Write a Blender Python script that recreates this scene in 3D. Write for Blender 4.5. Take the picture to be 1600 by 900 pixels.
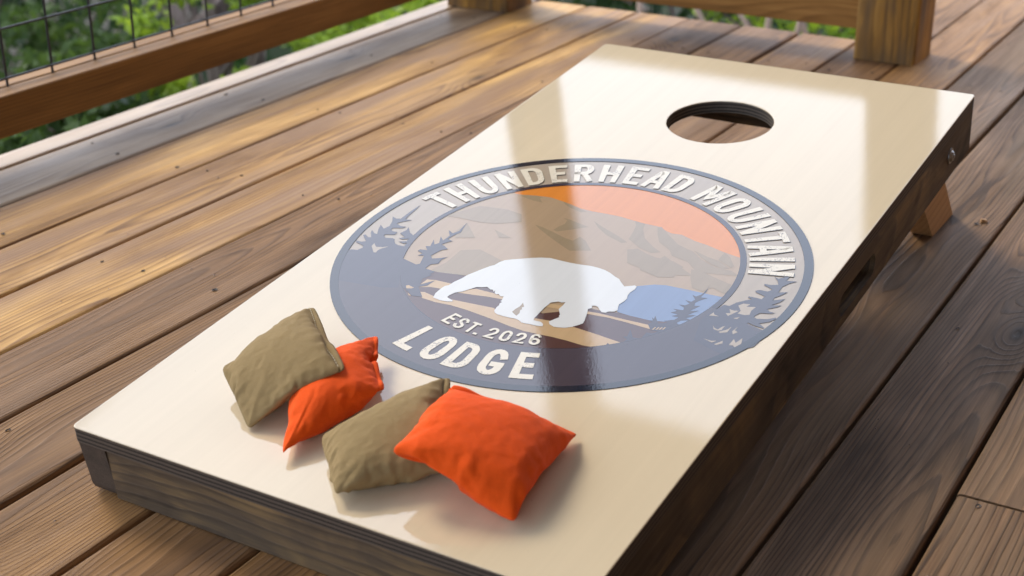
import bpy, bmesh, math, random
import numpy as np
from math import sin, cos, pi, radians
from mathutils import Vector, Matrix, noise
from mathutils.geometry import tessellate_polygon

for o in list(bpy.data.objects):
    bpy.data.objects.remove(o)
SC = bpy.context.scene
COL = SC.collection
rng = random.Random(7)

# ------------------------------------------------------------------ camera
cd = bpy.data.cameras.new('camera')
cam = bpy.data.objects.new('camera', cd); COL.objects.link(cam)
right = Vector((.85960363, .51095815, -.00183812)); up = Vector((-.20203231, .34318618, .91728196)); fwd = Vector((-.46932351, .78812754, -.39823414))
m = Matrix((right, up, -fwd)).transposed().to_4x4()
m.translation = Vector((.77822974, -.92528053, .82544495))
cam.matrix_world = m
cd.sensor_width = 36.0; cd.lens = 51.0813
cd.clip_start = .02; cd.clip_end = 500
cd.dof.use_dof = True; cd.dof.focus_distance = 1.72; cd.dof.aperture_fstop = 6.0; cd.dof.aperture_blades = 0
SC.camera = cam

# ------------------------------------------------------------------ sky, sun, exposure
SUN_EL, SUN_AZ = 40.0, 72.0        # elevation; azimuth measured from +Y towards -X
w = bpy.data.worlds.new('World'); SC.world = w; w.use_nodes = True
wn = w.node_tree.nodes; wl = w.node_tree.links
sky = wn.new('ShaderNodeTexSky'); sky.sky_type = 'NISHITA'; sky.sun_disc = False
sky.sun_elevation = radians(SUN_EL); sky.sun_rotation = radians(-SUN_AZ)
sky.air_density = 1.0; sky.dust_density = 4.0; sky.ozone_density = 1.0
# thin bright overcast in front of the blue: soft cloud, a little uneven
tc = wn.new('ShaderNodeTexCoord'); cn = wn.new('ShaderNodeTexNoise'); cn.inputs['Scale'].default_value = 2.2; cn.inputs['Detail'].default_value = 5
wl.new(tc.outputs['Generated'], cn.inputs['Vector'])
cr = wn.new('ShaderNodeValToRGB'); cr.color_ramp.elements[0].position = .3; cr.color_ramp.elements[1].position = .7
cr.color_ramp.elements[0].color = (8.6, 10.0, 12.6, 1); cr.color_ramp.elements[1].color = (10.8, 12.0, 14.2, 1)
wl.new(cn.outputs['Fac'], cr.inputs[0])
mx = wn.new('ShaderNodeMix'); mx.data_type = 'RGBA'; mx.inputs[0].default_value = .8
wl.new(sky.outputs[0], mx.inputs[6]); wl.new(cr.outputs[0], mx.inputs[7])
wl.new(mx.outputs[2], wn['Background'].inputs[0]); wn['Background'].inputs[1].default_value = .12
sd = bpy.data.lights.new('sun', 'SUN'); sd.energy = 1.1; sd.angle = radians(16); sd.color = (1, .89, .70)
sun = bpy.data.objects.new('sun', sd); COL.objects.link(sun)
sdir = Vector((-sin(radians(SUN_AZ)) * cos(radians(SUN_EL)), cos(radians(SUN_AZ)) * cos(radians(SUN_EL)), sin(radians(SUN_EL))))
sun.rotation_euler = sdir.to_track_quat('Z', 'Y').to_euler()
SC.view_settings.view_transform = 'Standard'; SC.view_settings.look = 'None'
SC.view_settings.gamma = 1.0; SC.view_settings.exposure = 1.08
try: SC.view_settings.use_curve_mapping = False
except Exception: pass

# ------------------------------------------------------------------ helpers
def tag(o, label=None, cat=None, group=None, kind=None):
    if label: o['label'] = label
    if cat: o['category'] = cat
    if group: o['group'] = group
    if kind: o['kind'] = kind
    return o

def empty(name, loc=(0, 0, 0), rot=(0, 0, 0)):
    o = bpy.data.objects.new(name, None); COL.objects.link(o)
    o.location = loc; o.rotation_euler = rot; o.empty_display_size = .05
    return o

def link(name, me, parent=None, loc=(0, 0, 0), rot=(0, 0, 0)):
    o = bpy.data.objects.new(name, me); COL.objects.link(o)
    o.location = loc; o.rotation_euler = rot
    if parent: o.parent = parent
    return o

def mesh(name, V, F, mats, mi=None, smooth=False):
    me = bpy.data.meshes.new(name); me.from_pydata([tuple(v) for v in V], [], F)
    for x in (mats if isinstance(mats, (list, tuple)) else [mats]): me.materials.append(x)
    if mi is not None: me.polygons.foreach_set('material_index', mi)
    if smooth: me.polygons.foreach_set('use_smooth', [True] * len(F))
    me.update(); return me

def lumber(name, wx, L, h, mat, r=.004, seg=2, warp=0.0, cuts=0):
    """a length of timber along local Y, x in +-wx/2, y 0..L, z 0..h, long edges rounded"""
    prof = []
    for cx, cz, a0 in ((wx / 2 - r, r, -90), (wx / 2 - r, h - r, 0), (-wx / 2 + r, h - r, 90), (-wx / 2 + r, r, 180)):
        for i in range(seg + 1):
            a = radians(a0 + 90 * i / seg); prof.append((cx + r * cos(a), cz + r * sin(a)))
    n = len(prof); V = []; F = []
    ys = [L * i / (cuts + 1) for i in range(cuts + 2)]
    for y in ys:
        for x, z in prof: V.append((x, y, z))
    for k in range(len(ys) - 1):
        for i in range(n):
            j = (i + 1) % n
            F.append((k * n + i, k * n + j, (k + 1) * n + j, (k + 1) * n + i)[::-1])
    F.append(tuple(range(n))); F.append(tuple(range((len(ys) - 1) * n, len(ys) * n))[::-1])
    return mesh(name, V, F, mat)

def plate(name, outer, holes, to3d, d0, d1, mats, flip=False):
    """flat plate with holes: outlines are 2D loops, to3d(x, y, d) places them"""
    loops = [[Vector((x, y, 0)) for x, y in l] for l in [outer] + holes]
    flat = [v for l in loops for v in l]; n = len(flat)
    tris = tessellate_polygon(loops)
    V = [to3d(v.x, v.y, d1) for v in flat] + [to3d(v.x, v.y, d0) for v in flat]
    F = []; mi = []
    for t in tris:
        F.append(tuple(t)); mi.append(0)
        F.append(tuple(n + i for i in t)[::-1]); mi.append(1)
    s = 0
    for l in loops:
        k = len(l)
        for i in range(k):
            a, b = s + i, s + (i + 1) % k
            F.append((a, b, n + b, n + a)); mi.append(1)
        s += k
    me = mesh(name, V, F, mats, mi)
    bm = bmesh.new(); bm.from_mesh(me); bmesh.ops.recalc_face_normals(bm, faces=bm.faces); bm.to_mesh(me); bm.free()
    return me

def tube(V, F, a, b, r0, r1, n=7):
    a = Vector(a); b = Vector(b); d = (b - a).normalized()
    u = d.orthogonal().normalized(); v = d.cross(u); s = len(V)
    for p, r in ((a, r0), (b, r1)):
        for i in range(n):
            t = 2 * pi * i / n; V.append(p + u * (r * cos(t)) + v * (r * sin(t)))
    for i in range(n):
        j = (i + 1) % n; F.append((s + i, s + j, s + n + j, s + n + i))
    F.append(tuple(range(s, s + n))[::-1]); F.append(tuple(range(s + n, s + 2 * n)))

# ------------------------------------------------------------------ materials
class NT:
    def __init__(s, name):
        s.m = bpy.data.materials.new(name); s.m.use_nodes = True
        s.t = s.m.node_tree; s.b = s.t.nodes['Principled BSDF']; s.out = s.t.nodes['Material Output']
    def n(s, kind, **kw):
        x = s.t.nodes.new('ShaderNode' + kind)
        for k, v in kw.items(): setattr(x, k, v)
        return x
    def l(s, a, b): s.t.links.new(a, b)
    def put(s, inp, v):
        if hasattr(v, 'links') or isinstance(v, bpy.types.NodeSocket): s.l(v, inp)
        elif v is not None:
            inp.default_value = v
    def math(s, op, a, b=None, c=None, clamp=False):
        x = s.n('Math', operation=op, use_clamp=clamp); s.put(x.inputs[0], a)
        if b is not None: s.put(x.inputs[1], b)
        if c is not None: s.put(x.inputs[2], c)
        return x.outputs[0]
    def vm(s, op, a, b=None):
        x = s.n('VectorMath', operation=op); s.put(x.inputs[0], a)
        if b is not None: s.put(x.inputs[1], b)
        return x.outputs[0]
    def comb(s, x, y, z):
        c = s.n('CombineXYZ'); s.put(c.inputs[0], x); s.put(c.inputs[1], y); s.put(c.inputs[2], z); return c.outputs[0]
    def noise(s, vec, scale, detail=3, rough=.5, dist=0.0, col=False):
        x = s.n('TexNoise'); s.put(x.inputs['Vector'], vec); x.inputs['Scale'].default_value = scale
        x.inputs['Detail'].default_value = detail; x.inputs['Roughness'].default_value = rough; x.inputs['Distortion'].default_value = dist
        return x.outputs['Color' if col else 'Fac']
    def ramp(s, f, stops, interp='LINEAR'):
        x = s.n('ValToRGB'); s.put(x.inputs[0], f); e = x.color_ramp.elements; x.color_ramp.interpolation = interp
        while len(e) < len(stops): e.new(.5)
        for i, (p, c) in enumerate(stops):
            e[i].position = p; e[i].color = c if len(c) == 4 else (*c, 1)
        return x.outputs[0]
    def mix(s, f, a, b, mode='MIX'):
        x = s.n('Mix', data_type='RGBA', blend_type=mode); s.put(x.inputs[0], f)
        for i, v in ((6, a), (7, b)):
            if isinstance(v, tuple): v = (*v[:3], 1)
            s.put(x.inputs[i], v)
        return x.outputs[2]
    def bump(s, h, strength, dist, normal=None):
        x = s.n('Bump'); s.put(x.inputs['Height'], h); x.inputs['Strength'].default_value = strength; x.inputs['Distance'].default_value = dist
        if normal is not None: s.l(normal, x.inputs['Normal'])
        return x.outputs[0]
    def set(s, **kw):
        for k, v in kw.items():
            if isinstance(v, tuple) and len(v) == 3: v = (*v, 1)
            s.put(s.b.inputs[k.replace('_', ' ')], v)

def wood(name, light, mid, dark, ring=190., rough=.5, grey=None, grey_amt=.0, blotch=.5, ringamt=.55, coat=0., bump=.25, knots=1.0, vary=.35, fine=1.0, spec=.5, ys=1., kth=.62):
    """flat-sawn timber: growth rings round an axis that wanders along local Y, knots, fibres, stain"""
    t = NT(name)
    co = t.n('TexCoord').outputs['Object']; R = t.n('ObjectInfo').outputs['Random']
    def fr(k): return t.math('FRACT', t.math('MULTIPLY', R, k))
    sep = t.n('SeparateXYZ'); t.l(co, sep.inputs[0]); x, y, z = sep.outputs
    y2 = t.math('ADD', y, t.math('MULTIPLY', fr(37.7), 40.)); x2 = t.math('ADD', x, t.math('MULTIPLY', fr(91.3), 9.))
    P = t.comb(x2, y2, z)
    # knots
    kv = t.n('TexVoronoi', voronoi_dimensions='2D'); kv.inputs['Scale'].default_value = 1.0; kv.inputs['Randomness'].default_value = 1.0
    t.l(t.comb(t.math('MULTIPLY', x2, 5.5), t.math('MULTIPLY', y2, 1.7 * ys), 0.), kv.inputs['Vector'])
    ksep = t.n('SeparateColor'); t.l(kv.outputs['Color'], ksep.inputs[0])
    kon = t.math('MULTIPLY', t.math('GREATER_THAN', ksep.outputs[0], kth), knots)
    kd = t.math('MULTIPLY', kv.outputs['Distance'], kv.outputs['Distance'])
    kg = t.math('MULTIPLY', t.math('EXPONENT', t.math('MULTIPLY', kd, -38.)), kon)
    kc = t.math('MULTIPLY', t.math('EXPONENT', t.math('MULTIPLY', kd, -420.)), kon)
    # wandering pith
    wob = t.n('SeparateColor'); t.l(t.noise(t.vm('MULTIPLY', P, (4., 1.1 * ys, 4.)), 1., 2, .5, col=True), wob.inputs[0])
    wx = t.math('MULTIPLY', t.math('SUBTRACT', wob.outputs[0], .5), .055)
    wz = t.math('MULTIPLY', t.math('SUBTRACT', wob.outputs[1], .5), .05)
    ax = t.math('ADD', t.math('ADD', x, t.math('MULTIPLY', t.math('SUBTRACT', fr(17.1), .5), .16)), wx)
    az = t.math('ADD', t.math('ADD', z, t.math('ADD', t.math('MULTIPLY', fr(53.9), .05), .012)), wz)
    rad = t.math('SQRT', t.math('ADD', t.math('MULTIPLY', ax, ax), t.math('MULTIPLY', az, az)))
    fuzz = t.noise(t.vm('MULTIPLY', P, (60., 5. * ys, 60.)), 1., 3, .6)
    rad = t.math('ADD', rad, t.math('ADD', t.math('MULTIPLY', kg, .028), t.math('MULTIPLY', t.math('SUBTRACT', fuzz, .5), .0028)))
    fq = t.math('FRACT', t.math('MULTIPLY', rad, ring))
    ringv = t.ramp(fq, [(0., (0, 0, 0)), (.55, (.25,) * 3), (.82, (1,) * 3), (.93, (.9,) * 3), (1., (0,) * 3)])
    fib = t.noise(t.vm('MULTIPLY', P, (520., 9., 520.)), 1., 4, .65)
    fib2 = t.noise(t.vm('MULTIPLY', P, (120., 2.5, 120.)), 1., 3, .6)
    blo = t.noise(t.vm('MULTIPLY', P, (9., 1.6 * ys, 9.)), 1., 4, .6, .6)
    blo2 = t.noise(t.vm('MULTIPLY', P, (22., 1.2, 22.)), 1., 3, .55, .3)
    v = t.math('MULTIPLY_ADD', t.math('SUBTRACT', blo, .5), blotch * 2., t.math('MULTIPLY_ADD', t.math('SUBTRACT', fr(71.3), .5), vary, .45))
    v = t.math('MULTIPLY_ADD', ringv, ringamt * .55, v)
    v = t.math('MULTIPLY_ADD', t.math('SUBTRACT', fib, .5), .5 * fine, v)
    v = t.math('MULTIPLY_ADD', t.math('SUBTRACT', fib2, .5), .4 * fine, v)
    v = t.math('MULTIPLY_ADD', t.math('SUBTRACT', blo2, .5), .5 * blotch, v)
    col = t.ramp(v, [(.12, light), (.5, mid), (.95, dark)])
    if grey:
        g = t.math('MULTIPLY', t.ramp(t.noise(t.vm('MULTIPLY', P, (13., 1.5 * ys, 13.)), 1., 4, .6, .5), [(.42, (0, 0, 0)), (.62, (1, 1, 1))]), grey_amt)
        col = t.mix(g, col, grey)
    col = t.mix(t.math('MULTIPLY', kc, .85), col, tuple(c * .22 for c in dark))
    col = t.mix(t.math('MULTIPLY', kg, .35), col, tuple(c * .7 for c in dark))
    # surface checks: thin dark splits
    chk = t.ramp(t.noise(t.vm('MULTIPLY', P, (230., 3.2, 230.)), 1., 2, .5), [(.70, (0, 0, 0)), (.76, (1, 1, 1))])
    col = t.mix(t.math('MULTIPLY', chk, .45), col, tuple(c * .35 for c in dark))
    h = t.math('ADD', t.math('MULTIPLY', ringv, .6), t.math('ADD', t.math('MULTIPLY', fib, .5), t.math('MULTIPLY', chk, -1.2)))
    h = t.math('ADD', h, t.math('MULTIPLY', kc, -1.))
    rg = t.math('MULTIPLY_ADD', t.math('SUBTRACT', blo, .5), .35, t.math('MULTIPLY_ADD', t.math('SUBTRACT', fib2, .5), .2, rough))
    t.set(Base_Color=col, Roughness=rg, Normal=t.bump(h, bump, .0012), Coat_Weight=coat, Coat_Roughness=.3, Specular_IOR_Level=spec)
    return t.m

def printed(name, c, var=.06, streak=True, dirt=0.0):
    """lacquered print on sanded plywood; same clear coat for every ink"""
    t = NT(name); co = t.n('TexCoord').outputs['Object']
    st = t.noise(t.vm('MULTIPLY', co, (70., 1.6, 1.)), 1., 4, .6)
    pl = t.noise(t.vm('MULTIPLY', co, (9., .8, 1.)), 1., 3, .55, .4)
    f = t.math('ADD', t.math('MULTIPLY', t.math('SUBTRACT', st, .5), var * 2), t.math('MULTIPLY', t.math('SUBTRACT', pl, .5), var * 1.6))
    col = t.mix(t.math('ADD', f, .5, clamp=True), tuple(x * .72 for x in c), tuple(min(1, x * 1.28) for x in c))
    pore = t.ramp(t.noise(t.vm('MULTIPLY', co, (46., 2.2, 1.)), 1., 2, .5, .2), [(.60, (0, 0, 0)), (.70, (1, 1, 1))])
    col = t.mix(t.math('MULTIPLY', pore, var * .9), col, tuple(x * .72 for x in c))
    sp = t.ramp(t.noise(co, 260., 1, .5), [(.80, (0, 0, 0)), (.83, (1, 1, 1))])
    col = t.mix(t.math('MULTIPLY', sp, .5), col, tuple(x * .45 for x in c))
    gr = t.noise(t.vm('MULTIPLY', co, (1., .45, 1.)), 620., 2, .6)
    wv = t.noise(t.vm('MULTIPLY', co, (1., .3, 1.)), 28., 2, .5)
    n1 = t.bump(wv, .025, .002)
    n2 = t.bump(gr, COATBUMP, .0004, n1)
    t.set(Base_Color=col, Roughness=.8, Specular_IOR_Level=0.0, Coat_Weight=1.0, Coat_Roughness=.022, Coat_IOR=1.62)
    t.l(n2, t.b.inputs['Coat Normal'])
    return t
COATBUMP = .072

def plain(name, c, rough=.5, metal=0., bumps=None):
    t = NT(name); co = t.n('TexCoord').outputs['Object']
    nv = t.noise(co, 30., 4, .6)
    t.set(Base_Color=t.mix(nv, tuple(x * .75 for x in c), tuple(min(1, x * 1.25) for x in c)), Roughness=rough, Metallic=metal)
    if bumps: t.set(Normal=t.bump(t.noise(co, bumps[0], 4, .6), bumps[1], .001))
    return t.m

M = {}
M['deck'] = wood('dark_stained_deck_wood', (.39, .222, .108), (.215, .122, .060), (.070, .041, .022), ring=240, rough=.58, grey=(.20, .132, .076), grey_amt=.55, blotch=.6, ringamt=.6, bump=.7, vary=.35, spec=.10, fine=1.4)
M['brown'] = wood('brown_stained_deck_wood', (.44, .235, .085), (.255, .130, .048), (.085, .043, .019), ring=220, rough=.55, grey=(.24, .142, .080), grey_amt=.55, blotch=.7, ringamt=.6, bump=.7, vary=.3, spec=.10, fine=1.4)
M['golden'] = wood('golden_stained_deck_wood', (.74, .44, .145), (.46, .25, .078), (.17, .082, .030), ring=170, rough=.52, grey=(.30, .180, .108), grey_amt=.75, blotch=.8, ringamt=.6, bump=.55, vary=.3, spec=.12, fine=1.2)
M['sheenplank'] = wood('grey_sheen_deck_wood', (.54, .38, .23), (.38, .27, .17), (.17, .11, .07), ring=170, rough=.42, grey=(.34, .255, .18), grey_amt=.6, blotch=.6, ringamt=.5, bump=.4, vary=.1, spec=.2)  # grey plank, its colour lightened to carry the sheen of the sky
M['edgewood'] = wood('pale_sunlit_edge_wood', (.50, .36, .22), (.38, .26, .155), (.22, .14, .08), ring=170, rough=.5, blotch=.3, vary=.1, coat=.15)  # pale colour stands in for sun reaching the outer edge plank
M['rail'] = wood('orange_brown_rail_wood', (.44, .225, .062), (.235, .108, .024), (.095, .043, .010), ring=150, spec=.2, rough=.6, blotch=.35, ringamt=.35, bump=.2, vary=.2)
M['post'] = wood('treated_post_wood', (.50, .26, .05), (.26, .13, .026), (.07, .042, .02), ring=120, rough=.65, blotch=1.1, grey=(.10, .078, .055), grey_amt=.7, bump=.4, spec=.2, ys=1.6)
M['frame'] = wood('dark_stained_frame_wood', (.27, .175, .075), (.105, .074, .044), (.020, .015, .012), ring=95, rough=.62, blotch=1.0, ringamt=.5, knots=1., bump=.4, grey=(.105, .078, .052), grey_amt=.6, vary=.1, spec=.3, ys=3.2, kth=.45)
M['pine'] = wood('bare_pine', (.60, .38, .18), (.50, .29, .125), (.33, .17, .06), ring=140, rough=.6, blotch=.15, ringamt=.5, bump=.15, vary=.05)
M['ceiling'] = wood('ceiling_boards_wood', (.30, .18, .08), (.22, .13, .055), (.12, .07, .03), ring=140, rough=.6, bump=.1)
M['joist'] = wood('joist_wood', (.34, .18, .06), (.24, .12, .035), (.12, .06, .02), ring=140, rough=.7)
def endgrain():
    t = NT('stained_end_grain'); co = t.n('TexCoord').outputs['Object']
    n1 = t.noise(co, 420., 5, .7); n2 = t.noise(co, 40., 3, .6)
    t.set(Base_Color=t.ramp(t.math('ADD', t.math('MULTIPLY', n1, .6), t.math('MULTIPLY', n2, .4)), [(.3, (.028, .02, .014)), (.7, (.095, .068, .046))]), Roughness=.75, Normal=t.bump(n1, .5, .0008)); return t.m
M['endgrain'] = endgrain()
def plyedge():
    t = NT('stained_plywood_edge'); co = t.n('TexCoord').outputs['Object']
    s = t.n('SeparateXYZ'); t.l(co, s.inputs[0])
    zz = t.math('ADD', s.outputs[2], t.math('MULTIPLY', t.noise(t.vm('MULTIPLY', co, (30., 30., 1.)), 1., 2), .0016))
    lay = t.math('FRACT', t.math('MULTIPLY', zz, 1 / .0052))
    fz = t.noise(t.vm('MULTIPLY', co, (300., 300., 900.)), 1., 4, .7)
    v = t.ramp(lay, [(0., (.010, .008, .006)), (.38, (.016, .012, .009)), (.5, (.115, .088, .062)), (.9, (.13, .10, .074)), (1., (.012, .009, .007))])
    t.set(Base_Color=t.mix(.28, v, t.ramp(fz, [(.35, (.015, .011, .008)), (.7, (.12, .09, .065))])), Roughness=.7, Normal=t.bump(t.math('ADD', lay, fz), .35, .0008)); return t.m
M['ply'] = plyedge()
M['wire'] = plain('black_powder_coated_wire', (.012, .012, .013), .35)
M['steel'] = plain('zinc_plated_steel', (.36, .36, .35), .45, 1.0)
M['nail'] = plain('rusty_nail', (.04, .028, .02), .7)
INK = dict(cream=(.65, .535, .365), border=(.013, .017, .030), ring=(.36, .29, .215), taupe=(.345, .24, .145), rock=(.27, .20, .122), orange=(.60, .20, .030),
           lake=(.145, .205, .34), ground=(.075, .034, .030), path=(.46, .31, .165), tree=(.046, .042, .062), mass=(.056, .044, .057), bear=(.60, .60, .585), circle=(.030, .024, .038), shadow=(.035, .03, .03))
for k, c in INK.items():
    M[k] = printed('printed_' + k, c, .10 if k in ('cream', 'bear') else .22).m
def lettering():
    t = printed('printed_lettering', (.68, .61, .48), .05); co = t.n('TexCoord').outputs['Object']
    old = t.b.inputs['Base Color'].links[0].from_socket
    msk = t.math('MULTIPLY', t.ramp(t.noise(co, 420., 3, .7), [(.54, (0, 0, 0)), (.58, (1, 1, 1))]), t.ramp(t.noise(co, 34., 3, .6), [(.50, (0, 0, 0)), (.58, (1, 1, 1))]))
    t.set(Base_Color=t.mix(t.math('MULTIPLY', msk, .85), old, (.20, .17, .16))); return t.m
M['letter'] = lettering()
def cloth(name, c):
    t = NT(name); co = t.n('TexCoord').outputs['Object']
    w1 = t.n('TexWave', wave_type='BANDS', bands_direction='X'); w2 = t.n('TexWave', wave_type='BANDS', bands_direction='Y')
    rot = t.n('VectorRotate', rotation_type='Z_AXIS'); t.l(co, rot.inputs['Vector']); rot.inputs['Angle'].default_value = .6
    for q in (w1, w2):
        q.inputs['Scale'].default_value = 420.; q.inputs['Distortion'].default_value = 1.2; t.l(rot.outputs[0], q.inputs['Vector'])
    weave = t.math('ADD', w1.outputs['Fac'], w2.outputs['Fac'])
    n1 = t.noise(co, 40., 5, .7); n2 = t.noise(co, 480., 3, .7)
    f = t.math('ADD', t.math('MULTIPLY', n1, .6), t.math('ADD', t.math('MULTIPLY', n2, .25), t.math('MULTIPLY', weave, .08)))
    col = t.mix(f, tuple(x * .72 for x in c), tuple(min(1, x * 1.25) for x in c))
    wr = t.noise(co, 36., 3, .5, .6)
    nb = t.bump(wr, .32, .006); nb = t.bump(t.math('ADD', weave, n2), .25, .0004, nb)
    t.set(Base_Color=col, Roughness=.9, Specular_IOR_Level=.2, Sheen_Weight=.03, Sheen_Roughness=.5, Normal=nb); return t.m
M['tan'] = cloth('tan_duck_cloth', (.275, .192, .085))
M['orange_cloth'] = cloth('orange_duck_cloth', (.82, .088, .005))
M['thread'] = plain('pale_thread', (.52, .44, .29), .8)
def leaf(name, a, b):
    t = NT(name); R = t.n('ObjectInfo').outputs['Random']; g = t.n('NewGeometry')
    nv = t.noise(g.outputs['Position'], 2.2, 3, .6)
    rv = g.outputs['Random Per Island']
    f = t.math('ADD', t.math('MULTIPLY', nv, .5), t.math('MULTIPLY', rv, .5))
    col = t.mix(f, a, b); t.set(Base_Color=col, Roughness=.55, Specular_IOR_Level=.15)
    tr = t.n('BsdfTranslucent'); t.l(t.mix(.5, col, (b[0] * 1.1, b[1] * 1.15, b[2] * .6)), tr.inputs[0])
    mx = t.n('MixShader'); mx.inputs[0].default_value = .45; t.l(t.b.outputs[0], mx.inputs[1]); t.l(tr.outputs[0], mx.inputs[2]); t.l(mx.outputs[0], t.out.inputs[0]); return t.m
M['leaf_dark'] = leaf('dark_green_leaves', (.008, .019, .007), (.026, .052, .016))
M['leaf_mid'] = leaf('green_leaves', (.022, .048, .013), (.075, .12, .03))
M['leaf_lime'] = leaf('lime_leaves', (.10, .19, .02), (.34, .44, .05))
M['bark'] = plain('grey_brown_bark', (.16, .12, .10), .9, 0., (25., .8))
M['twig'] = plain('pale_dead_twig', (.27, .19, .14), .85, 0., (25., .5))
M['litter'] = plain('leaf_litter_soil', (.028, .024, .014), .95, 0., (12., 1.))

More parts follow.
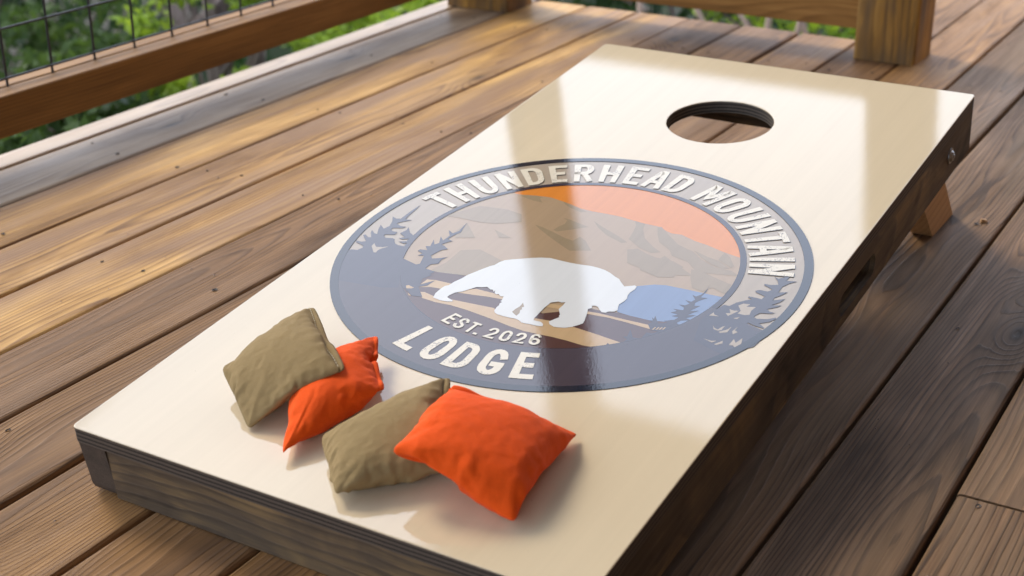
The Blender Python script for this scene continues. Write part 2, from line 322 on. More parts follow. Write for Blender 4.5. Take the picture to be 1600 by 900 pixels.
# traced artwork of the printed emblem: tenths of a millimetre from its centre, in the plane of the board
EMBLEM = [
    ('orange', [-1522,1310,-1420,1326,-1260,1368,-1069,1397,-1031,1395,-829,1357,-661,1313,-530,1267,-333,1251,-164,1261,66,1261,167,1243,410,1209,659,1202,757,1137,862,1100,984,1118,1208,1030,1385,993,1633,909,1863,855,1912,880,1833,1036,1740,1185,1635,1325,1519,1457,1393,1578,1257,1689,1112,1788,959,1874,800,1947,635,2007,465,2053,293,2085,118,2102,-57,2104,-232,2092,-405,2066,-576,2025,-742,1970,-904,1901,-1059,1819,-1207,1725,-1346,1618,-1476,1501,-1596,1373]),
    ('rock', [-1464,1295,-1260,1368,-1137,1368,-1159,1320,-1065,1218,-1202,1224,-1358,1261]),
    ('rock', [-829,1357,-661,1313,-513,1257,-395,1212,-466,1169,-666,1235,-754,1286]),
    ('rock', [-599,938,-501,931,-310,879,-175,841,-362,676,-490,573,-549,595,-532,711,-499,798,-519,899]),
    ('rock', [-837,628,-719,606,-547,548,-313,460,-185,434,-154,565,-39,498,150,291,-95,184,-252,266,-520,418,-734,551]),
    ('rock', [-202,1023,-36,925,146,837,297,761,455,667,401,620,130,735,-53,870]),
    ('rock', [290,1223,441,1204,485,1055,608,849,808,684,947,597,849,532,656,594,435,751,394,968,354,1118]),
    ('rock', [627,1176,669,1206,862,1030,1059,862,1306,766,1460,634,1689,517,1917,511,2043,427,1861,380,1674,339,1538,322,1354,499,1110,569,1023,687,817,825,716,990]),
    ('rock', [1289,804,1506,720,1694,671,1868,553,1795,510,1643,551,1459,660]),
    ('rock', [1658,898,1767,813,1892,628,1881,570,1661,700,1656,831]),
    ('rock', [540,498,647,568,827,489,1004,433,1031,534,1231,401,1359,328,1544,218,1261,113,1071,72,880,138,695,187]),
    ('rock', [810,303,951,454,1188,448,1351,368,1354,91,1182,15,985,76,915,88]),
    ('rock', [1462,352,1582,362,1815,275,2060,197,2057,-29,1864,47,1801,-83,1653,-47,1542,154]),
    ('rock', [-2054,375,-1780,810,-1392,861,-1147,815,-1032,617,-1314,446,-1539,398,-1892,395]),
    ('rock', [-1347,-351,-1136,-236,-872,-325,-709,-388,-793,-569,-928,-869,-1340,-964,-1406,-917,-1343,-690]),
    ('rock', [-1671,316,-1428,82,-1356,4,-1591,-98,-1687,90]),
    ('rock', [-1252,303,-1070,238,-934,188,-1074,127]),
    ('lake', [880,-433,1052,-274,1223,-156,1359,-116,1631,-108,1792,-108,2070,-104,2073,-361,1999,-570,1916,-818,1419,-938,1286,-912,1117,-900,1015,-779]),
    ('ground', [-1526,-948,-1295,-944,-923,-877,-448,-1027,346,-1278,797,-956,1018,-945,1121,-908,1286,-912,1537,-914,1844,-832,1977,-723,1935,-829,1887,-932,1834,-1032,1776,-1130,1713,-1224,1644,-1314,1571,-1401,1493,-1484,1411,-1562,1325,-1636,1235,-1705,1141,-1769,1044,-1828,944,-1882,841,-1930,736,-1972,628,-2009,519,-2040,409,-2065,297,-2084,184,-2097,71,-2104,-43,-2105,-156,-2099,-269,-2088,-381,-2070,-492,-2047,-602,-2017,-710,-1982,-816,-1941,-919,-1894,-1020,-1841,-1118,-1784,-1212,-1721,-1303,-1653,-1390,-1580,-1474,-1503,-1552,-1422,-1627,-1336,-1696,-1246]),
    ('path', [-1324,-1355,-1327,-1282,-1321,-1151,-1212,-1124,-963,-1120,-1023,-1274,-1182,-1292]),
    ('path', [-711,-1144,-646,-1105,-399,-1109,-243,-1132,-240,-1191,-446,-1213,-636,-1246,-810,-1272]),
    ('path', [308,-1097,313,-1050,521,-1025,485,-1112,300,-1140]),
    ('path', [774,-1030,929,-1011,1235,-1012,1582,-1008,1637,-1039,1620,-1085,1548,-1080,1259,-1059,1054,-1055,802,-1082]),
    ('path', [-1251,-1448,-1175,-1425,-1011,-1466,-1010,-1486,-770,-1440,-220,-1405,-151,-1483,153,-1493,307,-1413,492,-1388,805,-1395,1148,-1431,1363,-1462,1458,-1474,1313,-1595,1221,-1683,1089,-1698,881,-1683,678,-1683,621,-1690,340,-1705,113,-1675,-127,-1629,-486,-1575,-717,-1558,-930,-1573,-1003,-1565,-1122,-1557]),
    ('tree', [1244,-1691,1317,-1603,1322,-1536,1361,-1573,1401,-1537,1462,-1482,1480,-1381,1406,-1351,1454,-1329,1418,-1177,1517,-1318,1612,-1312,1609,-1165,1681,-1151,1748,-1045,1602,-1048,1730,-903,1977,-723,1932,-837,1880,-947,1822,-1055,1757,-1159,1687,-1259,1611,-1354,1530,-1446,1444,-1532,1352,-1613,1257,-1689,1156,-1759,1052,-1823]),
    ('tree', [1813,107,1843,-64,1837,-209,1920,-192,1859,-279,1831,-351,1849,-413,1917,-388,1883,-466,1848,-541,1945,-493,1894,-578,1868,-629,1953,-600,1919,-654,1873,-704,1948,-718,2018,-657,2061,-839,1912,-1083,1627,-1100,1550,-1003,1568,-938,1521,-921,1561,-903,1523,-843,1559,-866,1540,-797,1648,-940,1730,-883,1679,-859,1774,-787,1792,-721,1712,-729,1758,-669,1666,-662,1717,-600,1661,-576,1775,-554,1761,-502,1677,-461,1746,-449,1781,-394,1701,-340,1779,-345,1802,-285,1727,-198,1780,-214,1819,-146,1829,-9]),
    ('lake', [1828,-839,1856,-773,1937,-736,1919,-826,1858,-863]),
    ('path', [1636,-1087,1654,-1075,1658,-1021,1646,-1026]),
    ('path', [1672,-1071,1691,-1058,1694,-1004,1682,-1010]),
    ('path', [1704,-1056,1723,-1044,1726,-989,1714,-995]),
    ('path', [1736,-1041,1755,-1029,1759,-975,1747,-980]),
    ('tree', [-1678,328,-1646,84,-1686,-6,-1782,49,-1688,-78,-1692,-223,-1780,-142,-1703,-298,-1736,-359,-1817,-253,-1759,-416,-1815,-440,-1737,-522,-1833,-541,-1837,-589,-1746,-618,-1766,-695,-1692,-663,-1622,-857,-1656,-895,-1906,-825,-1772,-1057,-1562,-1312,-1394,-1492,-1305,-1452,-1405,-1200,-1336,-952,-1490,-932,-1492,-822,-1412,-765,-1432,-661,-1397,-569,-1473,-634,-1558,-685,-1609,-626,-1590,-527,-1569,-449,-1507,-398,-1591,-342,-1651,-322,-1612,-235,-1567,-192,-1659,-161,-1638,-43,-1603,54]),
    ('tree', [-1811,-1052,-1651,-1026,-1402,-1047,-1319,-1032,-1380,-1167,-1330,-1294,-1215,-1137,-1234,-1283,-1315,-1351,-1137,-1533,-1276,-1564,-1416,-1459,-1549,-1434]),
    ('path', [-1470,-1388,-1444,-1366,-1353,-1389,-1373,-1419,-1429,-1440]),
    ('path', [-1349,-1524,-1276,-1564,-1305,-1573]),
    ('mass', [2042,-371,2018,-483,1988,-594,1952,-703,1910,-810,1863,-915,1809,-1016,1750,-1115,1686,-1210,1616,-1301,1542,-1389,1463,-1472,1379,-1550,1291,-1624,1199,-1693,1104,-1757,1005,-1815,903,-1868,798,-1915,691,-1957,582,-1992,471,-2021,358,-2044,245,-2061,130,-2071,16,-2075,-99,-2073,-214,-2064,-328,-2049,-440,-2028,-552,-2000,-662,-1967,-769,-1927,-875,-1882,-978,-1830,-1077,-1773,-1174,-1711,-1267,-1644,-1356,-1571,-1440,-1494,-1521,-1412,-1597,-1325,-1667,-1235,-1733,-1141,-1794,-1043,-1849,-942,-1898,-839,-1941,-732,-1979,-624,-2609,-1134,-2546,-1270,-2476,-1401,-2399,-1529,-2316,-1653,-2226,-1772,-2130,-1886,-2028,-1995,-1921,-2099,-1808,-2196,-1691,-2288,-1568,-2374,-1442,-2453,-1311,-2525,-1177,-2590,-1040,-2648,-900,-2699,-757,-2742,-612,-2778,-466,-2807,-318,-2827,-169,-2840,-20,-2845,129,-2842,278,-2831,426,-2813,572,-2787,718,-2753,861,-2712,1002,-2663,1140,-2607,1275,-2543,1407,-2473,1534,-2396,1658,-2312,1777,-2222,1891,-2126,2000,-2024,2103,-1916,2200,-1803,2292,-1686,2377,-1563,2456,-1436,2528,-1306,2593,-1172,2650,-1034,2701,-894,2744,-751,2780,-606]),
    ('tree', [-2596,-1278,-2665,-1067,-2675,-968,-2639,-899,-2556,-876,-2530,-800,-2551,-762,-2589,-743,-2690,-717,-2727,-674,-2640,-671,-2597,-636,-2683,-559,-2732,-508,-2710,-487,-2635,-538,-2597,-522,-2680,-413,-2705,-351,-2624,-413,-2577,-417,-2641,-299,-2685,-183,-2584,-255,-2558,-165,-2603,-36,-2678,82,-2605,50,-2540,66,-2544,202,-2541,369,-2526,517,-2505,372,-2494,186,-2474,82,-2379,90,-2464,11,-2512,-66,-2422,-106,-2341,-96,-2361,-141,-2486,-195,-2480,-241,-2434,-270,-2364,-264,-2351,-319,-2358,-346,-2470,-382,-2463,-427,-2418,-456,-2323,-431,-2283,-445,-2256,-492,-2208,-542,-2147,-562,-2057,-551,-2080,-462,-2115,-501,-2207,-475,-2114,-430,-2123,-363,-2190,-409,-2257,-402,-2195,-347,-2256,-313,-2316,-279,-2303,-225,-2290,-171,-2306,-93,-2209,-209,-2118,-261,-2115,-192,-2125,47,-2074,291,-2064,48,-2071,-221,-2030,-464,-1953,-686,-1885,-838,-1763,-1053,-1527,-1467,-1705,-1546,-2371,-1629]),
    ('ring', [-2451,-718,-2462,-641,-2386,-713,-2305,-689,-2242,-638,-2298,-733,-2311,-785,-2299,-838,-2327,-850]),
    ('tree', [2422,576,2482,550,2562,649,2586,638,2583,543,2703,576,2641,497,2593,393,2599,254,2697,301,2651,196,2605,116,2609,58,2728,147,2694,37,2632,-50,2741,-11,2714,-62,2625,-151,2669,-190,2738,-197,2703,-228,2585,-266,2557,-337,2558,-375,2599,-394,2707,-355,2782,-283,2795,-305,2753,-400,2662,-479,2742,-537,2742,-559,2642,-545,2544,-514,2534,-537,2585,-590,2661,-639,2719,-641,2785,-527,2829,-450,2835,-606,2791,-954,2544,-1246,2151,-1102,2042,-666,2065,-521,2146,-259,2214,-258,2252,-162,2330,-68,2385,-13,2330,2,2328,31,2404,36,2484,31,2493,105,2367,150,2345,180,2388,220,2485,223,2513,286,2387,343,2385,372,2461,380,2534,418,2495,494]),
    ('ring', [2301,-209,2333,-146,2413,-129,2393,-197,2494,-161,2476,-257,2493,-346,2448,-376,2362,-377,2370,-305]),
    ('ring', [2243,-324,2305,-334,2354,-312,2285,-469,2237,-424,2285,-402]),
    ('ring', [2091,-547,2108,-463,2137,-507,2200,-518]),
    ('ring', [2208,-714,2244,-763,2297,-786,2317,-721,2341,-678,2340,-776,2307,-809,2254,-796]),
    ('ring', [2325,-829,2393,-743,2413,-668,2416,-797,2350,-842]),
    ('ring', [2354,-495,2417,-438,2401,-493]),
    ('ring', [2457,-760,2477,-639,2475,-724,2519,-750,2488,-810]),
    ('ring', [2228,-1021,2326,-1035,2384,-1008,2348,-1063]),
    ('ring', [2387,-1084,2443,-981,2460,-1031,2411,-1092]),
    ('ring', [2536,-1035,2538,-899,2586,-964,2615,-844,2666,-1014,2633,-1077,2581,-1024]),
    ('bear', [-1009,-1496,-1040,-1396,-1042,-1271,-1032,-1208,-998,-1172,-983,-1071,-945,-969,-928,-869,-885,-774,-834,-653,-793,-569,-753,-514,-738,-434,-701,-362,-623,-301,-523,-239,-416,-169,-319,-120,-215,-86,-66,-93,57,-95,205,-84,336,-63,449,-70,532,-85,628,-125,720,-180,790,-213,837,-265,926,-347,976,-312,1026,-275,1060,-291,1068,-360,1050,-440,1054,-519,1081,-588,1078,-660,1057,-740,1077,-810,1101,-868,1082,-910,1020,-938,1003,-975,956,-983,910,-945,864,-896,820,-882,787,-897,810,-946,780,-983,814,-1066,839,-1143,835,-1135,864,-1219,877,-1290,848,-1341,800,-1405,737,-1458,650,-1485,610,-1488,543,-1461,505,-1411,570,-1275,553,-1263,548,-1226,474,-1121,477,-1021,470,-951,432,-977,387,-973,358,-998,315,-1033,316,-1093,309,-1156,313,-1293,320,-1427,334,-1459,426,-1456,477,-1491,490,-1532,428,-1551,345,-1551,236,-1562,180,-1529,124,-1515,44,-1523,-31,-1523,-108,-1519,-159,-1497,-192,-1452,-204,-1378,-202,-1327,-217,-1293,-209,-1253,-237,-1241,-230,-1217,-260,-1129,-289,-1146,-346,-1106,-360,-1128,-395,-1107,-425,-1048,-421,-1088,-458,-1048,-487,-1055,-555,-1016,-610,-1053,-666,-1072,-711,-1144,-768,-1232,-831,-1292,-861,-1368,-862,-1419,-829,-1435,-760,-1456,-753,-1483,-805,-1507,-899,-1518]),
    ('rock', [13,-1399,15,-1329,33,-1260,25,-1164,82,-1239,68,-1265,91,-1304,79,-1320,107,-1386,105,-1456]),
]

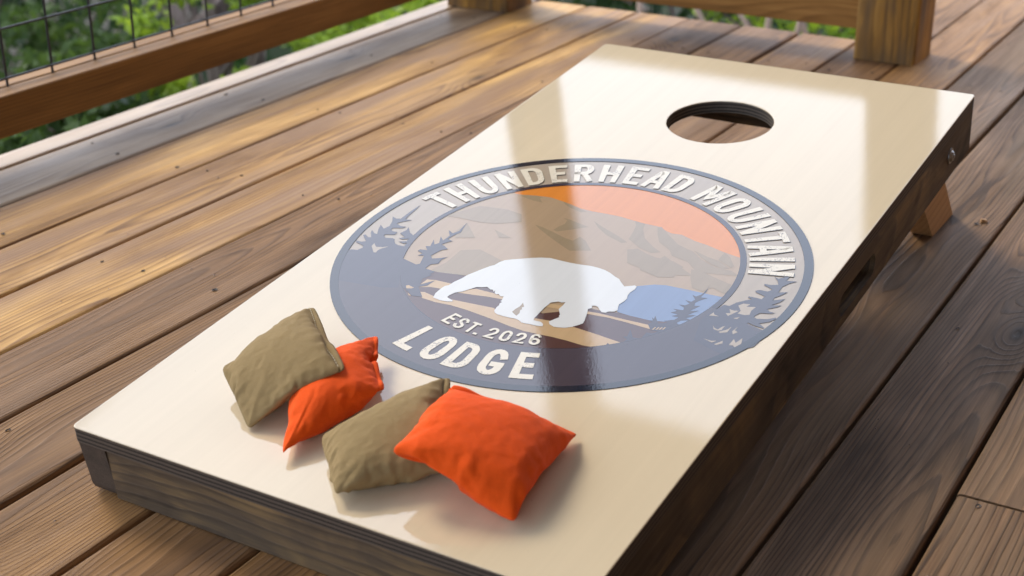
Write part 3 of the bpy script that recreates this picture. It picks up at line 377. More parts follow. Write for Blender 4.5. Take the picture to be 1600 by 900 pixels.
# bean bag cloth, settled shapes: x, y, z steps from vertex to vertex in tenths of a millimetre, board coordinates
BAGS = {
    'A': ([-2006,13,19,23,25,25,25,26,25,26,26,25,26,25,25,25,25,22,21,20,19,21,23,24,25,25,25,25,24,25,25,24,23,-760,12,25,22,23,27,27,27,26,28,24,22,22,28,27,27,26,18,1,22,30,29,27,27,27,27,27,27,27,27,28,18,27,-781,22,26,21,12,22,28,28,30,15,26,25,31,28,30,27,6,11,19,37,34,27,31,27,28,28,27,28,28,27,20,19,35,-798,24,24,17,25,10,28,21,25,29,27,24,27,31,22,30,7,27,17,38,31,32,32,29,26,30,28,26,29,20,21,29,33,-813,31,27,18,-2,21,28,29,18,28,30,27,22,26,27,25,26,23,25,34,33,32,31,29,29,29,25,29,22,22,29,29,32,-827,36,6,8,29,18,29,16,26,31,25,28,27,30,25,28,26,27,22,36,32,31,31,32,29,26,29,21,26,29,29,30,31,-842,16,15,19,29,25,14,29,22,31,27,29,27,29,28,29,27,25,26,36,31,32,32,32,25,29,23,28,29,30,29,29,31,-856,22,15,7,19,25,25,27,30,27,32,28,30,31,28,30,27,27,28,32,34,31,33,28,30,23,30,31,29,30,29,30,30,-870,21,6,23,7,23,31,29,26,31,30,34,29,31,30,30,29,26,28,35,32,33,31,30,25,31,31,30,30,31,30,30,28,-884,20,11,6,17,22,27,32,30,34,30,31,34,29,33,32,28,29,29,35,31,33,32,27,31,32,31,30,31,32,31,31,24,-897,10,13,12,25,12,29,34,30,34,32,32,33,32,32,32,31,31,30,31,34,33,28,33,32,32,32,31,31,32,32,32,21,-911,13,21,4,24,4,35,29,37,29,35,34,36,32,34,33,32,31,28,33,33,33,32,33,33,33,33,32,32,30,34,33,17,-925,21,1,22,0,19,38,25,36,36,35,36,35,36,32,35,33,29,32,34,34,33,33,33,33,34,33,33,33,31,33,34,13,-939,10,10,-3,10,38,32,28,38,36,36,37,37,37,33,34,34,32,33,33,34,34,33,35,34,34,35,33,34,32,32,35,9,-955,26,-4,6,17,29,34,34,37,36,34,37,35,36,36,32,34,33,32,34,35,35,34,35,35,35,33,36,34,35,33,36,1,-971,21,5,12,32,18,36,31,37,32,38,33,37,36,33,34,36,32,34,34,36,36,35,36,36,34,36,37,36,35,35,36,-9,-985,1,22,33,11,32,28,37,33,36,37,33,38,33,36,34,35,34,34,35,35,35,34,36,34,35,36,35,34,36,34,36,4,-1001,4,35,9,24,28,36,33,37,35,37,33,36,36,36,36,35,34,35,34,36,34,35,34,35,34,35,35,34,35,36,35,11,-1016,3,17,26,33,25,34,36,37,37,34,38,36,36,37,37,36,34,35,35,34,35,35,34,35,35,34,34,35,35,36,23,29,-1034,15,1,27,32,33,36,34,39,36,38,35,39,37,38,36,37,36,35,34,35,36,35,34,35,35,34,35,35,33,34,32,27,-1052,4,10,33,28,38,32,40,36,38,39,37,38,40,37,38,38,37,34,35,34,36,36,35,35,35,36,34,35,35,34,33,26,-1070,-1,3,35,36,35,38,39,41,40,37,40,38,41,39,39,40,37,35,34,35,35,36,36,36,35,35,35,36,35,32,35,28,-1090,-9,20,35,33,39,40,37,42,36,41,39,40,41,39,41,41,37,34,35,35,37,35,36,37,36,35,36,35,36,32,35,28,-1109,5,20,36,35,40,33,41,37,40,40,40,39,41,41,41,42,36,35,35,36,35,36,36,37,37,36,35,35,37,33,35,29,-1130,21,14,34,42,32,40,41,37,40,39,40,41,41,42,41,42,38,34,36,35,36,36,36,36,37,37,37,34,37,34,35,29,-1149,22,19,41,34,39,40,39,39,41,39,39,41,42,42,42,44,38,35,36,36,35,36,36,37,36,37,38,35,37,34,36,29,-1170,16,35,37,41,38,40,41,38,40,38,41,43,42,42,44,45,40,34,36,35,36,34,37,36,37,36,39,37,35,37,36,29,-1190,21,42,36,40,37,41,38,41,39,42,39,45,43,38,47,43,44,36,34,38,31,37,37,36,37,38,37,39,38,35,36,30,-1209,27,41,41,34,42,37,42,41,41,42,41,34,43,46,47,47,41,36,37,27,43,37,36,38,37,38,38,36,38,41,35,30,-1228,36,41,31,43,36,43,34,40,46,33,47,44,44,33,32,54,36,44,40,37,35,33,43,40,35,38,46,41,39,39,41,29,-1245,37,39,38,39,38,39,37,38,38,34,36,38,40,40,43,44,45,35,36,38,41,42,42,43,42,41,42,42,42,41,42,34,-1254,40,41,40,39,40,39,41,40,40,37,38,41,42,40,42,40,41,34,34,32,39,41,41,46,43,44,44,44,43,44,42,16,-1249,28,35,39,41,41,41,41,41,41,41,41,40,39,39,39,39,39,40,39,39,39,40,42,42,43,43,43,43,43,39,31,17,-1435,30,21,24,26,24,25,26,25,26,25,31,29,20,23,22,23,22,38,28,26,23,19,22,24,26,23,24,24,26,28,-736,11,30,23,29,26,21,28,26,26,26,21,30,29,28,24,24,22,36,31,29,13,32,24,20,23,24,26,23,28,25,-758,29,12,31,23,30,22,25,25,26,27,30,19,25,27,25,24,24,40,37,20,31,25,28,31,23,24,23,26,18,29,-776,27,29,14,32,24,29,27,26,26,23,26,26,26,28,25,26,24,32,33,32,30,31,24,29,29,28,21,26,15,28,-790,30,23,30,16,32,23,27,27,27,31,28,26,27,25,27,24,25,36,32,31,30,29,29,26,27,27,31,26,12,25,-796,18,31,23,32,18,31,28,28,28,24,29,28,28,28,27,27,25,36,32,32,30,30,29,30,27,23,32,28,19,12,-817,21,27,27,32,32,20,33,28,29,31,29,28,29,27,28,28,27,35,32,33,30,31,28,31,26,31,25,31,11,25,-834,9,32,25,34,29,32,24,33,31,30,31,30,30,28,28,28,29,36,31,32,31,32,29,31,27,32,30,28,7,21,-853,14,33,24,35,29,32,34,28,33,33,31,31,32,28,30,28,27,36,33,32,32,32,29,33,31,27,32,24,13,27,-877,24,12,37,28,37,28,35,35,31,33,33,32,32,32,28,30,30,30,35,31,32,32,34,32,30,33,30,15,26,17,-889,6,25,31,35,38,33,35,36,34,34,34,33,30,35,28,31,31,34,29,35,32,30,34,31,34,28,36,23,22,12,-888,-12,34,21,38,35,39,36,35,37,35,35,35,32,30,35,28,32,30,36,28,33,36,30,35,34,26,37,13,17,32,-933,14,37,16,39,35,41,36,38,38,36,37,35,36,26,30,37,33,25,37,35,31,30,37,31,36,26,37,24,20,6,-923,32,36,13,30,39,35,37,37,37,36,35,36,35,32,26,28,38,24,37,33,36,30,37,35,35,25,39,24,30,1,-931,41,20,31,20,38,36,36,36,37,35,35,36,34,34,31,28,26,39,19,40,34,38,34,32,40,32,29,40,28,6,-955,38,19,28,30,38,35,37,36,37,36,36,34,36,34,23,35,32,26,37,15,40,32,38,34,34,27,38,26,31,35,-967,25,32,35,24,37,38,37,37,37,37,36,35,34,35,28,20,37,34,32,28,15,39,30,36,32,34,26,33,34,38,-956,12,36,26,34,37,39,38,37,38,36,38,33,38,34,25,30,19,31,37,26,35,18,38,30,32,35,25,36,34,39,-973,37,14,36,40,35,40,39,38,38,38,38,36,34,37,26,30,18,31,26,32,28,33,25,38,32,28,33,34,36,38,-988,40,16,38,39,41,39,40,37,40,39,38,39,34,37,35,18,31,18,33,24,30,28,30,34,33,36,31,39,33,42,-1019,43,19,43,38,42,42,41,40,40,40,43,37,39,33,35,32,16,31,18,27,35,25,30,34,36,31,37,36,37,41,-1033,43,22,42,42,42,41,42,39,44,40,43,40,38,39,36,30,16,29,20,28,23,36,28,35,32,36,36,38,37,42,-1042,44,24,43,40,42,41,42,41,38,42,40,42,43,39,37,26,28,17,29,22,28,25,38,29,36,34,38,38,38,43,-1059,40,34,43,42,42,39,44,37,44,38,44,41,40,44,38,34,19,27,19,31,22,31,27,38,30,38,40,37,39,41,-1069,39,36,42,43,42,40,42,40,39,44,42,37,44,44,43,38,20,22,22,25,31,25,36,29,34,38,38,40,39,42,-1079,38,33,43,37,45,35,42,45,43,41,37,47,41,35,41,39,44,17,25,25,26,34,29,36,34,32,39,40,40,41,-1100,37,44,33,46,39,42,42,37,44,32,50,42,42,41,43,39,28,48,13,32,30,30,34,30,36,38,31,40,40,42,-1126,45,39,44,40,43,37,36,48,28,44,42,39,30,49,46,26,46,46,43,32,28,29,35,32,37,35,37,32,40,42,-1141,45,40,40,39,33,36,48,32,46,35,27,38,37,39,45,40,41,46,44,45,44,40,37,33,35,36,36,34,34,40,-1164,40,41,40,41,39,39,40,40,39,39,38,37,40,41,43,37,38,43,41,41,42,40,42,42,41,42,41,42,42,41],
    [1284,-28,-22,-18,-18,-17,-17,-17,-17,-17,-17,-17,-17,-17,-16,-16,-16,-14,-15,-15,-15,-17,-17,-17,-18,-18,-17,-18,-17,-17,-15,-11,-1,564,-27,-22,-23,-24,-13,-2,-17,-19,-18,-21,-24,-25,-15,-14,-4,-16,-29,-39,-13,-13,-14,-16,-15,-17,-17,-16,-15,-14,-15,-10,-26,-3,596,-22,-21,-23,-26,-25,-16,-17,-6,-32,-21,-22,-9,-12,-14,-16,-39,-34,-30,-2,-7,-18,-9,-19,-13,-15,-18,-10,-14,-19,-26,-5,-19,623,-20,-25,-21,-26,-26,-13,-27,-26,-13,-21,-25,-19,-9,-26,-18,-38,-19,-31,-6,-12,-10,-12,-9,-22,-13,-13,-22,-13,-27,-3,-21,-15,646,-21,-26,-21,-29,-23,-24,-18,-30,-22,-16,-23,-26,-22,-23,-24,-15,-26,-23,-10,-11,-8,-13,-18,-17,-14,-24,-12,-27,-7,-12,-23,-14,667,-23,-27,-26,-22,-23,-24,-29,-26,-20,-25,-23,-22,-20,-26,-17,-23,-20,-30,-6,-9,-18,-15,-13,-18,-24,-11,-29,-9,-20,-12,-22,-10,687,-26,-26,-26,-23,-24,-27,-26,-28,-20,-25,-22,-25,-22,-23,-17,-22,-28,-20,-10,-18,-16,-15,-13,-26,-13,-28,-13,-14,-23,-11,-24,-8,707,-30,-26,-22,-29,-25,-26,-25,-26,-26,-20,-25,-24,-20,-25,-19,-27,-19,-24,-18,-13,-19,-16,-23,-13,-29,-16,-17,-15,-24,-10,-26,-6,727,-30,-25,-26,-27,-27,-24,-26,-27,-25,-25,-22,-25,-21,-26,-22,-21,-27,-25,-12,-20,-18,-22,-13,-29,-18,-21,-15,-22,-21,-10,-27,-3,746,-30,-26,-25,-28,-28,-27,-26,-25,-24,-27,-25,-21,-27,-22,-22,-28,-23,-26,-14,-23,-19,-16,-27,-20,-23,-17,-24,-14,-23,-15,-28,2,764,-27,-26,-28,-30,-26,-28,-25,-26,-25,-26,-26,-24,-27,-25,-25,-24,-20,-25,-24,-16,-21,-27,-23,-22,-21,-19,-25,-12,-23,-26,-24,7,783,-28,-32,-22,-31,-25,-28,-28,-24,-28,-26,-26,-24,-27,-25,-26,-23,-22,-30,-23,-21,-23,-21,-24,-22,-24,-20,-26,-14,-30,-22,-24,11,800,-30,-26,-27,-28,-26,-28,-29,-27,-26,-27,-25,-27,-24,-28,-23,-24,-30,-27,-20,-23,-27,-21,-26,-24,-22,-25,-25,-16,-31,-17,-30,13,818,-25,-28,-28,-28,-27,-29,-28,-27,-28,-27,-27,-26,-25,-29,-28,-25,-26,-23,-28,-25,-22,-28,-24,-23,-25,-23,-28,-20,-32,-15,-32,15,835,-25,-29,-27,-28,-30,-27,-28,-28,-27,-28,-26,-28,-26,-25,-29,-25,-27,-28,-26,-27,-25,-28,-23,-28,-23,-31,-22,-29,-29,-16,-33,18,855,-24,-30,-26,-32,-27,-28,-28,-28,-28,-27,-29,-25,-27,-29,-28,-24,-30,-25,-30,-28,-28,-25,-30,-25,-30,-27,-28,-24,-33,-18,-34,22,877,-28,-25,-32,-28,-28,-28,-28,-29,-28,-28,-30,-26,-29,-27,-29,-27,-26,-29,-27,-29,-26,-29,-26,-29,-30,-22,-27,-31,-30,-17,-32,4,901,-29,-27,-31,-27,-29,-29,-29,-29,-29,-28,-30,-28,-28,-29,-27,-27,-29,-27,-29,-27,-30,-26,-30,-26,-30,-26,-25,-31,-26,-26,-25,-9,923,-28,-32,-28,-28,-28,-30,-29,-30,-29,-29,-29,-29,-29,-29,-27,-28,-30,-28,-29,-30,-29,-26,-31,-27,-29,-25,-31,-29,-27,-26,-13,-27,944,-30,-29,-29,-29,-28,-30,-30,-30,-30,-29,-30,-29,-29,-28,-30,-28,-29,-29,-31,-28,-30,-28,-31,-27,-29,-30,-28,-30,-24,-26,-30,-21,964,-29,-29,-30,-29,-29,-30,-30,-31,-30,-30,-30,-29,-29,-30,-29,-28,-29,-32,-30,-32,-30,-29,-29,-30,-29,-31,-28,-31,-29,-25,-29,-22,982,-28,-29,-29,-30,-30,-31,-30,-32,-30,-30,-31,-29,-30,-29,-29,-29,-30,-31,-33,-31,-32,-29,-31,-29,-33,-28,-33,-29,-30,-22,-32,-25,998,-27,-29,-30,-30,-30,-32,-30,-31,-31,-30,-31,-30,-30,-29,-29,-28,-30,-35,-31,-34,-32,-32,-33,-29,-32,-29,-34,-27,-32,-24,-33,-26,1015,-28,-30,-29,-30,-32,-30,-32,-30,-31,-31,-31,-30,-29,-30,-28,-28,-32,-34,-33,-34,-34,-33,-33,-31,-32,-31,-34,-28,-33,-25,-33,-28,1031,-28,-29,-30,-31,-31,-31,-31,-31,-31,-31,-32,-31,-28,-29,-28,-27,-33,-36,-34,-36,-34,-35,-32,-34,-32,-33,-34,-28,-34,-27,-34,-28,1048,-28,-29,-31,-31,-30,-33,-30,-34,-31,-30,-34,-27,-29,-28,-30,-26,-32,-37,-35,-37,-36,-36,-35,-33,-35,-34,-34,-28,-35,-29,-35,-28,1065,-28,-29,-31,-33,-30,-31,-33,-34,-29,-35,-29,-28,-31,-26,-28,-27,-33,-38,-35,-38,-37,-39,-35,-35,-36,-34,-34,-34,-31,-33,-34,-29,1083,-28,-32,-29,-33,-36,-28,-36,-28,-35,-31,-34,-26,-30,-36,-20,-29,-27,-38,-41,-35,-41,-36,-37,-37,-37,-36,-34,-34,-36,-28,-36,-31,1100,-28,-32,-31,-40,-28,-37,-27,-33,-33,-31,-34,-39,-32,-18,-26,-27,-32,-39,-39,-48,-25,-37,-38,-38,-37,-37,-37,-35,-36,-34,-31,-32,1116,-28,-33,-42,-29,-39,-29,-41,-34,-28,-41,-26,-31,-31,-39,-38,-20,-39,-29,-34,-39,-39,-44,-28,-35,-42,-40,-19,-34,-36,-35,-33,-32,1128,-28,-35,-37,-36,-37,-36,-37,-37,-37,-40,-38,-37,-33,-35,-31,-32,-37,-40,-38,-41,-34,-32,-32,-28,-31,-29,-30,-32,-32,-31,-34,-32,1129,-7,-36,-37,-37,-37,-38,-37,-36,-38,-40,-39,-35,-34,-36,-32,-32,-30,-38,-33,-41,-38,-35,-33,-30,-32,-31,-31,-33,-33,-33,-35,-42,1112,-7,-23,-33,-36,-37,-37,-37,-37,-37,-37,-38,-37,-37,-37,-36,-35,-35,-33,-32,-31,-31,-32,-33,-34,-35,-34,-36,-35,-35,-35,-35,-33,-264,-13,-20,-20,-18,-20,-20,-19,-19,-20,-19,-7,-12,-23,-20,-21,-22,-24,-2,-13,-15,-14,-13,-18,-18,-18,-19,-19,-19,-16,-18,560,-15,-14,-20,-18,-20,-22,-19,-20,-20,-19,-21,-8,-15,-19,-22,-24,-27,-4,-13,-15,-24,-8,-23,-13,-17,-20,-20,-18,-18,-19,581,-21,-16,-15,-20,-19,-22,-21,-22,-21,-20,-18,-23,-23,-22,-24,-23,-25,0,-3,-21,-14,-20,-19,-12,-23,-18,-13,-22,-19,-17,602,-22,-22,-16,-15,-21,-20,-23,-22,-22,-20,-20,-22,-24,-21,-24,-23,-26,-8,-13,-13,-18,-12,-22,-19,-19,-20,-10,-22,-19,-19,623,-23,-22,-23,-16,-16,-22,-23,-23,-22,-19,-21,-23,-23,-23,-22,-24,-25,-9,-15,-15,-19,-15,-21,-18,-20,-18,-15,-23,-18,-21,640,-22,-22,-23,-21,-18,-17,-24,-23,-24,-18,-22,-23,-23,-23,-24,-22,-24,-12,-16,-17,-20,-19,-18,-22,-22,-18,-14,-23,-23,-19,663,-22,-24,-23,-22,-23,-20,-19,-25,-24,-20,-25,-18,-25,-20,-24,-24,-24,-12,-18,-18,-21,-20,-23,-19,-22,-21,-19,-20,-22,-22,682,-19,-25,-23,-23,-23,-24,-21,-21,-25,-24,-24,-20,-21,-21,-25,-25,-22,-14,-19,-20,-21,-21,-23,-20,-23,-21,-22,-22,-21,-23,703,-21,-25,-23,-24,-23,-25,-24,-22,-24,-24,-25,-25,-17,-21,-24,-26,-25,-13,-20,-21,-22,-22,-23,-21,-24,-23,-22,-23,-23,-25,725,-26,-21,-23,-24,-25,-23,-25,-26,-23,-25,-24,-26,-24,-17,-28,-19,-27,-18,-17,-23,-24,-23,-20,-24,-25,-22,-24,-22,-26,-25,743,-24,-21,-25,-24,-25,-24,-26,-26,-24,-26,-24,-27,-25,-21,-22,-26,-22,-22,-21,-19,-24,-25,-22,-26,-23,-27,-21,-26,-26,-23,751,-13,-28,-18,-26,-25,-26,-25,-26,-26,-26,-25,-27,-26,-24,-21,-23,-25,-25,-20,-24,-25,-21,-27,-23,-25,-28,-22,-27,-29,-21,772,-14,-30,-16,-26,-25,-27,-26,-26,-27,-26,-26,-28,-27,-23,-29,-16,-26,-27,-20,-25,-26,-27,-22,-28,-24,-30,-22,-31,-31,-18,792,-17,-30,-16,-25,-27,-25,-27,-27,-26,-27,-28,-26,-27,-29,-25,-28,-15,-29,-22,-28,-24,-29,-24,-26,-28,-31,-23,-32,-32,-14,810,-24,-22,-22,-21,-27,-26,-29,-25,-28,-26,-29,-27,-28,-29,-28,-28,-27,-18,-31,-22,-28,-25,-29,-31,-24,-31,-33,-25,-34,-19,841,-24,-23,-22,-22,-28,-27,-29,-26,-28,-27,-29,-29,-28,-29,-30,-25,-30,-27,-26,-28,-20,-30,-25,-29,-28,-34,-24,-36,-31,-30,868,-24,-22,-26,-20,-28,-27,-30,-27,-28,-29,-28,-30,-29,-29,-31,-30,-24,-28,-28,-32,-29,-21,-31,-27,-30,-28,-34,-29,-29,-27,874,-18,-24,-24,-22,-27,-30,-29,-29,-27,-30,-29,-30,-28,-30,-32,-30,-31,-31,-24,-34,-26,-32,-23,-31,-31,-28,-34,-27,-30,-25,892,-23,-20,-24,-27,-24,-29,-29,-31,-29,-29,-28,-31,-31,-28,-31,-31,-32,-31,-32,-30,-32,-28,-33,-24,-31,-33,-30,-29,-29,-27,913,-25,-20,-24,-27,-27,-31,-27,-32,-28,-29,-30,-29,-32,-29,-31,-31,-32,-33,-31,-34,-33,-32,-32,-31,-31,-29,-32,-27,-31,-26,933,-25,-21,-27,-25,-30,-28,-29,-31,-31,-30,-27,-32,-29,-31,-32,-32,-32,-33,-33,-36,-31,-35,-32,-32,-32,-32,-30,-29,-30,-27,949,-25,-21,-27,-27,-29,-32,-27,-33,-28,-30,-29,-30,-31,-30,-31,-32,-33,-35,-35,-35,-37,-32,-35,-33,-33,-32,-32,-28,-31,-29,967,-25,-23,-28,-26,-31,-30,-28,-32,-32,-29,-30,-29,-28,-30,-31,-33,-36,-34,-38,-36,-36,-38,-31,-35,-33,-34,-31,-31,-32,-27,982,-25,-23,-29,-28,-29,-33,-28,-34,-28,-33,-27,-30,-31,-26,-30,-34,-36,-37,-39,-39,-37,-35,-37,-33,-36,-33,-30,-32,-32,-29,997,-25,-24,-32,-25,-29,-33,-31,-32,-34,-27,-29,-34,-26,-28,-26,-34,-37,-38,-41,-40,-40,-38,-35,-34,-37,-32,-33,-31,-34,-29,1008,-24,-21,-31,-36,-26,-37,-32,-27,-29,-31,-34,-26,-31,-34,-30,-34,-22,-37,-43,-41,-41,-41,-36,-36,-39,-32,-31,-33,-33,-31,1025,-24,-25,-38,-26,-35,-32,-32,-36,-29,-40,-21,-30,-31,-31,-29,-34,-45,-9,-43,-41,-43,-42,-39,-39,-39,-37,-33,-27,-35,-31,1041,-24,-35,-31,-35,-31,-37,-38,-24,-43,-30,-31,-35,-41,-22,-28,-46,-18,-22,-23,-42,-44,-43,-39,-40,-40,-39,-39,-37,-22,-33,1057,-29,-35,-35,-36,-41,-38,-26,-42,-30,-39,-42,-35,-37,-36,-31,-35,-34,-25,-24,-18,-25,-36,-40,-45,-38,-40,-39,-41,-39,-17,1098,-37,-36,-37,-36,-37,-37,-37,-36,-37,-36,-36,-37,-35,-34,-34,-35,-44,-33,-30,-29,-30,-32,-33,-34,-35,-34,-34,-35,-34,-34],
